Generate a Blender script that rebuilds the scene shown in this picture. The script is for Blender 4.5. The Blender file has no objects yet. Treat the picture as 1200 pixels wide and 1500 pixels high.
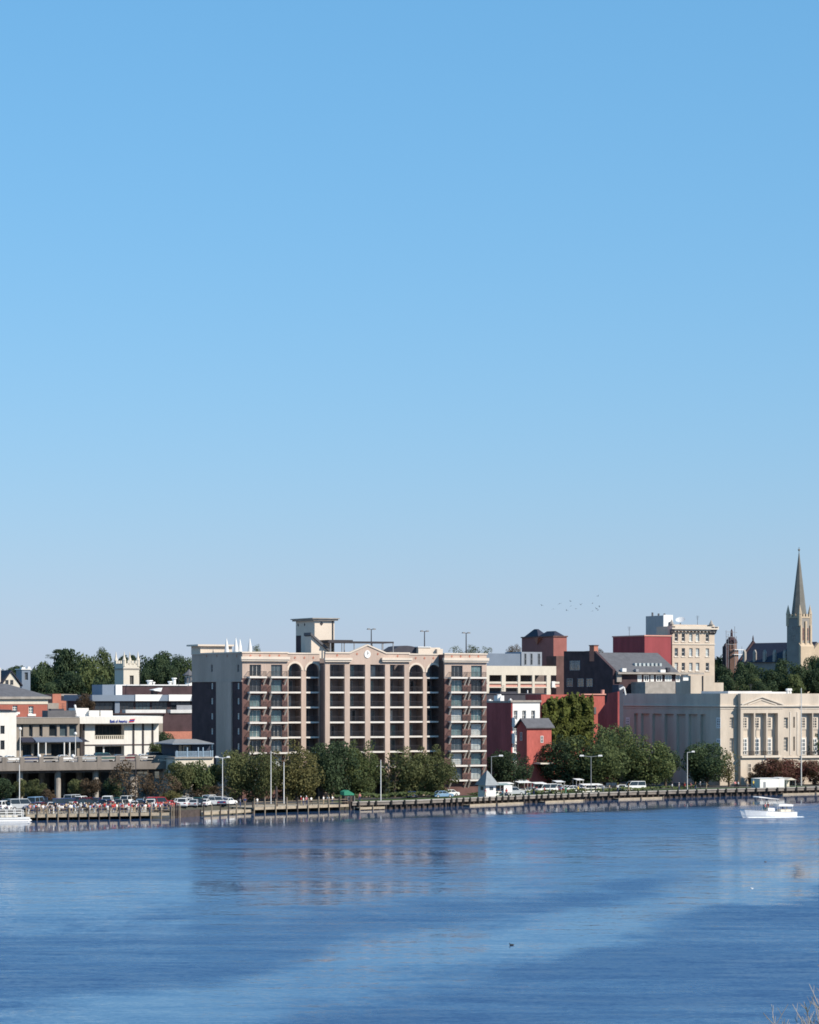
import bpy, bmesh, math, random
from mathutils import Vector, Matrix

S = bpy.context.scene
COL = S.collection
R = random.Random(7)
rad = math.radians

# ------------------------------------------------------------------ camera
F, CX, HY, CH = 4000.0, 600.0, 1015.0, 23.0     # focal length in photo pixels, image axis, horizon row, eye height in metres
cam_d = bpy.data.cameras.new('camera')
cam = bpy.data.objects.new('camera', cam_d)
COL.objects.link(cam)
cam.location = (0, 0, CH)
cam.rotation_euler = (rad(90), 0, 0)
cam_d.sensor_fit = 'HORIZONTAL'
cam_d.sensor_width = 36
cam_d.lens = 36 * F / 1200
cam_d.shift_y = (HY - 750) / 1200
cam_d.clip_start = 1
cam_d.clip_end = 20000
S.camera = cam

# ------------------------------------------------------------------ light
TH = rad(26.3)                                   # the street grid against the picture plane
SUN_EL, SUN_PHI = rad(37), rad(36)
_n = Vector((math.sin(TH), -math.cos(TH), 0))
_u = Vector((math.cos(TH), math.sin(TH), 0))
SUN = (_n * math.cos(SUN_PHI) + _u * math.sin(SUN_PHI)) * math.cos(SUN_EL) + Vector((0, 0, math.sin(SUN_EL)))
sl = bpy.data.lights.new('sun', 'SUN')
sl.energy = 5.0
sl.angle = rad(0.5)
sl.color = (1.0, 0.90, 0.76)
so = bpy.data.objects.new('sun', sl)
COL.objects.link(so)
so.location = (200, -100, 300)
so.rotation_euler = (-SUN).to_track_quat('-Z', 'Y').to_euler()
W = bpy.data.worlds.new('World')
S.world = W
W.use_nodes = True
wn = W.node_tree.nodes
bg = next(n for n in wn if n.type == 'BACKGROUND')
sky = wn.new('ShaderNodeTexSky')
sky.sky_type = 'NISHITA'
sky.sun_disc = False
sky.sun_elevation = SUN_EL
sky.sun_rotation = math.atan2(SUN.x, SUN.y)
sky.altitude = 0
sky.air_density = 1.5
sky.dust_density = 0.0
sky.ozone_density = 10.0
bg.inputs['Strength'].default_value = 0.094
# the camera's own colour response to that sky: a gamma and a 3 x 3 colour matrix
gm = wn.new('ShaderNodeGamma'); gm.inputs['Gamma'].default_value = 0.60
W.node_tree.links.new(sky.outputs[0], gm.inputs['Color'])
comb = wn.new('ShaderNodeCombineXYZ')
for i_, row_ in enumerate(((0.759, 0.074, -0.147), (-0.083, 0.908, 0.057), (0.185, -0.077, 1.145))):
    dp = wn.new('ShaderNodeVectorMath'); dp.operation = 'DOT_PRODUCT'
    dp.inputs[1].default_value = tuple(2.093 * x for x in row_)
    W.node_tree.links.new(gm.outputs[0], dp.inputs[0])
    W.node_tree.links.new(dp.outputs['Value'], comb.inputs[i_])
W.node_tree.links.new(comb.outputs[0], bg.inputs['Color'])
S.view_settings.view_transform = 'Standard'
S.view_settings.look = 'None'
S.view_settings.exposure = 0.35
S.view_settings.gamma = 1.0
S.cycles.use_denoising = True
S.cycles.max_bounces = 6
S.cycles.filter_width = 1.7

# ------------------------------------------------------------------ helpers
def link(o, parent=None):
    COL.objects.link(o)
    if parent is not None:
        o.parent = parent
    return o

def tag(o, label=None, cat=None, group=None, kind=None):
    if label: o['label'] = label
    if cat: o['category'] = cat
    if group: o['group'] = group
    if kind: o['kind'] = kind
    return o

class MB:
    """collects faces; build() links them as one mesh object"""
    def __init__(s, side=False, off=(0, 0)):
        s.v, s.f, s.m, s.side, s.off = [], [], [], side, off
    def P(s, p):
        a, d, z = p
        return (s.off[0] + d, s.off[1] + a, z) if s.side else (s.off[0] + a, s.off[1] + d, z)
    def face(s, pts, mi=0):
        b = len(s.v)
        s.v += [s.P(p) for p in pts]
        s.f.append(tuple(range(b, b + len(pts))))
        s.m.append(mi)
    def solid(s, pts, faces, mi=0):
        b = len(s.v)
        s.v += [s.P(p) for p in pts]
        for f in faces:
            s.f.append(tuple(b + i for i in f))
            s.m.append(mi)
    def box(s, x0, x1, y0, y1, z0, z1, mi=0):
        s.solid([(x0, y0, z0), (x1, y0, z0), (x1, y1, z0), (x0, y1, z0), (x0, y0, z1), (x1, y0, z1), (x1, y1, z1), (x0, y1, z1)],
                [(3, 2, 1, 0), (4, 5, 6, 7), (0, 1, 5, 4), (1, 2, 6, 5), (2, 3, 7, 6), (3, 0, 4, 7)], mi)
    def prism(s, poly, axis, a, b, mi=0):
        n = len(poly)
        mk = {'y': lambda p, t: (p[0], t, p[1]), 'x': lambda p, t: (t, p[0], p[1]), 'z': lambda p, t: (p[0], p[1], t)}[axis]
        s.solid([mk(p, a) for p in poly] + [mk(p, b) for p in poly],
                [tuple(range(n - 1, -1, -1)), tuple(range(n, 2 * n))] + [(i, (i + 1) % n, n + (i + 1) % n, n + i) for i in range(n)], mi)
    def tube(s, p0, p1, r0, r1=None, n=6, mi=0, caps=True):
        r1 = r0 if r1 is None else r1
        p0, p1 = Vector(p0), Vector(p1)
        d = (p1 - p0)
        if d.length < 1e-6: return
        d.normalize()
        x = d.orthogonal().normalized()
        y = d.cross(x)
        pts = []
        for p, r in ((p0, r0), (p1, r1)):
            for i in range(n):
                a = 2 * math.pi * i / n
                pts.append(tuple(p + x * math.cos(a) * r + y * math.sin(a) * r))
        fs = [(i, (i + 1) % n, n + (i + 1) % n, n + i) for i in range(n)]
        if caps: fs += [tuple(range(n - 1, -1, -1)), tuple(range(n, 2 * n))]
        s.solid(pts, fs, mi)
    def lathe(s, c, prof, n=10, mi=0):
        pts = []
        for r, z in prof:
            for i in range(n):
                a = 2 * math.pi * (i + .5) / n
                pts.append((c[0] + r * math.cos(a), c[1] + r * math.sin(a), c[2] + z))
        fs = []
        for j in range(len(prof) - 1):
            for i in range(n):
                fs.append((j * n + i, j * n + (i + 1) % n, (j + 1) * n + (i + 1) % n, (j + 1) * n + i))
        fs += [tuple(range(n - 1, -1, -1)), tuple(range((len(prof) - 1) * n, len(prof) * n))]
        s.solid(pts, fs, mi)
    def hip(s, x0, x1, y0, y1, z0, z1, inset_x, inset_y, mi=0):
        s.solid([(x0, y0, z0), (x1, y0, z0), (x1, y1, z0), (x0, y1, z0),
                 (x0 + inset_x, y0 + inset_y, z1), (x1 - inset_x, y0 + inset_y, z1), (x1 - inset_x, y1 - inset_y, z1), (x0 + inset_x, y1 - inset_y, z1)],
                [(3, 2, 1, 0), (4, 5, 6, 7), (0, 1, 5, 4), (1, 2, 6, 5), (2, 3, 7, 6), (3, 0, 4, 7)], mi)
    def holed(s, a0, a1, z0, z1, holes, d0, d1, mi=0):
        """a wall slab with rectangular openings (a0, a1, z0, z1)"""
        zs = sorted({z0, z1} | {min(max(h[i], z0), z1) for h in holes for i in (2, 3)})
        for zb, zt in zip(zs, zs[1:]):
            if zt - zb < 1e-4: continue
            zm = (zb + zt) / 2
            cuts = sorted((h[0], h[1]) for h in holes if h[2] < zm < h[3])
            x = a0
            for c0, c1 in cuts:
                if c0 > x + 1e-4: s.box(x, c0, d0, d1, zb, zt, mi)
                x = max(x, c1)
            if a1 > x + 1e-4: s.box(x, a1, d0, d1, zb, zt, mi)
    def mesh(s, name, mats):
        me = bpy.data.meshes.new(name)
        me.from_pydata(s.v, [], s.f)
        for m in (mats if isinstance(mats, (list, tuple)) else [mats]): me.materials.append(m)
        if any(s.m): me.polygons.foreach_set('material_index', s.m)
        bm = bmesh.new(); bm.from_mesh(me)
        bmesh.ops.recalc_face_normals(bm, faces=bm.faces)
        bm.to_mesh(me); bm.free()
        return me
    def build(s, name, mats, parent=None, loc=None):
        if not s.f: return None
        o = link(bpy.data.objects.new(name, s.mesh(name, mats)), parent)
        if loc is not None: o.location = loc
        elif parent is not None:
            top = parent
            while top.parent is not None: top = top.parent
            if parent is top: o.location = (0, 0, -top.location.z)
        return o

class Fr:
    """a building's own axes: u along the street front, v away from the river, z up from the water; u()/v()/z() read sizes off photo pixels"""
    def __init__(s, px, D, th=TH):
        s.k0, s.oy, s.th = (px - CX) / F, D, th
        s.ox = s.k0 * D
        s.c, s.s = math.cos(th), math.sin(th)
    def u(s, px, v=0.0):
        k = (px - CX) / F
        return (k * (s.oy + s.c * v) - s.ox + s.s * v) / (s.c - k * s.s)
    def v(s, px, u=0.0):
        k = (px - CX) / F
        return (s.ox + s.c * u - k * s.oy - k * s.s * u) / (s.s + k * s.c)
    def Y(s, u=0.0, v=0.0):
        return s.oy + s.s * u + s.c * v
    def z(s, py, u=0.0, v=0.0):
        return CH - (py - HY) / F * s.Y(u, v)
    def w(s, u, v, z=0.0):
        return Vector((s.ox + s.c * u - s.s * v, s.Y(u, v), z))
    def root(s, name, label, cat, base, group=None, u=0, v=0):
        o = bpy.data.objects.new(name, None)
        o.empty_display_size = 0.5
        o.location = s.w(u, v, base)
        o.rotation_euler = (0, 0, s.th)
        link(o)
        return tag(o, label, cat, group)

def empty(name, loc, label, cat, group=None, rz=0.0):
    o = bpy.data.objects.new(name, None)
    o.empty_display_size = 0.5
    o.location = loc
    o.rotation_euler = (0, 0, rz)
    link(o)
    return tag(o, label, cat, group)

def G(px, py, z=1.2):
    """the point of the level z that shows at a photo pixel"""
    D = (CH - z) * F / (py - HY)
    return Vector(((px - CX) / F * D, D, z))

def at(px, D, z=0.0):
    return Vector(((px - CX) / F * D, D, z))

def zat(py, D):
    return CH - (py - HY) / F * D

def copy_tree(o, parent=None):
    c = o.copy()
    link(c)
    c.parent = parent
    for ch in o.children:
        copy_tree(ch, c)
    return c

# ------------------------------------------------------------------ materials
MATS = {}
def mat(name, col, rough=0.8, var=0.12, scale=0.6, spec=0.3, metal=0.0, fine=0.06, fscale=4.0, streak=False, bump=0.0):
    """paint or stone with blotchy wear: two octaves of noise move the base colour a little"""
    if name in MATS: return MATS[name]
    m = bpy.data.materials.new(name)
    m.use_nodes = True
    nt = m.node_tree
    N, L = nt.nodes, nt.links
    b = next(n for n in N if n.type == 'BSDF_PRINCIPLED')
    b.inputs['Roughness'].default_value = rough
    b.inputs['Metallic'].default_value = metal
    b.inputs['Specular IOR Level'].default_value = spec
    tc = N.new('ShaderNodeTexCoord')
    src = tc.outputs['Object']
    if streak:
        mp = N.new('ShaderNodeMapping'); mp.inputs['Scale'].default_value = (1, 1, 0.18)
        L.new(src, mp.inputs[0]); src = mp.outputs[0]
    n1 = N.new('ShaderNodeTexNoise'); n1.inputs['Scale'].default_value = scale; n1.inputs['Detail'].default_value = 4
    n2 = N.new('ShaderNodeTexNoise'); n2.inputs['Scale'].default_value = fscale; n2.inputs['Detail'].default_value = 3
    L.new(src, n1.inputs['Vector']); L.new(src, n2.inputs['Vector'])
    r1 = N.new('ShaderNodeMapRange'); r1.inputs['From Min'].default_value = 0.3; r1.inputs['From Max'].default_value = 0.7
    r1.inputs['To Min'].default_value = 1 - var; r1.inputs['To Max'].default_value = 1 + var * 0.6
    r2 = N.new('ShaderNodeMapRange'); r2.inputs['From Min'].default_value = 0.3; r2.inputs['From Max'].default_value = 0.7
    r2.inputs['To Min'].default_value = 1 - fine; r2.inputs['To Max'].default_value = 1 + fine
    L.new(n1.outputs['Fac'], r1.inputs[0]); L.new(n2.outputs['Fac'], r2.inputs[0])
    mu = N.new('ShaderNodeMath'); mu.operation = 'MULTIPLY'
    L.new(r1.outputs[0], mu.inputs[0]); L.new(r2.outputs[0], mu.inputs[1])
    vm = N.new('ShaderNodeVectorMath'); vm.operation = 'SCALE'
    vm.inputs[0].default_value = col
    L.new(mu.outputs[0], vm.inputs['Scale'])
    L.new(vm.outputs[0], b.inputs['Base Color'])
    if bump:
        bp = N.new('ShaderNodeBump'); bp.inputs['Strength'].default_value = bump; bp.inputs['Distance'].default_value = 0.1
        L.new(n2.outputs['Fac'], bp.inputs['Height']); L.new(bp.outputs[0], b.inputs['Normal'])
    MATS[name] = m
    return m

def leafmat(name, c1, c2, c3=None):
    m = bpy.data.materials.new(name)
    m.use_nodes = True
    nt = m.node_tree
    N, L = nt.nodes, nt.links
    b = next(n for n in N if n.type == 'BSDF_PRINCIPLED')
    out = next(n for n in N if n.type == 'OUTPUT_MATERIAL')
    b.inputs['Roughness'].default_value = 0.75
    b.inputs['Specular IOR Level'].default_value = 0.15
    geo = N.new('ShaderNodeNewGeometry')
    oi = N.new('ShaderNodeObjectInfo')
    nz = N.new('ShaderNodeTexNoise'); nz.inputs['Scale'].default_value = 0.45; nz.inputs['Detail'].default_value = 3
    L.new(geo.outputs['Position'], nz.inputs['Vector'])
    ad = N.new('ShaderNodeMath'); ad.operation = 'MULTIPLY_ADD'; ad.inputs[1].default_value = 0.28
    L.new(geo.outputs['Random Per Island'], ad.inputs[0]); L.new(nz.outputs['Fac'], ad.inputs[2])
    a2 = N.new('ShaderNodeMath'); a2.operation = 'MULTIPLY_ADD'; a2.inputs[1].default_value = 0.25
    L.new(oi.outputs['Random'], a2.inputs[0]); L.new(ad.outputs[0], a2.inputs[2])
    cr = N.new('ShaderNodeValToRGB')
    cr.color_ramp.elements[0].position = 0.40; cr.color_ramp.elements[0].color = (*c1, 1)
    cr.color_ramp.elements[1].position = 0.98 if c3 is None else 0.85; cr.color_ramp.elements[1].color = (*c2, 1)
    if c3 is not None:
        e = cr.color_ramp.elements.new(1.0); e.color = (*c3, 1)
    L.new(a2.outputs[0], cr.inputs[0])
    L.new(cr.outputs[0], b.inputs['Base Color'])
    tr = N.new('ShaderNodeBsdfTranslucent'); L.new(cr.outputs[0], tr.inputs[0])
    mx = N.new('ShaderNodeMixShader'); mx.inputs[0].default_value = 0.36
    L.new(b.outputs[0], mx.inputs[1]); L.new(tr.outputs[0], mx.inputs[2])
    L.new(mx.outputs[0], out.inputs[0])
    MATS[name] = m
    return m

stucco = mat('pink beige stucco', (0.465, 0.36, 0.30), 0.9, 0.16, 0.25, streak=True)
stucco_hi = mat('pale trim stucco', (0.64, 0.55, 0.46), 0.85, 0.08, 0.3)
brick = mat('dark red brick', (0.135, 0.075, 0.068), 0.9, 0.25, 0.5, fine=0.15, fscale=6)
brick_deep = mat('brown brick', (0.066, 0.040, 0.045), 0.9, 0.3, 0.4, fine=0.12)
brick_red = mat('painted red brick', (0.32, 0.07, 0.07), 0.85, 0.28, 0.35, fine=0.15, streak=True)
brick_pink = mat('pink red brick', (0.42, 0.17, 0.12), 0.9, 0.14, 0.5, fine=0.12)
brick_far = mat('old red brick', (0.36, 0.12, 0.09), 0.9, 0.14, 0.5, fine=0.12)
slab_w = mat('white concrete slab', (0.66, 0.62, 0.57), 0.8, 0.06)
white = mat('white paint', (0.74, 0.73, 0.71), 0.6, 0.05, 0.5)
cream = mat('cream render', (0.62, 0.565, 0.48), 0.85, 0.08, 0.4, streak=True)
ivory = mat('ivory panel', (0.70, 0.675, 0.63), 0.8, 0.06, 0.5, streak=True)
lime = mat('pale limestone', (0.53, 0.455, 0.375), 0.9, 0.16, 0.3, streak=True)
lime_hi = mat('pale limestone trim', (0.60, 0.53, 0.45), 0.9, 0.08, 0.3)
tanbrick = mat('tan brick', (0.53, 0.44, 0.355), 0.9, 0.10, 0.4)
taupe = mat('brown grey concrete', (0.27, 0.235, 0.20), 0.9, 0.12, 0.5, streak=True)
concrete = mat('weathered concrete', (0.20, 0.175, 0.155), 0.9, 0.2, 0.5, streak=True)
conc_dark = mat('dirty concrete', (0.17, 0.15, 0.14), 0.9, 0.25, 0.4, streak=True)
conc_pale = mat('pale concrete cap', (0.33, 0.30, 0.27), 0.9, 0.2, 0.8)
darkgap = mat('dark interior', (0.02, 0.02, 0.025), 0.9, 0.1)
innerwall = mat('inner wall with painted shade', (0.17, 0.14, 0.135), 0.9, 0.15)  # dark wall tone; on the partitions it paints in the loggia shade
slate = mat('grey roof shingle', (0.11, 0.11, 0.12), 0.85, 0.15, 0.8, fine=0.12)
slate_dk = mat('dark roof shingle', (0.055, 0.055, 0.07), 0.8, 0.15, 0.8)
slate_bl = mat('blue slate roof', (0.028, 0.03, 0.05), 0.7, 0.15, 0.8)
bluegrey = mat('blue grey metal panel', (0.17, 0.21, 0.27), 0.5, 0.08, 0.3)
awning_bl = mat('blue grey awning cloth', (0.12, 0.15, 0.21), 0.8, 0.08, 0.5)
roofmem = mat('pale roof membrane', (0.62, 0.61, 0.60), 0.85, 0.15, 0.3)
greymetal = mat('grey painted metal', (0.25, 0.26, 0.28), 0.45, 0.08, 1.0)
darkmetal = mat('dark bronze metal', (0.045, 0.04, 0.045), 0.5, 0.1, 1.0)
galv = mat('galvanised pole', (0.55, 0.55, 0.54), 0.45, 0.06, 2.0)
wood = mat('weathered dock timber', (0.25, 0.20, 0.145), 0.9, 0.25, 1.2, fine=0.2, fscale=8)
wood_pale = mat('sun bleached timber', (0.36, 0.30, 0.225), 0.9, 0.2, 1.2, fine=0.15)
wood_dark = mat('tarred piling', (0.07, 0.055, 0.05), 0.9, 0.3, 1.5)
rubber = mat('black rubber', (0.02, 0.02, 0.02), 0.8, 0.2)
pinkband = mat('salmon guard panel', (0.60, 0.30, 0.24), 0.85, 0.08)
blue_rail = mat('pale blue railing paint', (0.24, 0.33, 0.42), 0.6, 0.1)
teal_blue = mat('blue wall boards', (0.035, 0.045, 0.07), 0.7, 0.15)
verdigris = mat('green grey copper', (0.15, 0.145, 0.13), 0.7, 0.15, 0.5)
greystone = mat('grey stone', (0.24, 0.225, 0.21), 0.9, 0.15, 0.4)
greenroof = mat('green roof paint', (0.03, 0.22, 0.13), 0.6, 0.1)
glass_dk = mat('dark window glass', (0.022, 0.028, 0.034), 0.12, 0.3, 0.6, spec=0.6)
glass_teal = mat('curtained window glass', (0.12, 0.19, 0.20), 0.2, 0.35, 0.9, spec=0.5)
glass_pale = mat('pale blind behind glass', (0.42, 0.46, 0.46), 0.3, 0.25, 0.9, spec=0.5)
glass_mid = mat('mid tone window glass', (0.06, 0.085, 0.10), 0.15, 0.35, 0.7, spec=0.6)  # glass tone between the dark and the curtained panes
bark = mat('grey brown bark', (0.10, 0.075, 0.055), 0.95, 0.2, 2.0)
twigbark = mat('pale twig bark', (0.33, 0.30, 0.29), 0.9, 0.15, 6.0)
grassm = mat('lawn', (0.05, 0.09, 0.025), 0.95, 0.3, 0.4, fine=0.2)
asphalt = mat('asphalt', (0.055, 0.055, 0.058), 0.95, 0.2, 0.3, fine=0.15)
earth = mat('town ground', (0.075, 0.075, 0.06), 0.95, 0.3, 0.05)

# ------------------------------------------------------------------ windows
def window(root, a0, a1, z0, z1, d, frame_m, pane_m, nx=2, nz=2, t=0.10, name='window', side=False, off=(0, 0), proud=0.06):
    """a framed window lying against depth d, its glass a child of its own"""
    fb = MB(side, off)
    fb.box(a0, a0 + t, d - proud, d, z0, z1); fb.box(a1 - t, a1, d - proud, d, z0, z1)
    fb.box(a0 + t, a1 - t, d - proud, d, z0, z0 + t); fb.box(a0 + t, a1 - t, d - proud, d, z1 - t, z1)
    for i in range(1, nx):
        x = a0 + (a1 - a0) * i / nx
        fb.box(x - t * .35, x + t * .35, d - proud + .005, d, z0 + t, z1 - t)
    for i in range(1, nz):
        z = z0 + (z1 - z0) * i / nz
        fb.box(a0 + t, a1 - t, d - proud + .01, d, z - t * .35, z + t * .35)
    f = fb.build(name, frame_m, root)
    pb = MB(side, off)
    pb.box(a0 + t * .6, a1 - t * .6, d - 0.02, d + 0.05, z0 + t * .6, z1 - t * .6)
    p = pb.build('pane', pane_m, f)
    p.location = (0, 0, 0)
    return f

def pick_glass(w=(4, 3, 2, 3)):
    return R.choices((glass_dk, glass_teal, glass_pale, glass_mid), w)[0]
# ------------------------------------------------------------------ river, land
DU = Vector((math.cos(TH), math.sin(TH), 0))
DV = Vector((-math.sin(TH), math.cos(TH), 0))
SHORE = [(0, 1203), (250, 1199), (370, 1192), (512, 1187), (600, 1184.5), (700, 1180), (800, 1175.5), (900, 1171.5), (1050, 1167), (1200, 1163)]
shore = [G(px, py, 0) for px, py in SHORE]
def shore_at(px):
    """waterline point under a photo column"""
    k = (px - CX) / F
    for a, b in zip(shore, shore[1:]):
        ka, kb = a.x / a.y, b.x / b.y
        if ka - 1e-9 <= k <= kb + 1e-9:
            # a + t (b - a) on the ray
            t = (k * a.y - a.x) / ((b.x - a.x) - k * (b.y - a.y))
            return a + (b - a) * t
    a, b = (shore[0], shore[1]) if k < shore[0].x / shore[0].y else (shore[-2], shore[-1])
    t = (k * a.y - a.x) / ((b.x - a.x) - k * (b.y - a.y))
    return a + (b - a) * t

HEIGHTS = [(0, 1.2), (48, 1.25), (62, 2.2), (95, 5.0), (160, 8.0), (260, 11), (420, 14), (700, 17), (1600, 20), (2200, 20)]
def terrain_rows():
    edge = []
    first = shore[0] - DU * 900
    pts = [first] + [p.copy() for p in shore] + [shore[-1] + DU * 1500]
    for i, p in enumerate(pts):
        back = 11.0 if i <= 3 else (4.0 if i == 4 else 0.6)
        edge.append(p + DV * back)
    return edge
_edge = terrain_rows()
def T(x, y):
    """height of the land at a point"""
    p = Vector((x, y, 0))
    best = 1e9
    for a, b in zip(_edge, _edge[1:]):
        e = b - a
        t = (p - a).dot(e) / e.length_squared
        if -0.01 <= t <= 1.01:
            nrm = Vector((-e.y, e.x, 0)).normalized()
            best = min(best, (p - a).dot(nrm))
    if best > 1e8: best = (p - _edge[4]).dot(DV)
    for (s0, h0), (s1, h1) in zip(HEIGHTS, HEIGHTS[1:]):
        if best <= s1:
            return h0 + (h1 - h0) * max(0, best - s0) / (s1 - s0)
    return 20.0
g = MB()
for i in range(len(_edge) - 1):
    a, b = _edge[i], _edge[i + 1]
    g.face([(a.x, a.y, -4), (b.x, b.y, -4), (b.x, b.y, 1.2), (a.x, a.y, 1.2)])
    for (s0, h0), (s1, h1) in zip(HEIGHTS, HEIGHTS[1:]):
        p = [a + DV * s0, b + DV * s0, b + DV * s1, a + DV * s1]
        g.face([(p[0].x, p[0].y, h0), (p[1].x, p[1].y, h0), (p[2].x, p[2].y, h1), (p[3].x, p[3].y, h1)])
tag(g.build('ground', earth), kind='structure')

# asphalt of the dockside lot and the waterfront street, lawn along the bulkhead
def strip(name, m, px0, px1, s0, s1, dz, kind='structure'):
    q = MB()
    prev = None
    for j in range(25):
        p = shore_at(px0 + (px1 - px0) * j / 24)
        pts = []
        for s in (s0, s1):
            w = p + DV * s
            pts.append((w.x, w.y, T(w.x, w.y) + dz))
        if prev: q.face([prev[0], pts[0], pts[1], prev[1]])
        prev = pts
    return tag(q.build(name, m), kind=kind)
strip('road', asphalt, 530, 1300, 16, 46, 0.010)
strip('parking_lot', asphalt, -60, 500, 11.4, 44, 0.010)
strip('lawn', grassm, 520, 1230, 5, 15.5, 0.016)

# river: glossy water, ripple normals laid straight on the surface, calm near the bank and along slicks
wm = bpy.data.materials.new('river water')
wm.use_nodes = True
N, L = wm.node_tree.nodes, wm.node_tree.links
b = next(n for n in N if n.type == 'BSDF_PRINCIPLED')
b.inputs['Base Color'].default_value = (0.030, 0.070, 0.158, 1)
b.inputs['Roughness'].default_value = 0.15
b.inputs['IOR'].default_value = 1.33
geo = N.new('ShaderNodeNewGeometry')
def math_node(op, a, b_=None, c=None):
    n = N.new('ShaderNodeMath'); n.operation = op
    for i, x in enumerate((a, b_, c)):
        if x is None: continue
        if isinstance(x, (int, float)): n.inputs[i].default_value = x
        else: L.new(x, n.inputs[i])
    return n.outputs[0]
def vec_node(op, a, b_=None):
    n = N.new('ShaderNodeVectorMath'); n.operation = op
    for i, x in enumerate((a, b_)):
        if x is None: continue
        if isinstance(x, tuple): n.inputs[i].default_value = x
        else: L.new(x, n.inputs[i])
    return n.outputs[0] if op not in ('DOT_PRODUCT', 'LENGTH') else n.outputs['Value']
def noise(scale, detail, stretch, rough=0.5, dist=0.0, out='Color', rz=0.0):
    mp = N.new('ShaderNodeMapping'); mp.inputs['Scale'].default_value = stretch
    mp.inputs['Rotation'].default_value = (0, 0, rz)
    L.new(geo.outputs['Position'], mp.inputs[0])
    n = N.new('ShaderNodeTexNoise'); n.inputs['Scale'].default_value = scale; n.inputs['Detail'].default_value = detail
    n.inputs['Roughness'].default_value = rough; n.inputs['Distortion'].default_value = dist
    L.new(mp.outputs[0], n.inputs['Vector'])
    return n.outputs[out]
def remap(x, a, b_, c, d, smooth=True):
    n = N.new('ShaderNodeMapRange')
    if smooth: n.interpolation_type = 'SMOOTHSTEP'
    L.new(x, n.inputs[0])
    for i, q in enumerate((a, b_, c, d)): n.inputs[i + 1].default_value = q
    return n.outputs[0]
fine_n = noise(4.0, 5, (0.45, 1.1, 1), 0.72)
broad_n = noise(0.5, 3, (0.35, 1.2, 1), 0.6)
# distance out from the bank
p0 = shore[5]; nrm = -Vector((-(shore[-1] - shore[0]).y, (shore[-1] - shore[0]).x, 0)).normalized()
dist = math_node('ADD', vec_node('DOT_PRODUCT', geo.outputs['Position'], tuple(nrm)), -p0.dot(nrm))
wob = noise(0.035, 3, (0.6, 1, 1), out='Fac')
dist_w = math_node('ADD', dist, math_node('MULTIPLY', math_node('SUBTRACT', wob, 0.5), 26.0))
bank = math_node('ADD', remap(dist_w, 30, 42, 0.10, 1.0), math_node('MULTIPLY', remap(dist_w, 40, 50, 0.0, 0.55), remap(dist_w, 70, 135, 1.0, 0.0)))
sep = N.new('ShaderNodeSeparateXYZ'); L.new(geo.outputs['Position'], sep.inputs[0])
PX, PY = sep.outputs[0], sep.outputs[1]
wob2 = noise(0.05, 4, (1.0, 0.45, 1), 0.6, 0.6, 'Fac')
# one long slick drawn out along the current, and a calmer reach in mid river
band = math_node('SUBTRACT', math_node('SUBTRACT', PY, math_node('MULTIPLY', PX, 2.1)), 233.0)
band = math_node('ADD', band, math_node('MULTIPLY', math_node('SUBTRACT', wob2, 0.5), 70.0))
band_f = math_node('MAXIMUM', remap(band, 2, 40, 0.0, 1.0), remap(band, -36, -4, 1.0, 0.0))
far = math_node('ADD', math_node('SUBTRACT', PY, math_node('MULTIPLY', PX, 0.75)), math_node('MULTIPLY', math_node('SUBTRACT', wob2, 0.5), 120.0))
far_f = remap(far, 278, 318, 1.0, 0.42)
slick = noise(0.020, 4, (0.40, 1.25, 1), 0.55, 0.8, 'Fac', rz=-0.25)
slick_f = math_node('MULTIPLY', math_node('MULTIPLY', remap(slick, 0.40, 0.58, 0.62, 1.0), remap(band_f, 0, 1, 0.24, 1.0)), far_f)
streaks = noise(0.09, 4, (0.22, 1.6, 1), 0.6, 0.5, 'Fac', rz=-0.12)
streak_f = remap(streaks, 0.38, 0.62, 0.80, 1.15)
amp = math_node('MULTIPLY', math_node('MULTIPLY', bank, slick_f), streak_f)
WAVE_AMP = 1.15
def centred(c, k):
    return vec_node('MULTIPLY', vec_node('SUBTRACT', c, (0.5, 0.5, 0.5)), (k * .7, k, 0))
v = vec_node('ADD', centred(fine_n, WAVE_AMP), centred(broad_n, WAVE_AMP * .52))
sc = N.new('ShaderNodeVectorMath'); sc.operation = 'SCALE'
v = vec_node('ADD', v, (0, -0.10, 0))          # the near sides of the ripples are what shows at a low angle
L.new(v, sc.inputs[0]); L.new(amp, sc.inputs['Scale'])
L.new(remap(amp, 0.12, 0.7, 0.06, 0.28, False), b.inputs['Roughness'])
nv = vec_node('NORMALIZE', vec_node('ADD', sc.outputs[0], (0, 0, 1)))
L.new(nv, b.inputs['Normal'])
q = MB()
q.face([(-1500, -60, 0), (2200, -60, 0), (2200, 1900, 0), (-1500, 1900, 0)])
tag(q.build('river', wm), kind='structure')
# the near bank under the camera, out of the frame's foot
q = MB()
q.solid([(-300, -200, -3), (300, -200, -3), (300, 95, -3), (-300, 85, -3), (-300, -200, 2), (300, -200, 2), (300, 88, 1.0), (-300, 78, 1.0)],
        [(4, 5, 6, 7), (3, 7, 6, 2)])
tag(q.build('near_bank', grassm), kind='structure')
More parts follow.
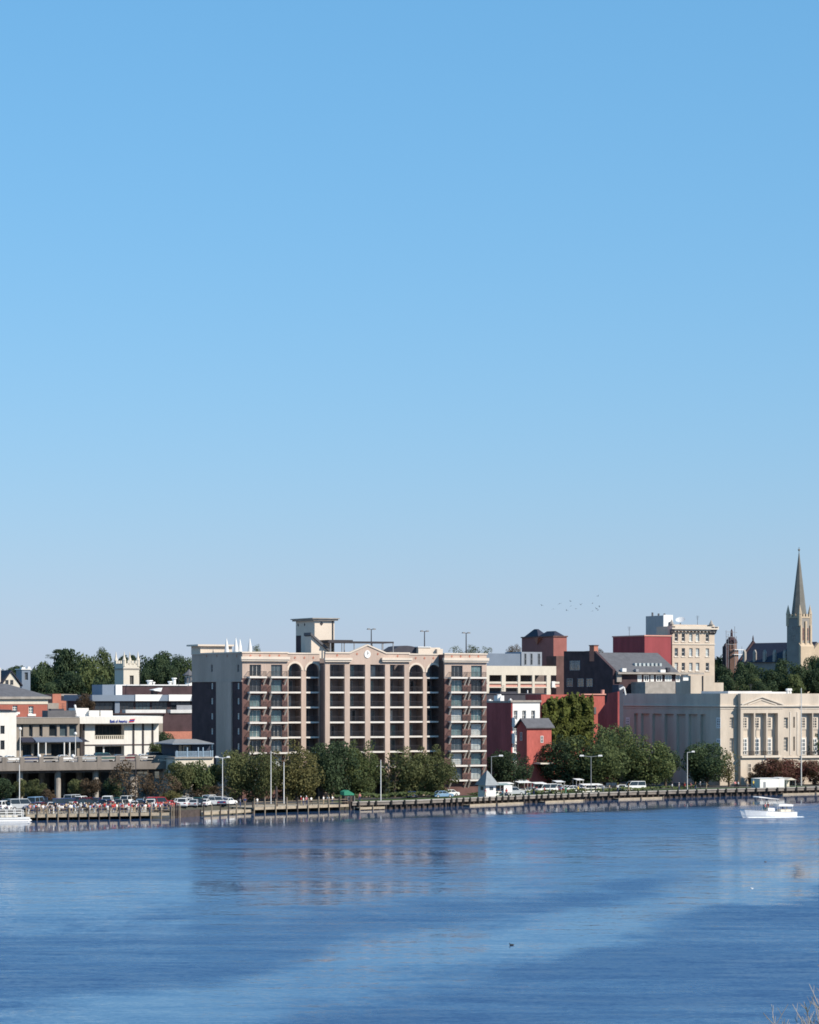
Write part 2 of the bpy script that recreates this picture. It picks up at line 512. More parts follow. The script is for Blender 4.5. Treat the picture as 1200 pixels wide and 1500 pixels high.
# ------------------------------------------------------------------ the riverside apartment block
H = Fr(355, 558)
HZ0 = 1.2
hotel = H.root('apartment_building', 'long brick and stucco riverside block with balconies, arched bays and a clock gable', 'building', HZ0, None)
FLOOR = 22.25 / F * H.Y(H.u(375))
SLAB0 = H.z(991, H.u(375))
ZT = H.z(956.5, 0)                # parapet
SD = H.v(281)                     # depth of the side
UR = H.u(713)
REC, IN = 2.8, 3.2                # set-back of the arched bays, depth of the loggias
slabs = [SLAB0 - FLOOR * k for k in range(9)]
slabs = [z for z in slabs if z > 2.5]
uL = H.u(421.5)                   # end of the first wing
uC0, uC1 = H.u(476.5), H.u(599.5) # central block
uR = H.u(651.5)                   # start of the second wing
zbrick = H.z(993.5, 0)

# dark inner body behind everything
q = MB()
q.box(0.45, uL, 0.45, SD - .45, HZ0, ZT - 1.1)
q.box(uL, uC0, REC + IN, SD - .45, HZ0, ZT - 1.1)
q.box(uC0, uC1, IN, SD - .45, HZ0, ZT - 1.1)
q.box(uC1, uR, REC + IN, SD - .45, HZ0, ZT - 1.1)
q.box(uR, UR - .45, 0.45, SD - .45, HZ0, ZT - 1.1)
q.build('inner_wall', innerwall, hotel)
q = MB()
q.box(0.45, UR - .45, 6.5, SD - .45, ZT - 1.1, ZT - 0.9)
q.build('roof_deck', conc_dark, hotel)

# ---- wings: brick below, stucco on top, two bays of glass doors
def wing(u0, u1, bays, bal, zlow):
    holes = []
    for (a, b_) in bays:
        for z in slabs:
            holes.append((a, b_, z + 0.02, z + 2.45))
    m = MB(); m.holed(u0, u1, HZ0, zbrick, [h for h in holes], 0, 0.45)
    m.build('brick_wall', brick, hotel)
    m = MB(); m.holed(u0, u1, zbrick, ZT, [h for h in holes], 0, 0.45)
    m.build('stucco_wall', stucco, hotel)
    for (a, b_) in bays:
        for z in slabs:
            window(hotel, a, b_, z + 0.02, z + 2.45, 0.40, slab_w if R.random() < .35 else greymetal, pick_glass((2, 5, 2, 4)), 3, 1, 0.09, 'balcony_door')
    for (a, b_), (c, d) in zip(bays, bal):
        for i, z in enumerate(slabs):
            f = MB(); f.box(c, d, -1.25, 0.0, z - 0.34, z)
            s_ = f.build('balcony_slab', slab_w, hotel)
            for x in (c + .02, d - .32):
                br = MB(); br.prism([(-1.15, z - .345), (-.75, z - .345), (0, z - 1.35), (0, z - 1.8)], 'x', x, x + .3)
                br.build('bracket', stucco_hi, hotel)
            rl = MB()
            rl.box(c + .03, d - .03, -1.2, -1.15, z + 1.0, z + 1.06)
            rl.box(c + .03, c + .08, -1.15, -.02, z + 1.0, z + 1.06); rl.box(d - .08, d - .03, -1.15, -.02, z + 1.0, z + 1.06)
            n = int((d - c) / .16)
            for j in range(n + 1):
                x = c + .04 + (d - c - .1) * j / n
                rl.box(x, x + .022, -1.19, -1.165, z, z + 1.0)
            for j in range(7):
                y = -1.1 + j * .16
                rl.box(c + .045, c + .065, y, y + .022, z, z + 1.0); rl.box(d - .065, d - .045, y, y + .022, z, z + 1.0)
            rl.build('railing', darkmetal, hotel)
    cr = MB()
    z = H.z(968.5, 0)
    cr.box(u0 - .35, u1 + .15, -.55, 0.0, z, z + .35); cr.box(u0 - .5, u1 + .25, -.75, 0.0, z + .353, z + .95)
    cr.build('cornice', stucco_hi, hotel)
    cp = MB(); cp.box(u0 - .15, u1 + .15, -.18, .6, ZT, ZT + .28); cp.build('parapet_cap', stucco_hi, hotel)
    return holes

def proj(px, d):                     # a slab edge standing proud of the wall
    return H.u(px, d)
bay_L = [(H.u(364.5, .4), H.u(381.5, .4)), (H.u(396, .4), H.u(412.5, .4))]
bal_L = [(proj(366, -1.25), proj(391, -1.25)), (proj(397.5, -1.25), proj(422, -1.25))]
bay_R = [(H.u(660, .4), H.u(676.5, .4)), (H.u(689, .4), H.u(705, .4))]
bal_R = [(proj(661, -1.25), proj(685.5, -1.25)), (proj(689, -1.25), proj(713, -1.25))]
wing(0, uL, bay_L, bal_L, 0)
wing(uR, UR, bay_R, bal_R, 0)
m = MB(); m.box(uR, uR + .45, .45, REC + IN, HZ0, ZT); m.box(UR - .45, UR, .45, SD, HZ0, ZT)
m.build('return_wall', brick, hotel)

# ---- arched bays
def arched(u0, u1, openings, peak_py, last_full=True):
    zc = H.z(peak_py, u0, REC)
    ztop = ZT - .1
    spring = {}
    w = MB()
    x = u0
    for (a, b_) in openings:
        r = (b_ - a) / 2
        zs = zc - r
        w.box(x, a, REC, REC + .6, HZ0, ztop)
        n = 12
        for i in range(n):
            xa, xb = a + (b_ - a) * i / n, a + (b_ - a) * (i + 1) / n
            f = lambda t: zs + math.sqrt(max(0, r * r - (t - (a + b_) / 2) ** 2))
            w.solid([(xa, REC, f(xa)), (xb, REC, f(xb)), (xb, REC, ztop), (xa, REC, ztop), (xa, REC + .6, f(xa)), (xb, REC + .6, f(xb)), (xb, REC + .6, ztop), (xa, REC + .6, ztop)],
                    [(0, 1, 2, 3), (4, 5, 6, 7), (0, 1, 5, 4)])
        x = b_
    w.box(x, u1, REC, REC + .6, HZ0, ztop)
    w.build('arcade_wall', stucco, hotel)
    w = MB()
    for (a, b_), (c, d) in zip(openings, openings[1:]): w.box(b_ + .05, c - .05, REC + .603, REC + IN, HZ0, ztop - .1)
    w.build('shade_partition', innerwall, hotel)  # added to darken the arched bays, shade put into its colour
    tr = MB()
    for (a, b_) in openings:
        r = (b_ - a) / 2; zs = zc - r; c = (a + b_) / 2
        for i in range(12):
            t0, t1 = math.pi * i / 12, math.pi * (i + 1) / 12
            P = lambda t, rr, d: (c + rr * math.cos(t), d, zs + rr * math.sin(t))
            tr.solid([P(t0, r, REC - .12), P(t0, r + .4, REC - .12), P(t1, r + .4, REC - .12), P(t1, r, REC - .12), P(t0, r, REC), P(t0, r + .4, REC), P(t1, r + .4, REC), P(t1, r, REC)],
                     [(0, 1, 2, 3), (0, 1, 5, 4), (2, 3, 7, 6), (1, 2, 6, 5), (3, 0, 4, 7)])
    tr.build('arch_trim', stucco_hi, hotel)
    for (a, b_) in openings:
        for z in slabs:
            loggia(a, b_, z, REC)
    cp = MB(); cp.box(u0, u1, REC - .15, REC + .75, ztop, ztop + .28); cp.build('parapet_cap', stucco_hi, hotel)

def loggia(a, b_, z, d0):
    s_ = MB(); s_.box(a, b_, d0 + .08, d0 + IN - .05, z - .34, z)
    s_.build('balcony_slab', slab_w, hotel)
    rl = MB()
    rl.box(a, b_, d0 + .14, d0 + .19, z + 1.0, z + 1.06)
    n = int((b_ - a) / .17)
    for j in range(n + 1):
        x = a + (b_ - a - .03) * j / n
        rl.box(x, x + .022, d0 + .155, d0 + .177, z, z + 1.0)
    rl.build('railing', darkmetal, hotel)
    g0 = a + (b_ - a) * .02
    window(hotel, g0, g0 + (b_ - a) * R.uniform(.55, .8), z + .02, z + 2.3, d0 + IN - .02, greymetal, pick_glass((3, 4, 3, 3)), 3, 1, .08, 'balcony_door')

opL = [(H.u(422.5, REC), H.u(441.5, REC)), (H.u(448.5, REC), H.u(467.5, REC))]
opR = [(H.u(599.6, REC), H.u(619.8, REC)), (H.u(625.4, REC), H.u(645.5, REC))]
arched(uL, uC0, opL, 971.5)
arched(uC1, uR, opR, 973.5)

# ---- central block: five piers, four loggia columns, gable with the clock
piers = [(476.5, 483.3), (505, 512.6), (535, 542.6), (564.2, 571.4), (592.6, 599.5)]
ztopC = H.z(957.5, H.u(540))
zhead = H.z(973.5, H.u(540))
for a, b_ in piers:
    m = MB(); m.box(H.u(a), H.u(b_), 0, .7, HZ0, zhead); m.build('pier', stucco, hotel)
    m = MB(); m.box(H.u(a) + .05, H.u(b_) - .05, .703, IN, HZ0, zhead); m.build('shade_partition', innerwall, hotel)  # dark part behind each pier, added to paint in the loggia shade
q = MB()
uG0, uG1, uGp = H.u(512.5), H.u(565.5), H.u(538.2)
q.prism([(uC0, zhead), (uC1, zhead), (uC1, ztopC), (uG1, ztopC), (uGp, H.z(945.8, uGp)), (uG0, ztopC), (uC0, ztopC)], 'y', 0, .6)
q.build('gable_wall', stucco, hotel)
cp = MB()
za = H.z(945.8, uGp)
for (x0, z0, x1, z1) in ((uC0, ztopC, uG0, ztopC), (uG0, ztopC, uGp, za), (uGp, za, uG1, ztopC), (uG1, ztopC, uC1 + .15, ztopC)):
    cp.solid([(x0, -.18, z0), (x1, -.18, z1), (x1, -.18, z1 + .3), (x0, -.18, z0 + .3), (x0, .75, z0), (x1, .75, z1), (x1, .75, z1 + .3), (x0, .75, z0 + .3)],
             [(0, 1, 2, 3), (4, 5, 6, 7), (3, 2, 6, 7), (0, 1, 5, 4), (1, 2, 6, 5), (0, 3, 7, 4)])
cp.build('parapet_cap', stucco_hi, hotel)
for (x0, x1) in ((uC0 - .2, H.u(513.5)), (H.u(559), uC1 + .3)):
    z = H.z(969.5, x0)
    cr = MB(); cr.box(x0, x1, -.5, 0, z, z + .35); cr.box(x0 - .15, x1 + .15, -.7, 0, z + .353, z + .85)
    cr.build('cornice', stucco_hi, hotel)
for (a, b_), (c, d) in zip(piers, piers[1:]):
    for z in slabs:
        loggia(H.u(b_), H.u(c), z, 0)
# clock
zc = H.z(958.3, uGp)
ck = MB()
n = 20
ck.solid([(uGp + .72 * math.cos(2 * math.pi * i / n), y, zc + .82 * math.sin(2 * math.pi * i / n)) for y in (-.12, 0) for i in range(n)],
         [tuple(range(n))] + [(i, (i + 1) % n, n + (i + 1) % n, n + i) for i in range(n)])
ckf = ck.build('clock', white, hotel)
hd = MB()
hd.solid([(uGp - .04, -.16, zc - .1), (uGp + .04, -.16, zc - .1), (uGp + .04, -.16, zc + .6), (uGp - .04, -.16, zc + .6)], [(0, 1, 2, 3)])
hd.solid([(uGp, -.15, zc - .05), (uGp + .3, -.15, zc + .25), (uGp + .25, -.15, zc + .32), (uGp - .05, -.15, zc + .05)], [(0, 1, 2, 3)])
hd.build('clock_hand', darkmetal, ckf, (0, 0, 0))
# small diamond ornaments along the frieze
for px, py, d in [(p, 960.5, 0) for p in (367, 381, 395, 409)] + [(p, 963.5, REC) for p in (432, 446, 459)] + [(494, 960, 0), (523, 958, 0), (553.5, 958, 0), (582.5, 961, 0)] + [(p, 964, REC) for p in (609, 622, 635)] + [(p, 961.5, 0) for p in (662, 675, 688, 701)]:
    u_, z_ = H.u(px, d), H.z(py, H.u(px, d), d)
    o_ = MB(); o_.prism([(u_, z_ - .28), (u_ + .24, z_), (u_, z_ + .28), (u_ - .24, z_)], 'y', d - .06, d)
    o_.build('ornament', brick_pink, hotel)

# ---- the shaded side: brick with stucco pilaster, band and top storey, slit windows
zband = H.z(996.5, 0, SD * .5)
slv = [H.v(349), H.v(310.5)]
holes = []
for v_ in slv:
    for k in range(7):
        z_ = H.z(1001 + 22.1 * k + 4, 0, v_)
        if z_ > 4: holes.append((v_ - .55, v_ + .55, z_ - .65, z_ + .65))
ups = [(v_ - .5, v_ + .5, H.z(984.5, 0, v_), H.z(973.5, 0, v_)) for v_ in slv]
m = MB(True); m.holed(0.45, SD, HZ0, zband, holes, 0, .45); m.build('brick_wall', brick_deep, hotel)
m = MB(True); m.holed(0.45, SD, zband, ZT, ups, 0, .45); m.build('stucco_wall', stucco, hotel)
m = MB(True); m.box(-.05, SD + .1, -.16, 0, zband - .35, zband); m.build('band_course', stucco, hotel)
m = MB(True); m.box(H.v(340.5), H.v(318.5), -.3, 0, HZ0, zband - .36); m.build('pilaster', stucco, hotel)
for h in holes:
    window(hotel, h[0], h[1], h[2], h[3], .2, slab_w, glass_pale, 1, 2, .2, 'slit_window', True)
for h in ups:
    window(hotel, h[0], h[1], h[2], h[3], .2, greymetal, glass_dk, 1, 2, .1, 'slit_window', True)
for px in (303, 318, 333, 347):
    v_ = H.v(px); z_ = H.z(961, 0, v_)
    o_ = MB(True); o_.prism([(v_, z_ - .28), (v_ + .24, z_), (v_, z_ + .28), (v_ - .24, z_)], 'y', -.06, 0)
    o_.build('ornament', brick_pink, hotel)
m = MB(True); m.box(0, SD, -.15, .6, ZT, ZT + .28); m.build('parapet_cap', stucco_hi, hotel)
m = MB(); m.box(.45, UR, SD - .45, SD, HZ0, ZT); m.build('rear_wall', stucco, hotel)

# raised corner at the far end of the side
v0, v1 = H.v(294, 0), SD
zt = H.z(947, 0, SD)
m = MB(); m.box(-.05, H.u(340, v0), v0, v1 + .2, ZT + .3, zt); m.build('corner_attic', stucco_hi, hotel)
m = MB(); m.box(-.9, H.u(341, v0) + .2, v0 - .7, v1 + .8, zt, zt + .35); m.build('attic_cap', stucco_hi, hotel)

# stair tower with overhanging cap and its sloping stair cover
TV = 14.0
tu0, tu1 = H.u(461, TV), H.u(490, TV)
tv1 = H.v(433.5, tu0)
zt = H.z(906.5, tu0, TV)
zr = ZT - .9
m = MB(); m.box(tu0, tu1, TV, tv1, zr, zt); tw = m.build('stair_tower', stucco_hi, hotel)
m = MB(); m.box(tu0 - .9, tu1 + .9, TV - .9, tv1 + .9, zt, zt + .2); m.box(tu0 - .6, tu1 + .6, TV - .6, tv1 + .6, zt - .35, zt); m.build('tower_cap', conc_pale, hotel)
m = MB(True); m.box(H.v(441, tu0), H.v(434, tu0), tu0 - .06, tu0, zr, H.z(930, tu0, TV)); m.build('tower_door', brick_deep, hotel)
m = MB(); m.tube((H.u(487.5, TV), TV - .1, zr), (H.u(487.5, TV), TV - .1, zt - .4), .12); m.build('drain_pipe', darkmetal, hotel)
for px, py, side in ((471, 913.5, 0), (446.5, 915, 1), (437, 915.5, 1)):
    if side:
        v_ = H.v(px, tu0); z_ = H.z(py, tu0, v_); o_ = MB(True)
        o_.prism([(v_, z_ - .35), (v_ + .3, z_), (v_, z_ + .35), (v_ - .3, z_)], 'y', tu0 - .06, tu0)
    else:
        u_ = H.u(px, TV); z_ = H.z(py, u_, TV); o_ = MB()
        o_.prism([(u_, z_ - .45), (u_ + .4, z_), (u_, z_ + .45), (u_ - .4, z_)], 'y', TV - .06, TV)
    o_.build('ornament', darkmetal, hotel)
sv = TV - 3.2
a0, a1 = H.u(456, sv), H.u(482, sv)
za, zb_ = H.z(928, a0, sv), H.z(953, a1, sv)
m = MB(); m.prism([(a0, zr), (a1, zr), (a1, zb_ - .35), (a0, za - .35)], 'y', sv, TV - .02); m.build('stair_cover_wall', stucco_hi, hotel)
m = MB(); m.prism([(a0 - .3, za - .34), (a1 + .3, zb_ - .55), (a1 + .3, zb_), (a0 - .3, za + .2)], 'y', sv - .5, TV - .02); m.build('stair_cover_roof', slate, hotel)
# roof canopy: a long flat dark frame on thin posts
cv = 9.0
c0, c1 = H.u(481, cv), H.u(577, cv)
zc0 = H.z(941.5, c0, cv)
m = MB(); m.box(c0, c1, cv, cv + .35, zc0, zc0 + .35); m.box(c0, c1, cv + 5, cv + 5.35, zc0, zc0 + .35)
for j in range(9):
    x = c0 + (c1 - c0 - .3) * j / 8
    m.box(x, x + .3, cv + .35, cv + 5, zc0 + .02, zc0 + .3)
m.box(c0 + .1, H.u(517, cv), cv - .02, cv + 5.2, zc0 + .352, zc0 + .62)
m.build('roof_canopy', darkmetal, hotel)
for px in (484, 501, 519, 560, 576):
    for d in (cv + .1, cv + 5.1):
        x = H.u(px, cv)
        m = MB(); m.box(x, x + .18, d, d + .18, zr, zc0); m.build('canopy_post', greymetal, hotel)
# plant room and its dark vault
pv = 10.0
p0_, p1_ = H.u(613, pv), H.u(645, pv)
m = MB(); m.box(p0_, p1_, pv, pv + 6, zr, H.z(948.5, p0_, pv)); m.box(H.u(638, pv), H.u(646.5, pv), pv - .8, pv, zr, H.z(950.5, p0_, pv)); m.build('plant_room', stucco_hi, hotel)
m = MB(); m.box(p0_ - .2, H.u(631, pv), pv - .2, pv + 6.2, H.z(948.5, p0_, pv), H.z(947.3, p0_, pv)); m.build('plant_room_cap', white, hotel)
v0_, v1_ = H.u(574, pv), H.u(612.6, pv)
zz = H.z(956, v0_, pv); hh = H.z(945.5, v0_, pv) - zz
m = MB(); nn = 12
poly = [(v0_ + (v1_ - v0_) * i / nn, zz + hh * (math.sin(math.pi * (0.12 + 0.62 * i / nn)) ** .8) * (0.35 + .65 * min(1, i / 4))) for i in range(nn + 1)]
m.prism([(v0_, zr)] + poly + [(v1_, zr)], 'y', pv + 1, pv + 6); m.build('roof_vault', slate_dk, hotel)

# things standing on its roof
for i, (px, py0, py1) in enumerate(((544, 921.5, 957), (622, 924.5, 957), (683, 927, 957))):
    vv = 16.0
    u_ = H.u(px, vv)
    t = H.root('roof_lamp_post', ['dark twin head lamp post rising behind the clock gable', 'dark twin head lamp post above the pale plant room on the roof', 'dark twin head lamp post among the planting over the brick end wing'][i],
               'lamp post', zr, 'twin head lamp posts on the apartment roof', u_, vv)
    zt = H.z(py0, u_, vv) - zr
    m = MB(); m.tube((0, 0, 0), (0, 0, zt), .16, .1, 8); m.build('pole', darkmetal, t, (0, 0, 0))
    for s_ in (-1, 1):
        m = MB(); m.tube((0, 0, zt - .1), (s_ * .4, 0, zt - .05), .05); m.hip(min(s_ * .3, s_ * 1.0), max(s_ * .3, s_ * 1.0), -.25, .25, zt - .12, zt + .12, .1, .08)
        m.build('lamp_head', darkmetal, t, (0, 0, 0))
for i, px in enumerate((332, 345.5, 351.5, 366)):
    vv = 12 if i else 20
    u_ = H.u(px, vv)
    t = H.root('closed_parasol', ['tall folded white parasol nearest the raised corner of the roof', 'tall folded white parasol, first of the close pair on the roof', 'tall folded white parasol, second of the close pair on the roof', 'tall folded white parasol standing alone past the close pair'][i],
               'parasol', zr, 'folded white parasols on the apartment roof', u_, vv)
    zt = H.z((934, 933, 935, 934)[i], u_, vv) - zr
    m = MB(); m.tube((0, 0, 0), (0, 0, zt), .08, .05, 8); m.build('pole', galv, t, (0, 0, 0))
    m = MB(); m.lathe((0, 0, 0), [(.42, .5), (.5, zt * .3), (.36, zt * .6), (.12, zt * .88), (.03, zt * .98)], 9); m.build('canopy', white, t, (0, 0, 0))
# ------------------------------------------------------------------ buildings north of the block (bank, deck, houses behind)
def wall_box(root, fr, name, m, px0, px1, ytop, ybot, v=0, depth=8, z0=None, z1=None):
    """a plain block whose front spans two photo columns"""
    u0, u1 = fr.u(px0, v), fr.u(px1, v)
    zt = fr.z(ytop, u0, v) if z1 is None else z1
    zb = fr.z(ybot, u0, v) if z0 is None else z0
    q = MB(); q.box(u0, u1, v, v + depth, zb, zt)
    return q.build(name, m, root)

def fwin(root, fr, px0, px1, py0, py1, v, frame=white, pane=None, nx=2, nz=2, t=.12, name='window'):
    u0, u1 = fr.u(px0, v), fr.u(px1, v)
    return window(root, u0, u1, fr.z(py1, u0, v), fr.z(py0, u0, v), v, frame, pane or pick_glass(), nx, nz, t, name)

# ---- bank
B = Fr(116, 622)
bank_b = B.root('bank_building', 'white two storey bank with overhanging flat roof behind the parking deck', 'building', 6.0)
zb0 = 6.0
ztr, zfb = B.z(1050), B.z(1060.2)
q = MB()
rec = (B.u(139, 1.8), B.u(182, 1.8))
q.holed(B.u(122, 1.8), B.u(232.5, 1.8), zb0, zfb, [(rec[0], rec[1], B.z(1083, 5, 1.8), B.z(1061.5, 5, 1.8)), (rec[0], rec[1], zb0, B.z(1093, 5, 1.8))], 1.8, 3.8)
q.build('wall', ivory, bank_b)
q = MB(); q.box(B.u(122, 1.8), B.u(232.5, 1.8), 3.8, 16, zb0, zfb); q.build('inner_wall', innerwall, bank_b)
q = MB(); q.box(0, B.u(238.5), 0, 17, zfb, ztr); q.build('roof_fascia', ivory, bank_b)
q = MB(); q.box(.4, B.u(238.5) - .4, .4, 16.6, ztr, ztr + .08); q.build('roof', roofmem, bank_b)
for px in (122.6, 195.5, 209.5, 223.5):
    q = MB(); q.box(B.u(px, 1.8) - .22, B.u(px, 1.8) + .22, 1.68, 1.8, zb0, zfb); q.build('wall_joint', darkmetal, bank_b)
q = MB(); q.box(B.u(122, 1.8), B.u(226, 1.8), 1.62, 1.8, B.z(1091.8, 5, 1.8), B.z(1090.6, 5, 1.8)); q.build('floor_band', brick_deep, bank_b)
fwin(bank_b, B, 139.5, 181.6, 1063, 1082, 3.78, darkmetal, glass_dk, 8, 1, .15)
fwin(bank_b, B, 139.5, 181.6, 1094, 1107, 3.78, darkmetal, glass_dk, 6, 1, .15)
q = MB()
for i in range(15):
    x = rec[0] + (rec[1] - rec[0] - .2) * i / 14
    q.box(x, x + .2, 1.75, 1.95, B.z(1082.8, 5, 1.8), B.z(1078, 5, 1.8))
q.box(rec[0], rec[1], 1.7, 2.0, B.z(1078, 5, 1.8), B.z(1077.2, 5, 1.8)); q.build('balustrade', cream, bank_b)
for (a, b_, y0, d) in ((111, 130, 1037.5, 6), (131, 145.5, 1041, 5), (147.5, 165, 1041, 5)):
    wall_box(bank_b, B, 'roof_box', ivory, a, b_, y0, 1052, d, 5)
q = MB(); q.tube((B.u(113.5, 5), 5, ztr), (B.u(109.5, 5), 5, B.z(1032.5, 0, 5)), .25); q.build('roof_pipe', white, bank_b)
q = MB(); q.box(B.u(182.5, 1), B.u(185.5, 1), 1.2, 1.5, zb0, zb0 + .1); 
q = MB(); q.box(B.u(152.5, 2), B.u(154.3, 2), 2.6, 3.0, zb0, B.z(1093, 5, 1.8)); q.build('porch_column', white, bank_b)
# roof sign: blue lettering and a red flag mark
blue_sign = mat('blue sign letters', (0.02, 0.05, 0.35), 0.5, 0.03)
red_sign = mat('red sign mark', (0.55, 0.03, 0.04), 0.5, 0.03)
zs = B.z(1058.6, 10)
sg = B.root('roof_sign', 'blue lettering with a red flag mark on the white bank fascia', 'sign', zs, None, B.u(161), 0)
cu = bpy.data.curves.new('lettering', 'FONT'); cu.body = 'Bank of America'; cu.size = 1.0; cu.extrude = .05
tmp = bpy.data.objects.new('lettering', cu); COL.objects.link(tmp)
bpy.context.view_layer.update()
me = bpy.data.meshes.new_from_object(tmp.evaluated_get(bpy.context.evaluated_depsgraph_get()))
bpy.data.objects.remove(tmp)
xs = [v_.co.x for v_ in me.vertices]
wid = B.u(186.5) - B.u(161)
me.transform(Matrix.Translation((0, -.08, 0)) @ Matrix.Rotation(rad(90), 4, 'X') @ Matrix.Diagonal((wid / max(xs), 1.0, 1, 1)))
me.materials.clear(); me.materials.append(blue_sign)
link(bpy.data.objects.new('lettering', me), sg)
fx = wid + .35
for j in range(3):
    q = MB(); z_ = .05 + j * .28
    q.solid([(fx + .15 * j, -.12, z_), (fx + 1.3 + .1 * j, -.12, z_ + .1), (fx + 1.3 + .1 * j, -.12, z_ + .28), (fx + .15 * j, -.12, z_ + .18), (fx + .15 * j, 0, z_), (fx + 1.3 + .1 * j, 0, z_ + .1), (fx + 1.3 + .1 * j, 0, z_ + .28), (fx + .15 * j, 0, z_ + .18)],
            [(0, 1, 2, 3), (0, 1, 5, 4), (2, 3, 7, 6)])
    q.build('flag_stripe', red_sign if j != 1 else blue_sign, sg, (0, 0, 0))

# ---- brown grey wing beside the bank
C = Fr(24, 612)
cw = C.root('office_wing', 'brown grey office wing with blue grey awning, joined to the white bank', 'building', 6.0)
zt, zf, = C.z(1052), C.z(1060.5)
ho = [(C.u(a, .8), C.u(b_, .8), C.z(1079, 5, .8), C.z(1061.5, 5, .8)) for a, b_ in ((31, 34), (42.5, 48), (57.5, 62.5), (72, 83.5), (87.5, 98.5), (101.5, 112))]
lo = [(C.u(a, .8), C.u(b_, .8), 6.0, C.z(1090, 5, .8)) for a, b_ in ((33, 46), (50, 58), (75, 100), (103, 113))]
q = MB(); q.holed(0.2, C.u(116.5, .8), 6.0, zf, ho + lo, .8, 1.5); q.build('wall', taupe, cw)
q = MB(); q.box(0, C.u(117), 0, 14, zf, zt); q.build('roof_fascia', taupe, cw)
q = MB(); q.box(.3, C.u(117) - .3, -.06, 14, zt, zt + .12); q.build('roof_edge', conc_pale, cw)
q = MB(); q.box(.3, C.u(116.5, .8), 1.5, 13, 6.0, zf); q.build('inner_wall', innerwall, cw)
for h in ho: window(cw, h[0], h[1], h[2], h[3], 1.3, greymetal, R.choice((glass_dk, glass_dk, glass_mid)), 1, 1, .12)
for h in lo: window(cw, h[0], h[1], h[2], h[3], 1.3, darkmetal, glass_dk, 2, 1, .12, 'shop_window')
q = MB()
a0, a1 = C.u(53, -2), C.u(121, -2)
zt_, zb_ = C.z(1080, 5, 0), C.z(1087.5, 5, -2)
q.prism([(.78, zt_), (-2, zb_ + .25), (-2, zb_), (.78, zb_)], 'x', a0, a1); q.build('awning', awning_bl, cw)
q = MB(); q.prism([(.78, zt_), (-1.2, zb_ + .25), (-1.2, zb_), (.78, zb_)], 'x', C.u(32, -1), a0 - .02); q.build('awning', slate_bl, cw)
q = MB(); q.prism([(a1 + .02, zb_), (a1 + 2.2, zb_), (a1 + .02, zt_)], 'y', -.8, .78); q.build('awning_gusset', slate_bl, cw)
for px in (56, 67, 94, 102):
    q = MB(); q.tube((C.u(px, -1.8), -1.8, 6), (C.u(px, -1.8), -1.8, zb_), .16, n=8); q.build('awning_post', white, cw)
wall_box(cw, C, 'roof_screen', slate, 70, 111, 1041, 1053, 6, 4)
wall_box(cw, C, 'roof_unit', slate_dk, 75, 94, 1038.5, 1042, 7, 2)

# ---- ivory house at the frame's edge
D_ = Fr(-40, 580)
hs = D_.root('corner_building', 'ivory two storey house with dark cornice beyond the parking deck', 'building', 6.0)
u1 = D_.u(24)
wn_ = [(D_.u(a), D_.u(b_), D_.z(y1, 8), D_.z(y0, 8)) for a, b_ in ((-28, -20), (-12, -5), (0.5, 6.8)) for y0, y1 in ((1063, 1075), (1084.5, 1098))]
q = MB(); q.holed(0, u1, 6.0, D_.z(1041, 8), wn_, 0, .5); q.build('wall', ivory, hs)
q = MB(); q.box(0.02, u1, .5, 14, 6.0, D_.z(1041, 8)); q.build('rear_block', ivory, hs)
for h in wn_: window(hs, *h, .4, darkmetal, glass_dk, 2, 2, .1)
q = MB(); q.box(-.3, D_.u(16), -.5, 14, D_.z(1041, 8) + .01, D_.z(1039.5, 8)); q.box(-.3, u1 + .5, -.3, 14, D_.z(1042, 8) + .01, D_.z(1041, 8) + .005); q.build('cornice', slate_dk, hs)
q = MB(); q.box(D_.u(15), D_.u(27), 1, 3, D_.z(1043.5, 8, 1), D_.z(1041.2, 8, 1)); q.box(D_.u(16), D_.u(27.5), .6, 3, D_.z(1048, 8, 1), D_.z(1045, 8, 1)); q.build('corner_moulding', white, hs)

# ---- brick house with the hipped roof
E = Fr(-30, 690)
bh = E.root('brick_house', 'red brick hall with grey hipped roof and cream eaves band', 'building', 7.0)
u1 = E.u(69.5)
zt = E.z(1024, 10)
wn_ = [(E.u(a), E.u(b_), E.z(y1, 10), E.z(y0, 10)) for a, b_, y0, y1 in ((-8, 0, 1034, 1048), (18.5, 25.5, 1033.5, 1043), (42, 49, 1034.5, 1046))]
q = MB(); q.holed(0, u1, 7, E.z(1031.5, 10), wn_, 0, .5); q.build('wall', brick_far, bh)
q = MB(); q.box(.02, u1, .5, 18, 7, E.z(1031.5, 10)); q.build('rear_block', brick_far, bh)
q = MB(); q.box(-.1, u1 + .1, -.12, 18.1, E.z(1031.5, 10), zt); q.build('eaves_band', cream, bh)
q = MB(); q.box(-.8, u1 + .8, -.8, 18.8, zt, E.z(1020.5, 10)); q.build('eaves', conc_pale, bh)
q = MB(); q.hip(-.8, u1 + .8, -.8, 18.8, E.z(1020.5, 10) + .004, E.z(1001.5, 10, 9), 9.0, 9.4); q.build('roof', slate, bh)
for h in wn_:
    f = window(bh, *h, .35, white, glass_teal, 2, 3, .18)
    q = MB(); q.box(h[0] - .25, h[1] + .6, -.2, .0, h[2] - .55, h[2]); q.build('window_sill', white, bh)

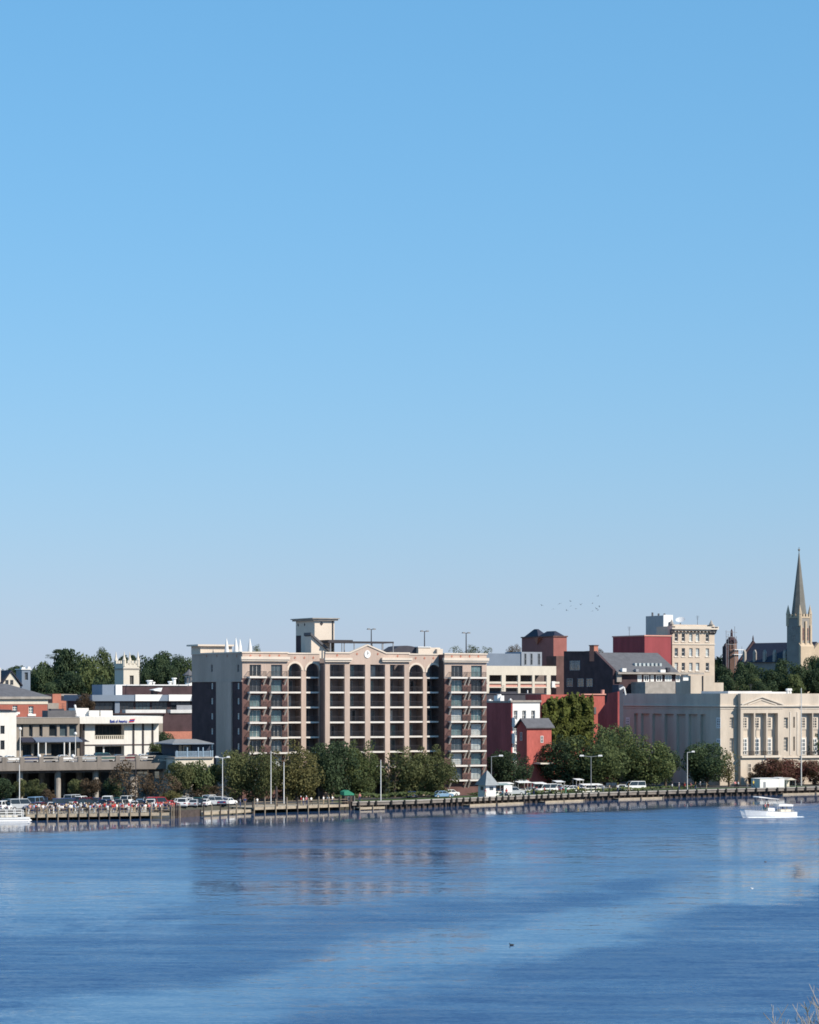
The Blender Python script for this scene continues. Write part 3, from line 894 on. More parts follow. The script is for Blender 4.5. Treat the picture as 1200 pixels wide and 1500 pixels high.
# ---- white gabled chapel and its grey tower behind
K = Fr(3, 840)
ch = K.root('gabled_house', 'cream steep gabled house front with pale chimney behind the hipped roof', 'building', 9.0)
ua, ub, uc = K.u(2.5), K.u(16), K.u(29)
q = MB(); q.prism([(ua, 9), (uc, 9), (uc, K.z(1004)), (ub, K.z(984.5)), (ua, K.z(1004))], 'y', 0, 16); q.build('wall', cream, ch)
q = MB(); q.solid([(ub, -.5, K.z(984)), (uc + .8, -.5, K.z(1005.5)), (uc + .8, 16.5, K.z(1005.5)), (ub, 16.5, K.z(984)), (ub, -.5, K.z(984) + .5), (uc + .8, -.5, K.z(1005.5) + .5), (uc + .8, 16.5, K.z(1005.5) + .5), (ub, 16.5, K.z(984) + .5)], [(0, 1, 2, 3), (4, 5, 6, 7), (0, 1, 5, 4), (1, 2, 6, 5), (2, 3, 7, 6), (3, 0, 4, 7)])
q.solid([(ub, -.5, K.z(984)), (ua - .8, -.5, K.z(1005.5)), (ua - .8, 16.5, K.z(1005.5)), (ub, 16.5, K.z(984)), (ub, -.5, K.z(984) + .5), (ua - .8, -.5, K.z(1005.5) + .5), (ua - .8, 16.5, K.z(1005.5) + .5), (ub, 16.5, K.z(984) + .5)], [(0, 1, 2, 3), (4, 5, 6, 7), (0, 1, 5, 4), (1, 2, 6, 5), (2, 3, 7, 6), (3, 0, 4, 7)])
q.build('roof', slate_bl, ch)
q = MB(); q.box(K.u(-2), K.u(2.6), 1, 2.5, 9, K.z(978.5)); q.build('chimney', cream, ch)
for a in (8, 15):
    fwin(ch, K, a, a + 4.5, 996, 1003, -.02, slate, glass_dk, 1, 2, .15)
gt = Fr(35, 900)
tw = gt.root('belfry_tower', 'grey blue belfry tower with louvred opening beside the cream gable', 'tower', 10.0)
q = MB(); q.holed(gt.u(32), gt.u(44.5), 10, gt.z(981), [(gt.u(36), gt.u(41), gt.z(996), gt.z(985))], 0, .6); q.build('wall', bluegrey, tw)
q = MB(); q.box(gt.u(32), gt.u(44.5), .6, 6, 10, gt.z(981)); q.build('rear_block', bluegrey, tw)
q = MB(); q.box(gt.u(32) - .3, gt.u(44.5) + .3, -.3, 6.3, gt.z(981), gt.z(979.7)); q.box(gt.u(32), gt.u(37), 0, 2, gt.z(979.7), gt.z(977.5)); q.box(gt.u(41), gt.u(44.5), 0, 2, gt.z(979.7), gt.z(976.5)); q.build('parapet', white, tw)
fwin(tw, gt, 36, 41, 985, 996, .5, greymetal, glass_dk, 1, 6, .1, 'louvre')

# ---- pink brick stair and blue roofed shed
J = Fr(77, 730)
pb = J.root('brick_annexe', 'pink brick annexe with stepped wall and blue slate roof', 'building', 7.0)
wall_box(pb, J, 'wall', brick_pink, 77, 89.5, 1016.5, 0, 0, 6, z0=7)
wall_box(pb, J, 'wall', brick_pink, 89.5, 97, 1026.5, 0, 0.003, 6, z0=7)
wall_box(pb, J, 'low_wall', conc_pale, 70, 86, 1030, 0, -2, 1.9, z0=7)
wall_box(pb, J, 'side_wall', teal_blue, 97, 112, 1028.5, 0, .5, 8, z0=7)
q = MB(); q.prism([(J.u(90), J.z(1019.5)), (J.u(113.5), J.z(1019.5)), (J.u(113.5), J.z(1017)), (J.u(90), J.z(1016.6))], 'y', .2, 9); q.build('roof_edge', conc_pale, pb)
q = MB(); q.prism([(J.u(90), J.z(1028)), (J.u(113), J.z(1028)), (J.u(113), J.z(1019.6)), (J.u(90), J.z(1019.6))], 'y', .3, 8.9); q.build('roof', slate_bl, pb)

# ---- long office block behind, dark bands
M = Fr(135, 700)
ob = M.root('office_block', 'long flat roofed block with dark bands and painted sunlit fascia patches behind the bank', 'building', 7.0)
uE = M.u(300)
wall_box(ob, M, 'penthouse', bluegrey, 150, 169.5, 1003, 1020, 12.4, 8)
wall_box(ob, M, 'penthouse_front', white, 169.6, 179, 1003, 1020, 12, 8.4)
wall_box(ob, M, 'upper_wall', brick_deep, 179.1, 300, 1004.5, 1020, 12.3, 10)
q = MB(); q.box(M.u(179, 12), uE, 12, 22, M.z(1004.5, 10, 12), M.z(1002.6, 10, 12)); q.build('roof', roofmem, ob)
q = MB(); q.box(0, uE, 0, 22, M.z(1027, 10), M.z(1018, 10)); q.build('fascia', bluegrey, ob)
for a, b_, c in ((198, 237.5, 232), (247, 281, 278)):
    q = MB(); z0, z1 = M.z(1027, 12), M.z(1017.5, 12)
    q.prism([(M.u(a), z0), (M.u(c), z0), (M.u(b_), z1), (M.u(a), z1)], 'y', -.25, -.003); q.build('sunlit_fascia', white, ob)  # white slanted patches paint sunlight onto the blue grey fascia
q = MB(); q.box(0.3, uE, 1.5, 20, 7, M.z(1027, 10)); q.build('recessed_wall', brick_deep, ob)
for i, (a, b_) in enumerate(((139, 168), (176, 196), (198, 220), (222, 245), (250, 279))):
    fwin(ob, M, a, b_, 1028.5, 1040, 1.45, darkmetal, glass_dk if i != 2 else glass_mid, 4, 1, .15)
wall_box(ob, M, 'pier', bluegrey, 168.5, 175.5, 1027, 0, .6, 1.2, z0=7)
q = MB(); q.prism([(M.u(222, 8), M.z(1010.5, 10, 8)), (M.u(236, 8), M.z(1007.5, 10, 8)), (M.u(234, 8), M.z(1013, 10, 8)), (M.u(225, 8), M.z(1012, 10, 8))], 'y', 7, 10); q.build('roof_hatch', white, ob)
q = MB(); q.box(M.u(225, 8), M.u(233, 8), 8, 10, M.z(1018, 10, 8), M.z(1011.6, 10, 8)); q.build('hatch_wall', brick, ob)
for a, b_ in ((184, 243), (250, 282)):
    wall_box(ob, M, 'ledge', roofmem, a, b_, 1039.8, 1044.6, -2.6, 2.6)
wall_box(ob, M, 'balcony_screen', greymetal, 259, 282, 1033, 1039.8, -1.6, .3)
wall_box(ob, M, 'lower_wall', brick_deep, 238.5, 300, 1044.8, 0, -2.2, 3.6, z0=7)
wall_box(ob, M, 'lower_wall', taupe, 165, 238.4, 1044.8, 0, -2.2, 3.6, z0=7)
q = MB(); q.box(M.u(240, -3), M.u(282, -3), -3.4, -2.2, 7, M.z(1072, 10, -3)); q.build('red_base', brick_pink, ob)
wall_box(ob, M, 'dark_cap', brick_deep, 166, 243, 1044.7, 1046.4, -2.75, .5)
for px, py, r in ((219, 996.5, 1.0), (225, 999, .5), (249, 998, .7), (255, 993, .8)):
    u_ = M.u(px, 15)
    z_ = M.z(1002.6, 10, 12)
    q = MB(); q.lathe((u_, 15, z_), [(r * .6, 0), (r * .6, M.z(py, u_, 15) - z_ - .3), (r, M.z(py, u_, 15) - z_ - .25), (r * .8, M.z(py, u_, 15) - z_)], 8); q.build('roof_vent', white, ob)

# ---- gothic tower on the hill
Q = Fr(181, 940)
qt = Q.root('gothic_tower', 'cream battlemented gothic tower with corner pinnacles among the hill trees', 'tower', 12.0)
uw = Q.u(204); vw = Q.v(168)
zp = Q.z(974, 2)
q = MB(); q.holed(0, uw, 12, zp, [(Q.u(190), Q.u(196), Q.z(1003, 2), Q.z(989.5, 2))], 0, .6); q.build('wall', cream, qt)
q = MB(); q.box(0.02, uw, .6, vw, 12, zp); q.build('rear_block', cream, qt)
fwin(qt, Q, 190, 196, 989.5, 1003, .5, conc_pale, glass_dk, 2, 1, .15)
q = MB(); q.box(-.2, uw + .2, -.2, vw + .2, zp - 1.6, zp - 1.1); q.build('string_course', conc_pale, qt)
q = MB()
hm = 1.5
for j in range(4):
    a = uw * (j + .12) / 4
    q.box(a, a + uw * .13, 0, .5, zp, zp + hm); q.box(a, a + uw * .13, vw - .5, vw, zp, zp + hm)
    b_ = vw * (j + .12) / 4
    q.box(0, .5, b_ + .5, b_ + vw * .13, zp, zp + hm); q.box(uw - .5, uw, b_ + .5, b_ + vw * .13, zp, zp + hm)
q.box(0, uw, 0, .45, zp, zp + .5); q.box(0, .45, .45, vw, zp, zp + .5); q.build('battlement', cream, qt)
for a, b_ in ((.35, .35), (uw - .35, .35), (.35, vw - .35), (uw - .35, vw - .35)):
    q = MB(); q.lathe((a, b_, zp - .5), [(.6, 0), (.6, 2.0), (.7, 2.05), (.35, 3.2), (.05, 5.2)], 6); q.build('pinnacle', cream, qt)

# ---- white cupola beside the block's corner
P_ = Fr(277, 880)
cp_ = P_.root('cupola', 'small white cupola with grey pointed roof close to the block corner', 'cupola', 13.0)
q = MB(); r = 1.3
q.lathe((0, 0, P_.z(1003) - 1.0), [(2.0, 0), (2.0, 1.0), (r, 1.1), (r, P_.z(990) - P_.z(1003) + .9)], 8); q.lathe((0, 0, 13), [(2.4, 0), (2.4, P_.z(1003) - 14)], 8); q.build('drum', white, cp_)
q = MB(); q.lathe((0, 0, P_.z(990)), [(2.1, 0), (2.1, .3), (.9, 1.2), (.05, P_.z(980) - P_.z(990))], 8); q.build('roof', slate, cp_)
for a in range(8):
    q = MB(); an = 2 * math.pi * a / 8
    cx, cy = 1.22 * math.cos(an), 1.22 * math.sin(an)
    q.box(cx - .3, cx + .3, cy - .3, cy + .3, P_.z(1000), P_.z(992)); q.build('louvre', slate, cp_)

# ---- parking deck along the street
K2 = Fr(-30, 532)
pd = K2.root('parking_deck', 'weathered concrete parking deck on round columns with a post and rail edge', 'parking deck', 1.2)
uD = K2.u(268)
zt, zb_ = K2.z(1117.5, 15), K2.z(1128.5, 15)
zr_ = K2.z(1109.5, 15)
q = MB(); q.box(-20, uD, 0, 40, zb_ + .35, zt); q.build('deck_slab', conc_dark, pd)
q = MB(); q.box(-20, uD, -.25, 0, zb_, zt + .12); q.build('edge_beam', concrete, pd)
DECK_Z = zt
for i, px in enumerate((-28, 6, 32, 60, 89, 117, 145, 172, 201, 228, 254)):
    u_ = K2.u(px)
    q = MB(); q.box(u_ - .45, u_ + .45, -.28, .15, zb_ + .2, zr_ + .1); q.build('rail_post', concrete, pd)
q = MB()
for dz in (.42, 1.0):
    q.box(-20, uD, -.1, .05, zt + dz, zt + dz + .26)
q.build('rail', conc_pale, pd)
for row, v_ in enumerate((2.0, 12, 22, 32)):
    for px in (-20, 29, 84.5, 140, 193, 248):
        u_ = K2.u(px, 2.0)
        q = MB(); q.tube((u_, v_, .5), (u_, v_, zb_ + .35), .62, n=12); q.build('column', conc_pale, pd)
for v_ in (2.0, 12, 22, 32):
    q = MB(); q.box(-20, uD - .5, v_ - .4, v_ + .4, zb_ - .55, zb_ + .35); q.build('cross_beam', conc_dark, pd)
q = MB(); q.box(-20, uD, 39, 40, 1.0, zb_ + .35); q.build('rear_wall', conc_dark, pd)

# ---- restaurant with blue railing beside the deck
A = Fr(258, 544)
rs = A.root('restaurant', 'low restaurant with grey hipped roof and pale blue railing terrace', 'building', 1.2)
u1 = A.u(312)
zf = A.z(1109, 4, 0)
wall_box(rs, A, 'base_wall', cream, 257, 313, 1109.5, 0, .4, 9, z0=1.2)
q = MB(); q.box(-.3, u1 + .2, 0, 10, zf - .3, zf); q.build('terrace_floor', conc_pale, rs)
wall_box(rs, A, 'wall', teal_blue, 258, 306, 1089, 0, 4, 8, z0=zf)
wall_box(rs, A, 'end_wall', teal_blue, 282, 308, 1088, 0, 3, 1, z0=zf)
q = MB(); q.hip(-.2, A.u(312, 2), 1.5, 12, A.z(1089, 4, 2), A.z(1083, 4, 5), 2.2, 4.0); q.build('roof', mat('restaurant shingle', (.22, .22, .22), .85, .15, .9), rs)
q = MB(); q.box(-.2, A.u(312, 2), 1.45, 12, A.z(1090.3, 4, 2), A.z(1089, 4, 2) - .002); q.build('eaves', bluegrey, rs)
for a, b_ in ((262, 266), (268, 279)):
    fwin(rs, A, a, b_, 1092, 1105, 3.98, wood_pale, glass_mid, 2, 1, .2)
for px in (258.5, 274, 290, 297, 308, 311):
    q = MB(); q.box(A.u(px, .3), A.u(px, .3) + .2, .3, .5, zf, zf + 1.3 if px not in (274, 290, 297) else A.z(1095, 4)); q.build('rail_post', blue_rail, rs)
q = MB()
x = 0.0
q.box(0, u1, .36, .42, zf + 1.05, zf + 1.15); q.box(0, u1, .36, .42, zf + .1, zf + .18)
while x < u1:
    q.box(x, x + .09, .37, .41, zf + .18, zf + 1.05); x += .19
q.build('railing', blue_rail, rs)

# ------------------------------------------------------------------ south of the block
# ---- red sided shop house with white front
V = Fr(749, 645)
rh = V.root('shop_house', 'flat roofed house with deep red side and white front beside the brick block', 'building', 1.8)
u1, vd = V.u(791), V.v(705)
zt = V.z(1029)
wn_ = [(V.u(a), V.u(a + 5.5), V.z(y1, 4), V.z(y0, 4)) for a in (752.8, 765.3, 778.5) for y0, y1 in ((1041, 1054.5), (1064, 1078), (1090, 1102))]
q = MB(); q.holed(.4, u1, 1.8, zt, wn_, 0, .45); q.build('front_wall', white, rh)
q = MB(); q.box(0, .4, 0, vd, 1.8, zt - .1); q.box(.4, u1, .45, vd, 1.8, zt - .6); q.build('side_wall', brick_red, rh)
q = MB(); q.box(-.25, u1 + .3, -.3, .5, zt, zt + .5); q.box(-.1, .5, .5, vd, zt - .1, zt + .35); q.build('cornice', conc_pale, rh)
for h in wn_: window(rh, *h, .35, white, R.choice((glass_dk, glass_mid)), 2, 2, .14)
q = MB(); q.box(0.5, u1, .5, vd, zt - .6, zt - .1); q.build('roof', slate_dk, rh)
for y_ in (1063, 1088): 
    q = MB(); q.box(V.u(751), V.u(765), -1.6, 0, V.z(y_, 2) - 2.6, V.z(y_, 2) - 2.3)
    q.build('balcony', white, rh)
for y0, y1 in ((1057, 1062), (1080, 1086)):
    q = MB(); q.box(V.u(750), V.u(760), -1.5, -1.44, V.z(y1, 2), V.z(y0 - 1, 2)); q.box(V.u(750), V.u(750) + .1, -1.5, 0, V.z(y1 + 3, 2), V.z(y0 - 6, 2)); q.build('balcony_rail', white, rh)
for px, py, w in ((716, 1026, 1.2), (729, 1019, 1.8), (733, 1022, 1.0), (747, 1025, .7)):
    vv = max(3, V.v(px, 2)); 
    z_ = zt - .1
    q = MB(); hh = max(.5, V.z(py, 2, vv) - z_)
    q.box(2, 2 + w, vv, vv + w, z_, z_ + hh); q.tube((2 + w / 2, vv + w / 2, z_ + hh), (2 + w / 2, vv + w / 2, z_ + hh + .3), w * .3, n=8); q.build('roof_unit', white, rh)
# dark roof house behind it
V2 = Fr(735, 680)
dh = V2.root('dark_roof_building', 'low building with black roof below the white parking garage', 'building', 2)
wall_box(dh, V2, 'wall', slate_dk, 708, 800, 1016.5, 0, 0, 14, z0=2)
wall_box(dh, V2, 'roof_step', slate_dk, 733, 757, 1013, 1022, 2, 6)
wall_box(dh, V2, 'parapet', slate_dk, 708, 800, 1015.6, 1017, -.2, 1)
q = MB(); q.tube((V2.u(773, 4), 4, V2.z(1021)), (V2.u(773, 4), 4, V2.z(1011)), .15); q.build('vent_pipe', white, dh)

# ---- small red gabled house
X = Fr(772, 612)
gh = X.root('gabled_brick_house', 'small coral red brick house with grey gable roof facing the street', 'building', 1.6)
u1, vd = X.u(808), X.v(757)
zw = X.z(1066)
q = MB(); q.box(0, u1, 0, vd, 1.6, zw); q.prism([(0, zw), (vd, zw), (vd / 2, X.z(1055, 0, vd / 2))], 'x', 0.02, u1 - .02); q.build('wall', mat('coral brick', (0.43, 0.11, 0.09), .9, .25, .35, fine=.15, streak=True), gh)
zr_ = X.z(1054, 0, vd / 2)
for s_ in (0, 1):
    q = MB(); ya, yb = (-.5, vd / 2) if s_ == 0 else (vd + .5, vd / 2)
    q.solid([(-.4, ya, zw - .15), (u1 + .6, ya, zw - .15), (u1 + .6, yb, zr_), (-.4, yb, zr_), (-.4, ya, zw + .1), (u1 + .6, ya, zw + .1), (u1 + .6, yb, zr_ + .28), (-.4, yb, zr_ + .28)],
            [(0, 1, 2, 3), (4, 5, 6, 7), (0, 1, 5, 4), (1, 2, 6, 5), (2, 3, 7, 6), (3, 0, 4, 7)])
    q.build('roof_slope', slate, gh)
window(gh, X.u(792), X.u(796), X.z(1088, 3), X.z(1078, 3), 0, white, glass_dk, 2, 2, .1)
q = MB(); q.box(X.u(781), X.u(799), -3.5, -.2, X.z(1117, 3) - .3, X.z(1117, 3)); q.build('porch_roof', cream, gh)
window(gh, vd * .45, vd * .65, X.z(1085), X.z(1073), 0, white, glass_mid, 2, 2, .1, side=True)

# ---- white parking garage
Y_ = Fr(700, 735)
pg = Y_.root('parking_garage', 'cream parking garage with square openings and salmon guard bands', 'parking garage', 3)
u1 = Y_.u(813)
ops = [(717, 735), (741, 759), (762.5, 780), (783.5, 801), (807, 820)]
ho = []
for a, b_ in ops:
    for y0, y1 in ((989, 1006), (1007.5, 1024)):
        ho.append((Y_.u(a), Y_.u(b_), Y_.z(y1, 10), Y_.z(y0, 10)))
q = MB(); q.holed(Y_.u(680), Y_.u(815), 3, Y_.z(975.5, 10), ho, 0, .7); q.build('front_wall', cream, pg)
q = MB(); q.box(Y_.u(680), u1, 6, 24, 3, Y_.z(978, 10)); q.build('inner_wall', innerwall, pg)
q = MB(); q.box(Y_.u(680), u1, .7, 24, Y_.z(978, 10), Y_.z(977.5, 10)); q.build('top_deck', conc_pale, pg)
for a, b_ in ops:
    u0_, u1_ = Y_.u(a), Y_.u(b_)
    q = MB(); q.box(u0_, u1_, .15, .5, Y_.z(1006, 10), Y_.z(1003, 10)); q.build('guard_band', pinkband, pg)
    q = MB(); q.box(u0_, u1_, .1, .5, Y_.z(1001.5, 10), Y_.z(998.5, 10)); q.build('guard_rail', cream, pg)
wall_box(pg, Y_, 'side_pier', white, 809, 813.5, 998, 1007, -.4, .39)

# ---- blue grey hall behind it
Z = Fr(764, 790)
bl = Z.root('metal_hall', 'blue grey metal hall with narrow windows behind the parking garage', 'building', 5)
wall_box(bl, Z, 'wall', bluegrey, 690, 764, 957, 0, .3, 10, z0=5)
wall_box(bl, Z, 'bay_wall', mat('grey bay cladding', (.26, .29, .34), .7, .08), 764, 794, 955, 0, 0, 10, z0=5)
for a in (768, 777, 788): fwin(bl, Z, a, a + 3.5, 957, 974, -.02, greymetal, glass_dk, 1, 2, .12)
# ---- brick tower block with black roofs
T1 = Fr(811, 800)
tb = T1.root('brick_tower', 'dark red brick tower block with black hipped roof behind the garage', 'tower', 4)
vd, u1 = T1.v(764.5), T1.u(830.5)
zt = T1.z(933)
q = MB(); q.box(0, u1, 0, vd, 4, zt); q.build('wall', mat('tower brick', (0.30, 0.115, 0.10), .9, .12, .4, fine=.1), tb)
q = MB(); q.box(-.25, u1 + .25, -.25, vd + .25, zt, zt + .35); q.build('parapet_cap', brick, tb)
q = MB(); q.hip(.5, u1 - .5, .5, vd * .52, zt + .35, T1.z(924), 1.5, 2.5); q.build('roof', slate_bl, tb)
q = MB(); q.hip(.5, u1 - .5, vd * .52 + .01, vd - .5, zt + .35, T1.z(920), 1.5, 3.5); q.build('roof', slate_bl, tb)
q = MB(True); va, vb = T1.v(795), T1.v(783)
q.solid([(va, -.02, zt), (vb, -.02, zt), ((va * .35 + vb * .65), -.02, T1.z(944)), (va, -1.6, zt), (vb, -.3, zt)], [(0, 1, 2), (0, 3, 2), (3, 4, 2), (4, 1, 2), (0, 1, 4, 3)])
q.build('sunlit_wall_piece', brick_pink, tb)  # sunlit triangle on the shaded wall, its light put into paler brick
# low dark brick extension at its foot
wall_box(tb, T1, 'extension_wall', brick, 815, 832, 961, 0, -6, 5.9, z0=4)

# ---- dark gabled warehouse with chimney and long grey roof
U_ = Fr(900, 705)
wh = U_.root('warehouse', 'big warehouse with shaded gable end, chimney and long grey roof', 'building', 3)
vg = U_.v(828)
zE = U_.z(985.5)
vr = U_.v(872); zR = U_.z(957.5, 0, vr)
u1 = U_.u(990)
q = MB(True)
zTop = U_.z(954, 0, vg)
q.prism([(0, 3), (vg, 3), (vg, zTop), (U_.v(857), U_.z(954, 0, U_.v(857))), (vr, zR + .8), (0, zE + .8)], 'y', -.4, .4); q.build('gable_wall', brick_deep, wh)
q = MB(); q.box(.4, u1, 0, vg, 3, zE); q.build('body_wall', brick_deep, wh)
q = MB(); q.prism([(-.7, zE - .1), (vr, zR), (vr, zR + .3), (-.7, zE + .25)], 'x', .4, u1 + .5); q.build('roof_slope', slate, wh)
q = MB(); q.prism([(vr, zR), (vg, zE), (vg, zE + .3), (vr, zR + .3)], 'x', .4, u1 + .5); q.build('rear_roof_slope', slate, wh)
q = MB(); q.box(-.45, .8, vr - .2, vr + 2.2, zR - 2, U_.z(946, 0, vr)); q.build('chimney', brick_pink, wh)
q = MB(); q.box(-.6, .95, vr - .35, vr + 2.35, U_.z(946, 0, vr), U_.z(944.8, 0, vr)); q.build('chimney_cap', brick, wh)
for px, py0, py1 in ((841.5, 968, 982), (847.5, 968, 982), (837, 994, 1006), (853, 994, 1006), (866, 994, 1006)):
    v_ = U_.v(px); 
    window(wh, v_ - 1.6, v_ + 1.6, U_.z(py1, 0, v_), U_.z(py0, 0, v_), -.42, greymetal, glass_mid, 2, 3, .15, side=True)
q = MB(); q.box(.3, U_.u(1030, -1), -1.5, -.3, zE - .35, zE + .12); q.build('eaves_gutter', conc_pale, wh)
q = MB()
a, b_ = U_.u(920, 6), U_.u(962, 6)
for j in range(7):
    x = a + (b_ - a) * j / 7
    zz = zE + (zR - zE) * (3.5 / vr)
    q.box(x, x + (b_ - a) / 14, 2.4, 3.5, zz - .2, zz + .75)
q.build('skylight', glass_pale, wh)
for i, (a, b_) in enumerate(((934, 940), (943, 951), (953, 958), (961, 970), (974, 984), (990, 996))):
    fwin(wh, U_, a, b_, 988.5, 999, -.05, white, glass_dk if i % 2 else glass_pale, 2, 1, .3)
q = MB(); q.prism([(U_.u(941, -6), 3), (U_.u(985, -6), 3), (U_.u(985, -6), U_.z(998, 6, -6)), (U_.u(941, -6), U_.z(999, 6, -6))], 'y', -7.5, -.5)
q.build('sunlit_wall_patch', conc_pale, wh)  # pale block added in place of a slanting sunlit patch on the wall
for i, (px, py0, py1, w_) in enumerate(((912, 979, 984, 1.2), (932, 980, 984, .8), (968, 981, 985, 1.5), (978, 978, 984, .9), (904, 987, 999, 1.4), (1001, 988, 997, 1.6), (926, 1001, 1010, 1.2))):
    d_ = -1.2 if py1 < 986 else -.6
    u_ = U_.u(px, d_)
    q = MB(); q.box(u_, u_ + w_, d_, d_ + 1.1, U_.z(py1, u_, d_), U_.z(py0, u_, d_)); q.build('vent_box', (white, greymetal, white, slate_dk, conc_pale, white, greymetal)[i], wh)
# ---- pale annexe blocks in front of the beige hotel
A2 = Fr(1013, 745)
an = A2.root('annexe', 'plain pale annexe with vertical pipe between the warehouse and beige block', 'building', 4)
wall_box(an, A2, 'wall', lime, 1012, 1046, 990, 0, 0, 10, z0=4)
wall_box(an, A2, 'low_wall', lime, 1046, 1060, 1000, 0, 1, 8, z0=4)
q = MB(); q.tube((A2.u(1029.5), -.15, 4), (A2.u(1029.5), -.15, A2.z(990)), .15); q.build('drain_pipe', darkmetal, an)
# ---- red box hall
R1 = Fr(944.5, 790)
rb = R1.root('red_hall', 'tall blank red walled hall rising above the grey warehouse roof', 'building', 5)
vd, u1 = R1.v(898), R1.u(983)
zt = R1.z(932)
q = MB(); q.box(0, u1, 0, vd, 5, zt); q.build('wall', mat('hall red', (0.29, 0.062, 0.07), .85, .22, .3, streak=True), rb)
q = MB(); q.box(-.2, u1 + .2, -.2, vd + .2, zt, zt + .35); q.build('parapet_cap', pinkband, rb)
# ---- grey penthouse
G1 = Fr(971, 830)
gp = G1.root('lift_tower', 'square grey lift tower with white front behind the red hall', 'tower', 6)
vd, u1 = G1.v(945), G1.u(986)
zt = G1.z(901.5)
q = MB(); q.box(.3, u1, .3, vd, 6, zt); q.build('wall', mat('lift tower grey', (.46, .42, .40), .85, .08), gp)
q = MB(); q.box(0.3, u1 + .01, 0, .3, G1.z(919), zt + .2); q.build('front_panel', white, gp)
q = MB(); q.box(G1.u(980), G1.u(983.5), -.35, -.02, G1.z(919), G1.z(911)); q.build('duct', slate_dk, gp)
for px in (956, 965, 974):
    q = MB(); v_ = max(.6, G1.v(px, 1)); q.tube((1, v_, zt), (1, v_, zt + (1.1, .7, .6)[(px - 956) // 9]), .3); q.build('roof_vent', slate, gp)
# ---- beige classical block
B1 = Fr(985, 800)
bc = B1.root('beige_block', 'beige four storey block with heavy bracketed cornice and five window bays', 'building', 5)
u1 = B1.u(1047)
zt = B1.z(915, 5)
cols = [(988.5, 993.5), (998.8, 1003.8), (1009.8, 1014.8), (1019.5, 1024.8), (1034, 1039)]
wn_ = [(B1.u(a), B1.u(b_), B1.z(y1, 6), B1.z(y0, 6)) for a, b_ in cols for y0, y1 in ((928.3, 939.5), (949.5, 961.5), (970.8, 982.5))]
q = MB(); q.holed(0, u1, 5, zt, wn_, 0, .5); q.build('front_wall', tanbrick, bc)
q = MB(); q.box(0, u1, .5, 2.5, 5, zt - .3); q.box(0, u1, 2.503, 18, 5, B1.z(934, 0, 5)); q.box(u1 * .3, u1, 2.506, 16, B1.z(934, 0, 5) + .003, zt - .3); q.build('rear_block', tanbrick, bc)
for i, h in enumerate(wn_): window(bc, *h, .38, white, R.choice((glass_pale, glass_pale, glass_mid, glass_dk)), 1, 2, .14)
for h in wn_:
    q = MB(); q.box(h[0] - .2, h[1] + .2, -.15, 0, h[2] - .3, h[2]); q.build('window_sill', lime_hi, bc)
q = MB(); q.box(-.5, u1 + .3, -.9, 0, B1.z(924, 6), B1.z(922, 6)); q.box(-.9, u1 + .6, -1.4, 0, B1.z(922, 6) + .003, B1.z(917.5, 6)); q.build('cornice', lime_hi, bc)
q = MB(); q.box(-.15, u1 + .15, -.2, 0, B1.z(944.3, 6), B1.z(942.8, 6)); q.build('string_course', lime_hi, bc)
for px in (983.5, 1041, 1046):
    q = MB(); u_ = B1.u(px); q.prism([(-1.6, B1.z(918, 6)), (0, B1.z(918, 6)), (0, B1.z(929, 6)), (-.6, B1.z(927, 6))], 'x', u_ - .5, u_ + .4); q.build('bracket', slate, bc)
for px in (982.5, 1040.5):
    u_ = B1.u(px); q = MB(); q.lathe((u_, -.6, B1.z(917.4, 6)), [(.5, 0), (.7, .6), (.3, 1.4), (.05, 1.9)], 8); q.build('finial', conc_pale, bc)
for j in range(12):
    u_ = u1 * (j + .5) / 12
    q = MB(); q.box(u_ - .18, u_ + .18, -.75, -.01, B1.z(926, 6), B1.z(924, 6) - .003); q.build('modillion', lime_hi, bc)
sd_u, sd_v = B1.u(997, 8), 8
sdh = B1.root('satellite_dish', 'tilted white satellite dish on the roof of the beige block', 'satellite dish', zt - .3, None, sd_u, sd_v)
q = MB(); q.tube((0, 0, 0), (0, 0, B1.z(911, sd_u, sd_v) - zt), .2); q.build('mast', greymetal, sdh, (0, 0, 0))
q = MB()
zc = B1.z(909, sd_u, sd_v) - zt + .3
pts = []
nr, na = 4, 14
for i in range(nr + 1):
    for j in range(na):
        r = 1.45 * i / nr; an_ = 2 * math.pi * j / na
        p = Vector((r * math.cos(an_), r * math.sin(an_), 0.16 * r * r))
        p = Matrix.Rotation(rad(-24), 3, 'Y') @ (Matrix.Rotation(rad(24), 3, 'X') @ p)
        pts.append((p.x, p.y, p.z + zc))
q.solid(pts, [(i * na + j, i * na + (j + 1) % na, (i + 1) * na + (j + 1) % na, (i + 1) * na + j) for i in range(nr) for j in range(na)])
q.build('dish', roofmem, sdh, (0, 0, 0))

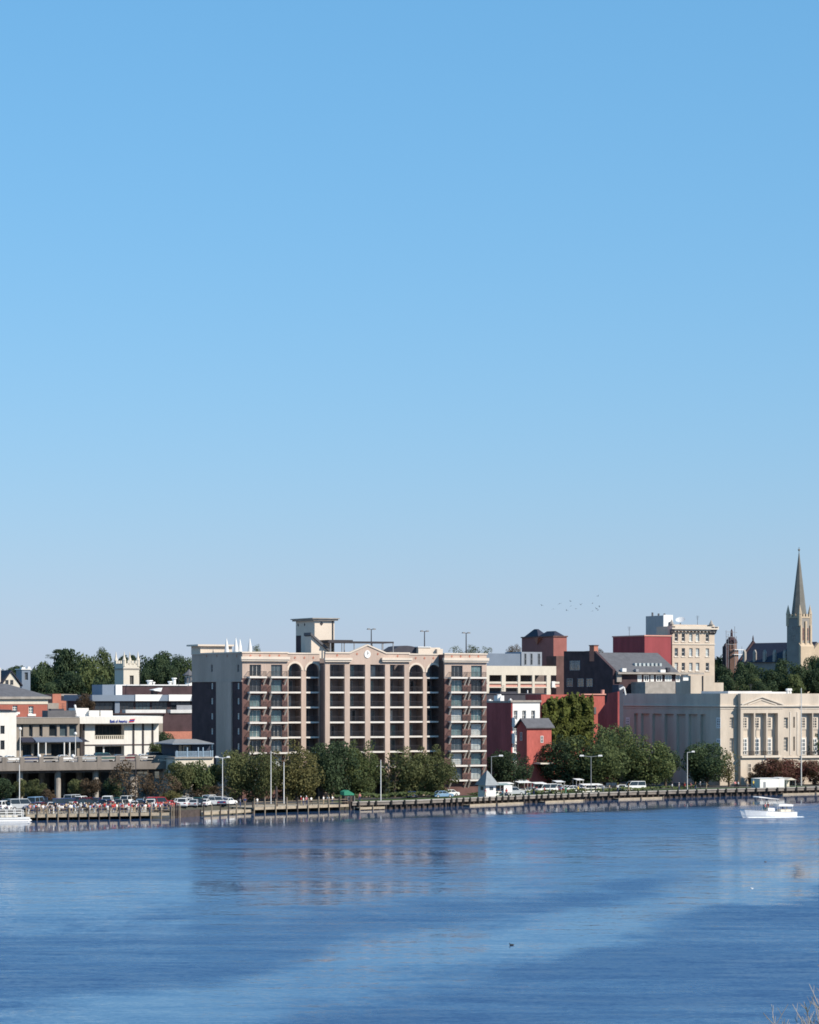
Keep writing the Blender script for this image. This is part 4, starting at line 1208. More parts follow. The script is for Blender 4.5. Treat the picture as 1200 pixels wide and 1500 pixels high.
# ---- ivy wall and the red wall beside it
I1 = Fr(852, 668)
iw = I1.root('red_building', 'coral red building with a jagged shaded side beside the ivy covered wall', 'building', 2)
wall_box(iw, I1, 'wall', MATS['coral brick'], 793, 886, 1017.5, 0, 0, 8, z0=2)
wall_box(iw, I1, 'parapet', pinkband, 852, 888, 1016.3, 1018, -.3, 1)
q = MB(); q.tube((I1.u(883, 1), 1, I1.z(1017)), (I1.u(883, 1), 1, I1.z(1010.5)), .45, n=8); q.build('chimney_pot', pinkband, iw)
q = MB(); q.box(I1.u(873, -1), I1.u(876, -1), -.2, 0, I1.z(1046, 5), I1.z(1036, 5)); q.build('shutter', slate, iw)
I2 = Fr(905, 650)
ss = I2.root('shaded_brick_house', 'brick house with dark shaded side wall between the coral building and courthouse', 'building', 2)
vd = I2.v(876); 
q = MB(True); q.prism([(0, 2), (vd, 2), (vd, I2.z(1046, 0, vd)), (vd * .55, I2.z(1028, 0, vd * .5)), (vd * .5, I2.z(1016, 0, vd * .5)), (0, I2.z(1013))], 'y', 0, .5); q.build('wall', brick_red, ss)
wall_box(ss, I2, 'blue_side', teal_blue, 906.5, 913, 1003, 0, 1.5, 3, z0=2)
q = MB(); q.tube((I2.u(907), -.2, I2.z(1010)), (I2.u(912.5), -.5, I2.z(1006.5)), .25); q.tube((I2.u(912.5), -.5, I2.z(1006.5)), (I2.u(915), -.5, I2.z(1018)), .22); q.build('bent_vent_pipe', white, ss)

# ------------------------------------------------------------------ courthouse
A3 = Fr(1060.5, 640)
PJ = 1.5                                    # the centre stands proud of the corner wing
ak = A3.root('courthouse', 'long pale limestone courthouse with pedimented centre and deep window bays', 'building', 1.2)
V0 = PJ
zt = A3.z(1016, 0)
zc1, zc0 = A3.z(1033.2), A3.z(1035.2)
vs = A3.v(912)
uP0 = A3.u(1085.2); uP1 = A3.u(1147, 0)
uX = A3.u(1172)                              # second centre begins
uend = A3.u(1290)
# corner wing
ups = (1051, 1067); los = (1081.5, 1102)
hW = [(A3.u(1069.3, PJ), A3.u(1075.3, PJ), A3.z(y1, 2, PJ), A3.z(y0, 2, PJ)) for y0, y1 in (ups, los)]
q = MB(); q.holed(0, uP0, 1.2, zt, hW, PJ, PJ + .6); q.build('corner_wall', lime, ak)
for h in hW: window(ak, *h, PJ + .45, lime_hi, glass_mid, 2, 4, .22)
q = MB(); q.box(-.3, uP0, PJ - .4, PJ, zc0, zc1); q.box(-.12, uP0, PJ - .15, PJ, A3.z(1038.5), A3.z(1037.3)); q.build('cornice', lime_hi, ak)
def centre(u0, u1, bays, name):
    """a projecting centre: tall recessed bays between piers over a plain base"""
    zh, zs = A3.z(1044.8, u0), A3.z(1107, u0)
    holes = [(a, b_, zs, zh) for a, b_ in bays]
    q = MB(); q.holed(u0, u1, 1.2, zt, holes, 0, 1.3); q.build('front_wall', lime, ak)
    q = MB(); q.box(u0 + .1, u1 - .1, 1.3, 2.2, 1.2, zt - .2); q.build('recess_wall', lime, ak)
    for a, b_ in bays:
        w0 = a + (b_ - a) * .10; w1 = a + (b_ - a) * .60
        for i, (y0, y1) in enumerate((ups, (1082, 1106))):
            z1_, z0_ = A3.z(y0, a), A3.z(y1, a)
            s_ = MB(); s_.box(w0 - .3, w1 + .3, 1.12, 1.3, z0_ - .3, z1_ + .35); s_.build('window_surround', lime_hi, ak)
            window(ak, w0, w1, z0_, z1_, 1.1, white if i else lime_hi, glass_mid if i else glass_dk, 2, 4, .2)
        rl = MB()
        rl.box(a, b_, -.25, -.15, zs + .95, zs + 1.05)
        n = 9
        for j in range(n + 1):
            x = a + (b_ - a - .1) * j / n
            rl.box(x, x + .07, -.24, -.16, zs, zs + .95)
        rl.build('balcony_railing', darkmetal, ak)
    q = MB(); q.box(u0, A3.u(1143) if u0 < uX - 1 else u1, -.55, 0, A3.z(1110.3, u0), A3.z(1107, u0)); q.build('balcony_ledge', lime_hi, ak)
    q = MB(); q.box(u0 - .3, u1 + .3, -.45, 0, zc0, zc1); q.box(u0 - .1, u1 + .1, -.12, 0, A3.z(1038.5, u0), A3.z(1037.3, u0)); q.build('cornice', lime_hi, ak)
bays1 = [(A3.u(1089.3), A3.u(1104.6)), (A3.u(1106.8), A3.u(1122.8)), (A3.u(1125), A3.u(1139.8))]
centre(uP0, uP1, bays1, 'a')
# pediment
ua, ub, up = A3.u(1086), A3.u(1147), A3.u(1115.5)
zpk = A3.z(1019.5, up)
def rake(x0, z0, x1, z1, th_, d):
    q.solid([(x0, -d, z0), (x1, -d, z1), (x1, -d, z1 + th_), (x0, -d, z0 + th_), (x0, 0, z0), (x1, 0, z1), (x1, 0, z1 + th_), (x0, 0, z0 + th_)],
            [(0, 1, 2, 3), (3, 2, 6, 7), (0, 1, 5, 4), (1, 2, 6, 5), (0, 3, 7, 4)])
q = MB(); rake(ua, zc1, up, zpk - .35, .34, .4); rake(ub, zc1, up, zpk - .35, .34, .4); rake(ua + 1.8, zc1, up, zpk - 1.0, .25, .18); rake(ub - 1.8, zc1, up, zpk - 1.0, .25, .18)
q.build('pediment', lime_hi, ak)
# link bay with plain windows and slots
hL = [(A3.u(1148.7), A3.u(1154.7), A3.z(y1, 20), A3.z(y0, 20)) for y0, y1 in (ups, (1080, 1100.5))] + [(A3.u(1162.4), A3.u(1164.8), A3.z(y1, 22), A3.z(y0, 22)) for y0, y1 in ((1050, 1066), (1079, 1100))]
q = MB(); q.holed(uP1, uX, 1.2, zt, hL, 0.02, .7); q.build('link_wall', lime, ak)
for i, h in enumerate(hL): window(ak, *h, .5, lime_hi, glass_mid if i < 2 else glass_dk, 2 if i < 2 else 1, 4, .2 if i < 2 else .08)
for px in (1158, 1168.5):
    q = MB(); q.box(A3.u(px) - .15, A3.u(px) + .15, -.1, 0.02, A3.z(1106, 20), A3.z(1043, 20)); q.build('pilaster_strip', lime_hi, ak)
q = MB(); q.box(uP1, uX, -.4, 0.02, zc0, zc1); q.box(uP1, uX, -.3, .02, A3.z(1110.3, 20), A3.z(1109.3, 20)); q.build('cornice', lime_hi, ak)
bw = bays1[1][1] - bays1[1][0]; step = bays1[1][0] - bays1[0][0]
bays2 = [(A3.u(1174.5) + step * j, A3.u(1174.5) + step * j + bw) for j in range(5)]
centre(uX, bays2[-1][1] + 3, bays2, 'b')
uend = bays2[-1][1] + 3
q = MB(); q.box(.6, uend, 2.2, vs, 1.2, zt - .25); q.build('rear_block', lime, ak)
q = MB(); q.box(A3.u(1067, 12), A3.u(1131, 12), 12, 24, zt - .3, A3.z(1012.5, 10, 12)); q.box(A3.u(1131, 12), A3.u(1160, 12), 12, 22, zt - .3, A3.z(1013.4, 10, 12)); q.build('roof_monitor', roofmem, ak)
for px in (1154, 1157.5):
    q = MB(); u_ = A3.u(px, 10); q.lathe((u_, 10, zt - .3), [(.3, 0), (.3, 1.0), (.55, 1.05), (.4, 1.5)], 8); q.build('roof_vent', white, ak)
# base storey
zb_ = A3.z(1112, 5)
window(ak, A3.u(1095.8, -.02), A3.u(1100.8, -.02), A3.z(1136, 5), A3.z(1118.5, 5), -.02, lime_hi, glass_dk, 2, 3, .15)
window(ak, A3.u(1113, -.02), A3.u(1118, -.02), A3.z(1136, 5), A3.z(1118.5, 5), -.02, lime_hi, glass_dk, 2, 3, .15)
q = MB(); q.box(-.25, uP0, PJ - .25, PJ, 1.2, A3.z(1111, 0)); q.build('plinth', lime, ak)
# shaded north side: recessed bays between pilasters
zh = A3.z(1046, 0, 20)
pil = [A3.v(px) for px in (1036, 1024, 1006.5, 989, 971.5, 953.5, 937, 927)]
ph = []
for a, b_ in zip(pil, pil[1:]):
    ph.append((a + .7, b_ - .7, A3.z(1112, 0, a), zh))
q = MB(True); q.holed(PJ + .6, vs, 1.2, zt, ph, 0, 2.2); q.build('side_wall', lime, ak)
q = MB(True); q.box(PJ + .6, vs - .2, 2.2, 2.6, 1.2, zt - .3); q.build('side_recess_wall', lime, ak)
q = MB(True); q.box(PJ, vs, -.4, 0, zc0, zc1); q.box(PJ, vs, -.12, 0, A3.z(1038.5), A3.z(1037.3)); q.build('side_cornice', lime_hi, ak)
for h in ph:
    c = (h[0] + h[1]) / 2
    for y0, y1 in (ups, (1082, 1104)):
        window(ak, c - .2, c + 1.6, A3.z(y1, 0, c), A3.z(y0, 0, c), 2.15, white, glass_mid, 2, 4, .3, side=True)
for px in (1053, 920):
    c = A3.v(px)
    for y0, y1 in (ups, (1082, 1104)):
        window(ak, c - .9, c + .9, A3.z(y1, 0, c), A3.z(y0, 0, c), -.02, white, glass_mid, 2, 4, .35, side=True)
# urn statue before the wall
# ------------------------------------------------------------------ church on the hill
H2 = Fr(1172, 960, rad(40))
cz = 15.0
cc = H2.root('church', 'stone church with tall pale spire, corner pinnacles and dark slate nave', 'church', cz)
tu, tv = H2.u(1188.5), H2.v(1153)
zt = H2.z(903)
q = MB(); q.box(0, tu, 0, tv, cz, zt); q.build('tower', greystone, cc)
warm = mat('warm church stone', (0.46, 0.37, 0.27), .9, .12, .5)
q = MB()
for a in (0, tu * .42, tu - .8):
    q.box(a - .1, a + .75, -.5, 0, cz, H2.z(916 if a not in (tu * .42,) else 910, 3))
q.build('buttress', warm, cc)
q = MB(); q.box(-.5, tu + .5, -.9, 0, cz, H2.z(947, 3)); q.prism([(-.9, H2.z(947, 3)), (0, H2.z(947, 3)), (0, H2.z(942, 3))], 'x', -.5, tu + .5); q.build('tower_base', warm, cc)
q = MB()
for j in range(4):
    a = tu * (j + .15) / 4; q.box(a, a + tu * .14, -.12, .4, zt, zt + .9)
    b_ = tv * (j + .15) / 4; q.box(-.12, .4, b_ + .41, b_ + .41 + tv * .12, zt, zt + .9)
q.box(-.15, tu + .15, -.15, tv + .15, zt - .5, zt); q.build('battlement', warm, cc)
for a, b_ in ((0.3, .3), (tu - .3, .3), (.3, tv - .3), (tu - .3, tv - .3)):
    q = MB(); q.lathe((a, b_, H2.z(917, 3)), [(.75, 0), (.75, zt - H2.z(917, 3) + .8), (.85, zt - H2.z(917, 3) + .85), (.05, H2.z(886, 3) - H2.z(917, 3))], 6); q.build('pinnacle', warm, cc)
sx, sy = tu / 2, tv / 2
q = MB(); q.lathe((sx, sy, zt), [(2.75, 0), (2.75, .2), (.08, H2.z(808, sx, sy) - zt)], 8); _a = rad(-17); q.v = [(sx + (x - sx) * math.cos(_a) - (y - sy) * math.sin(_a), sy + (x - sx) * math.sin(_a) + (y - sy) * math.cos(_a), z) for x, y, z in q.v]
q.build('spire', verdigris, cc)
q = MB(); zz = H2.z(808, sx, sy); q.tube((sx, sy, zz - 1), (sx, sy, H2.z(801.5, sx, sy)), .1); q.box(sx - .45, sx + .45, sy - .12, sy + .12, zz + .5, zz + .9); q.lathe((sx, sy, zz + .1), [(.1, 0), (.32, .2), (.32, .5), (.1, .7)], 8); q.build('finial', verdigris, cc)
for px, y0, y1 in ((1162.5, 917, 922), (1168, 917, 922), (1163, 930, 937)):
    v_ = H2.v(px); window(cc, v_ - .5, v_ + .5, H2.z(y1, 0, v_), H2.z(y0, 0, v_), -.02, conc_pale, glass_mid, 1, 2, .1, side=True)
window(cc, tu * .6, tu * .75, H2.z(938, 3), H2.z(920, 3), -.02, brick_pink, glass_dk, 1, 3, .1)
window(cc, tu * .2, tu * .33, H2.z(938, 3), H2.z(920, 3), -.02, brick_pink, glass_dk, 1, 3, .1)
# nave
v1 = H2.v(1085, 0); zr_ = H2.z(941, 6, tv + 3); ze = H2.z(969, 0, tv)
q = MB(True); q.box(tv, v1, .3, 14, cz, ze); q.build('nave_wall', greystone, cc)
q = MB(); q.prism([(-.6, ze - .2), (7, zr_), (14.6, ze - .2)], 'y', tv, v1); q.build('nave_roof', slate_bl, cc)
q = MB(); q.prism([(-1.0, ze - 4), (-1.0, ze), (7, zr_ + .9), (15, ze), (15, ze - 4)], 'y', v1, v1 + .8); q.build('nave_gable', brick_deep, cc)
q = MB(); q.lathe((7, v1 + .4, zr_ + .5), [(.3, 0), (.3, 1.2), (.05, 2.4)], 6); q.build('gable_finial', brick_deep, cc)
for px in (1089, 1104, 1118.5, 1133, 1148):
    v_ = H2.v(px, -.6); z_ = H2.z(960, 0, v_)
    q = MB(True); q.prism([(v_ - .5, ze), (v_ + .5, ze), (v_ + .5, z_ + 1), (v_, z_ + 2), (v_ - .5, z_ + 1)], 'y', -.4, .6); q.build('dormer', conc_pale, cc)
q = MB(); q.prism([(tu + .6, cz), (tu + 8, cz), (tu + 8, H2.z(958, 8)), (tu + 5.2, H2.z(941, 8)), (tu + .9, H2.z(958, 8))], 'y', 1.0, 2.0); q.build('west_gable', warm, cc)
q = MB(); q.prism([(tu + .3, H2.z(956, 8)), (tu + 5.2, H2.z(939.8, 8)), (tu + 9.2, H2.z(956, 8))], 'y', 2.0, 16); q.build('west_roof', slate_bl, cc)
# ---- domed turret under scaffolding
L1 = Fr(1072, 1000, rad(40))
tt = L1.root('domed_turret', 'brown domed turret with lantern wrapped in scaffolding beside the church nave', 'tower', cz)
z_ = lambda py: L1.z(py)
rr = 2.1
q = MB(); q.lathe((0, 0, cz), [(rr * 1.25, 0), (rr * 1.25, z_(952) - cz), (rr, z_(951) - cz), (rr, z_(942) - cz)], 8); q.build('drum', mat('brown turret stone', (.22, .13, .10), .9, .15), tt)
q = MB(); q.lathe((0, 0, z_(942)), [(rr * 1.1, 0), (rr, 1.0), (rr * .6, 2.0), (.5, 2.5), (.45, 4.0), (.55, 4.05), (.05, z_(921) - z_(942))], 8); q.build('dome', brick_deep, tt)
q = MB(); q.box(-3.8, -2.6, -1, 1, cz, z_(947)); q.lathe((-3.2, 0, z_(947)), [(.9, 0), (.5, .8), (.1, 1.2)], 6); q.build('side_turret', brick_deep, tt)
sf = L1.root('scaffold', 'thin scaffold poles and pale planks around the domed turret', 'scaffold', cz, None, 0, 0)
for i, (px, y1) in enumerate(((1064, 924), (1067, 929), (1076.5, 918), (1079, 932), (1087, 947))):
    q = MB(); u_ = L1.u(px, -3); q.tube((u_, -3, 0), (u_, -3, z_(y1) - cz), .10); q.build('pole', greymetal, sf, (0, 0, 0))
for (a, b_, y) in ((1063, 1080, 926), (1064, 1080, 933), (1076, 1089, 951.5), (1075, 1088, 958.5), (1064, 1080, 944)):
    q = MB(); q.box(L1.u(a, -3), L1.u(b_, -3), -3.2, -2.2, z_(y + .8) - cz, z_(y) - cz) if a > 1070 else q.tube((L1.u(a, -3), -3, z_(y) - cz), (L1.u(b_, -3), -3, z_(y + .7) - cz), .08)
    q.build('plank' if a > 1070 else 'cross_pole', white if a > 1070 else greymetal, sf, (0, 0, 0))
# ------------------------------------------------------------------ trees
L_olive = leafmat('olive leaves', (0.05, 0.06, 0.028), (0.165, 0.18, 0.078))
L_green = leafmat('green leaves', (0.04, 0.058, 0.028), (0.14, 0.172, 0.07))
L_dark = leafmat('dark leaves', (0.024, 0.042, 0.026), (0.085, 0.122, 0.06))
L_rust = leafmat('rusty leaves', (0.06, 0.045, 0.032), (0.155, 0.11, 0.07))
L_myrtle = leafmat('crimson topped leaves', (.045,.058,.025), (.20,.082,.07))
L_autumn = leafmat('yellowing leaves', (0.056, 0.06, 0.027), (0.185, 0.168, 0.068))
L_ivy = leafmat('ivy leaves', (.045,.055,.018), (.16,.185,.045))

def crown_mesh(seed, n=2600, size=0.075, flat=0.0, blobs=15, hole=0.0):
    """leaf clumps on the shells of many overlapping blobs inside a unit ball"""
    r = random.Random(seed)
    B = []
    for i in range(blobs):
        while True:
            p = Vector((r.uniform(-1, 1), r.uniform(-1, 1), r.uniform(-.85, 1)))
            if .25 < p.length < 1: break
        rr = r.uniform(.22, .42)
        p *= (1 - rr * .9) / max(.6, p.length) if p.length > 1 - rr * .9 else 1
        if p.z < -.3: p.x *= .75; p.y *= .75
        B.append((p, rr))
    for i in range(blobs // 2):                    # stray sprays that break the outline
        d = Vector((r.gauss(0, 1), r.gauss(0, 1), r.gauss(.3, .8))).normalized()
        B.append((d * r.uniform(.78, 1.0), r.uniform(.10, .2)))
    B.append((Vector((0, 0, -.05)), .42))
    wts = [b_[1] ** 2 for b_ in B]
    vs, fs = [], []
    for i in range(n):
        c, rr = r.choices(B, wts)[0]
        d = Vector((r.gauss(0, 1), r.gauss(0, 1), r.gauss(0, 1)))
        if d.length < 1e-3: continue
        d.normalize()
        p = c + d * rr * (1.0 if r.random() < .55 else r.uniform(.55, 1.18))
        if p.length > 1.12: continue
        nrm = (d + Vector((r.gauss(0, .55), r.gauss(0, .55), r.gauss(0, .55) + .15))).normalized()
        x = nrm.orthogonal().normalized()
        x = Matrix.Rotation(r.uniform(0, 6.28), 3, nrm) @ x
        y = nrm.cross(x)
        s = size * r.uniform(.55, 1.35)
        k = len(vs)
        vs += [p + x * s, p + y * s * .8 + nrm * s * .25, p - x * s, p - y * s * .8 + nrm * s * .2]
        fs.append((k, k + 1, k + 2, k + 3))
    me = bpy.data.meshes.new('crown')
    me.from_pydata([tuple(v_) for v_ in vs], [], fs)
    me.materials.append(L_green)
    return me

CROWNS = [crown_mesh(100 + i, 4600, 0.052, blobs=13 + i % 4 * 3) for i in range(6)]
FINE = [crown_mesh(140 + i, 8000, 0.037, blobs=22) for i in range(3)]
THIN = [crown_mesh(120 + i, 900, 0.055, blobs=16) for i in range(2)]

def trunk_mesh(seed):
    r = random.Random(seed)
    q = MB()
    q.tube((0, 0, 0), (.02, .01, .45), .055, .04, 7)
    q.tube((.02, .01, .44), (.03, 0, .7), .04, .022, 6)
    for i in range(5):
        a = 2 * math.pi * i / 5 + r.uniform(-.4, .4)
        z0 = r.uniform(.32, .55)
        p1 = (math.cos(a) * .18, math.sin(a) * .18, z0 + .18)
        q.tube((.02, .01, z0), p1, .025, .016, 5)
        q.tube(p1, (math.cos(a + .3) * .33, math.sin(a + .3) * .33, z0 + .36), .016, .006, 5)
    return q.mesh('trunk', bark)
TRUNKS = [trunk_mesh(i) for i in range(3)]
_tree_i = [0]
def tree(px, D, w, ytop, ybot, label, leaf, group=None, name='tree', cat='tree', kind=None, lean=0.0, thin=False, depth_k=0.85):
    """a tree whose crown spans w photo pixels at column px and the rows ytop..ybot, D metres off"""
    i = _tree_i[0]; _tree_i[0] += 1
    p = at(px, D)
    gz = T(p.x, p.y)
    W_ = w / F * D
    zt, zb = zat(ytop, D), max(zat(ybot, D), gz + .2)
    root = empty(name, (p.x, p.y, gz), label, cat, group, R.uniform(0, 6.28))
    me = kind or (THIN[i % 2] if thin else (FINE[i % 3] if w > 62 else CROWNS[i % 6]))
    c = link(bpy.data.objects.new('crown', me), root)
    c.location = (0, 0, (zt + zb) / 2 - gz)
    c.scale = (W_ / 2 * 1.03, W_ / 2 * depth_k, (zt - zb) / 2 * 1.03)
    c.material_slots[0].link = 'OBJECT'; c.material_slots[0].material = leaf
    t = link(bpy.data.objects.new('trunk', TRUNKS[i % 3]), root)
    h = (zt + (zb - zt) * .30) - gz
    t.scale = (min(h, W_) * .9, min(h, W_) * .9, h / .91)
    return root

# along the riverwalk and street
def front(px, s, *a, **k):
    """a tree s metres back from the waterline under column px"""
    p = shore_at(px)
    d = DV * s
    q_ = p + d
    kk = (px - CX) / F
    D = p.y + s * DV.y                      # close enough: small drift in column is removed below
    a = list(a)
    if a[0] > 40: a[0] *= 1.22; a[2] += 4
    return tree(px, D, *a, **k)
front(345, 34, 54, 1097, 1168, 'olive tree between the double lamp and the white pole before the block', L_olive)
front(378, 27, 56, 1096, 1172, 'broad olive tree behind the tall white pole', L_olive)
front(432, 26, 80, 1086, 1170, 'wide yellow tinged tree under the first arched bays', L_autumn)
front(487, 31, 72, 1083, 1168, 'dark green tree before the clock block, behind the green roofed booth', L_dark)
front(530, 34, 60, 1088, 1166, 'mid green tree just shy of the white flagpole', L_green)
front(578, 30, 58, 1100, 1162, 'thin olive tree with brick showing through, beside the white flagpole', L_olive, thin=True)
front(566, 38, 40, 1106, 1160, 'small rusty tree against the brick ground floor', L_rust, thin=True)
front(606, 31, 56, 1096, 1163, 'loose olive tree before the second arched bays', L_olive)
front(637, 27, 58, 1093, 1160, 'olive tree at the foot of the brick end wing', L_olive)
front(744, 32, 58, 1098, 1156, 'round dark tree beside the riverside kiosk', L_dark)
front(832, 40, 84, 1080, 1150, 'broad dark tree below the ivy covered wall', L_dark)
front(872, 32, 96, 1064, 1152, 'large green tree behind the tall double lamp', L_green)
front(905, 42, 76, 1060, 1150, 'tall green tree against the shaded courthouse side', L_green)
front(944, 34, 90, 1080, 1150, 'wide green tree where the street meets the courthouse side', L_green)
front(975, 40, 44, 1094, 1150, 'low dark tree next to the wide one by the courthouse side', L_dark)
front(1036, 36, 74, 1086, 1150, 'dense tree at the courthouse corner by the single lamp', L_dark)
front(1068, 30, 38, 1100, 1150, 'sparse yellowing tree in front of the courthouse corner windows', L_autumn, thin=True)
front(1018, 40, 30, 1094, 1150, 'narrow tree tucked beside the dense courthouse corner tree', L_green)
front(1188, 38, 40, 1074, 1142, 'tall dark magnolia beside the courthouse flagpole', L_dark)
front(1230, 34, 60, 1080, 1142, 'dark tree on the edge of view past the magnolia', L_dark)
for i, (px, w, y0, lab) in enumerate(((1128, 44, 1112, 'crimson topped crape myrtle nearest the courthouse door'), (1160, 50, 1113, 'crimson topped crape myrtle behind the white tent'), (1194, 44, 1112, 'crimson topped crape myrtle behind the tan tent'), (1103, 26, 1130, 'low shrub in front of the courthouse base window'))):
    front(px, 27 + i % 2 * 3, w, y0, 1154, lab, L_myrtle if i < 3 else L_rust, group='crape myrtles before the courthouse' if i < 3 else None, name='crape_myrtle' if i < 3 else 'shrub', cat='tree' if i < 3 else 'shrub')
# bushes about the parking deck
for px, s, w, y0, y1, lab, lf in (
    (4, 44, 40, 1140, 1176, 'green bush beneath the deck at the end with the pontoon boat', L_dark),
    (52, 42, 36, 1142, 1172, 'olive bush beneath the deck beside the tall lamp pole', L_olive),
    (30, 46, 26, 1142, 1170, 'small olive bush beneath the deck behind the tall lamp pole', L_olive),
    (72, 38, 26, 1156, 1178, 'low rusty bush before the first sunlit deck column', L_rust),
    (112, 43, 26, 1140, 1170, 'olive bush behind the crowd between two deck columns', L_olive),
    (132, 42, 34, 1138, 1168, 'rusty bush beneath the deck between two columns', L_rust),
    (166, 44, 32, 1140, 1172, 'green bush beneath the deck before the dark column', L_dark),
    (188, 39, 48, 1114, 1170, 'tall rusty tree standing before the deck edge', L_rust),
    (214, 41, 40, 1128, 1168, 'rusty brown tree crowding the deck end', L_rust),
    (240, 38, 44, 1134, 1172, 'brown leafed tree beneath the end of the deck', L_rust),
    (262, 42, 44, 1112, 1168, 'olive tree at the corner of the deck and restaurant', L_olive),
    (291, 40, 50, 1110, 1168, 'green tree below the blue railed restaurant', L_green),
    (312, 42, 36, 1120, 1168, 'green tree between restaurant and double lamp', L_green),
    (250, 33, 40, 1158, 1178, 'low tan shrub behind the red car', L_autumn),
    (310, 33, 60, 1150, 1172, 'low rusty shrub behind the white parked cars', L_rust)):
    front(px, s, w, y0, y1, lab, lf, name='bush' if y1 - y0 < 40 else 'tree', cat='bush' if y1 - y0 < 40 else 'tree', thin=(lf is L_rust and w > 34))
# small tree behind the bank, fuzz above roofs
tree(125, 690, 34, 1016, 1048, 'rusty tree behind the bank roof boxes', L_rust)
tree(240, 655, 34, 1070, 1112, 'dark tree beside the red base of the office block', L_dark)
tree(226, 610, 20, 1086, 1110, 'small green tree at the bank corner', L_green)
tree(252, 612, 26, 1082, 1108, 'leafy tree between bank and restaurant', L_green)
# far hill behind the bank
hill = [(52, 985, 40, 984, 1030), (30, 1030, 46, 976, 1015), (12, 1040, 40, 978, 1015), (62, 980, 44, 972, 1030), (78, 1000, 52, 962, 1030), (97, 985, 54, 951, 1030), (118, 1010, 50, 958, 1032), (133, 975, 56, 965, 1040),
        (150, 1020, 50, 954, 1030), (168, 980, 46, 966, 1030), (157, 960, 50, 985, 1036), (188, 1060, 46, 960, 1015), (210, 1070, 46, 962, 1015), (228, 1040, 48, 960, 1015), (246, 1050, 52, 955, 1012), (266, 1030, 44, 957, 1012), (215, 1000, 40, 976, 1014), (244, 1000, 44, 974, 1014), (276, 1020, 36, 968, 1010), (100, 960, 60, 985, 1040), (70, 955, 40, 1000, 1036), (-12, 1040, 50, 982, 1015)]
for px, D, w, y0, y1 in hill:
    tree(px, D, w, y0, y1 + 6, 'dark green tree in the wooded hill behind the bank', R.choice((L_dark, L_dark, L_green)), 'trees of the wooded hill')
tree(93, 990, 34, 950, 960, 'flat topped pine rising over the wooded hill', L_dark, name='pine_tree')
tree(76, 985, 24, 958, 966, 'leaning pine branch crown over the hill beside the grey belfry', L_dark, name='pine_tree', thin=True)
for px, y0, lab in ((146, 948, 'wispy bare topped pine above the hill'), (151, 947, 'second wispy pine above the hill, taller one')):
    tree(px, 1030, 10, y0, 964, lab, L_dark, name='pine_tree', thin=True)
tree(50, 1000, 26, 982, 1000, 'reddish tree on the hill behind the grey belfry', L_rust)
# far trees around the church
south = [(1056, 900, 40, 972, 1020), (1074, 880, 42, 984, 1020), (1092, 890, 46, 970, 1020), (1112, 885, 48, 978, 1020), (1132, 880, 46, 982, 1020), (1150, 885, 46, 966, 1020), (1172, 880, 48, 970, 1020), (1192, 878, 44, 974, 1020), (1210, 880, 40, 962, 1020), (1064, 1020, 30, 958, 1000), (1162, 872, 40, 988, 1020), (1100, 872, 44, 992, 1020), (1190, 900, 30, 958, 1000), (1122, 868, 40, 994, 1022)]
for px, D, w, y0, y1 in south:
    tree(px, D, w, y0, y1 + 8, 'dark tree in the wood below the church', R.choice((L_dark, L_dark, L_green)), 'trees of the wood below the church')
tree(1048, 1000, 26, 962, 1005, 'round dark tree between beige block and domed turret', L_dark)
for px, D, w, y0, y1, lab in ((377, 900, 20, 944, 965, 'dark treetop over the block roof beside the parasols'), (668, 950, 22, 946, 966, 'treetop over the brick end wing, nearest the lamp post'), (690, 950, 36, 945, 966, 'bushy treetop over the brick end wing'), (712, 960, 28, 947, 966, 'thin treetop past the end of the brick block'), (754, 960, 24, 944, 965, 'bare looking treetop beside the brick tower'), (748, 970, 16, 947, 965, 'small bare treetop beside the brick tower'), (877, 960, 16, 950, 965, 'little treetop behind the warehouse chimney')):
    tree(px, D, w, y0, y1, lab, L_olive if px < 745 else L_rust, thin=True)

# the same woods carried on past both edges of the view
r_ = random.Random(77)
q = MB()
for px0, px1, D0, D1, n in ((-520, -25, 960, 1080, 46), (1228, 1560, 870, 1000, 30)):
    for i in range(n):
        c = at(px0 + (px1 - px0) * (i + r_.random()) / n, r_.uniform(D0, D1))
        gz = T(c.x, c.y); h = r_.uniform(9, 15)
        for j in range(420):
            d = Vector((r_.gauss(0, 1), r_.gauss(0, 1), r_.gauss(0, 1))).normalized()
            p = Vector((c.x, c.y, gz + h * .55)) + Vector((d.x * 6, d.y * 6, d.z * h * .5)) * r_.uniform(.7, 1.05)
            nrm = (d + Vector((r_.gauss(0, .5), r_.gauss(0, .5), r_.gauss(.15, .5)))).normalized()
            x = Matrix.Rotation(r_.uniform(0, 6.28), 3, nrm) @ nrm.orthogonal().normalized(); y = nrm.cross(x)
            s = r_.uniform(.3, .6)
            q.face([tuple(p + x * s), tuple(p + y * s), tuple(p - x * s), tuple(p - y * s)])
tag(q.build('woods', L_dark), kind='stuff')

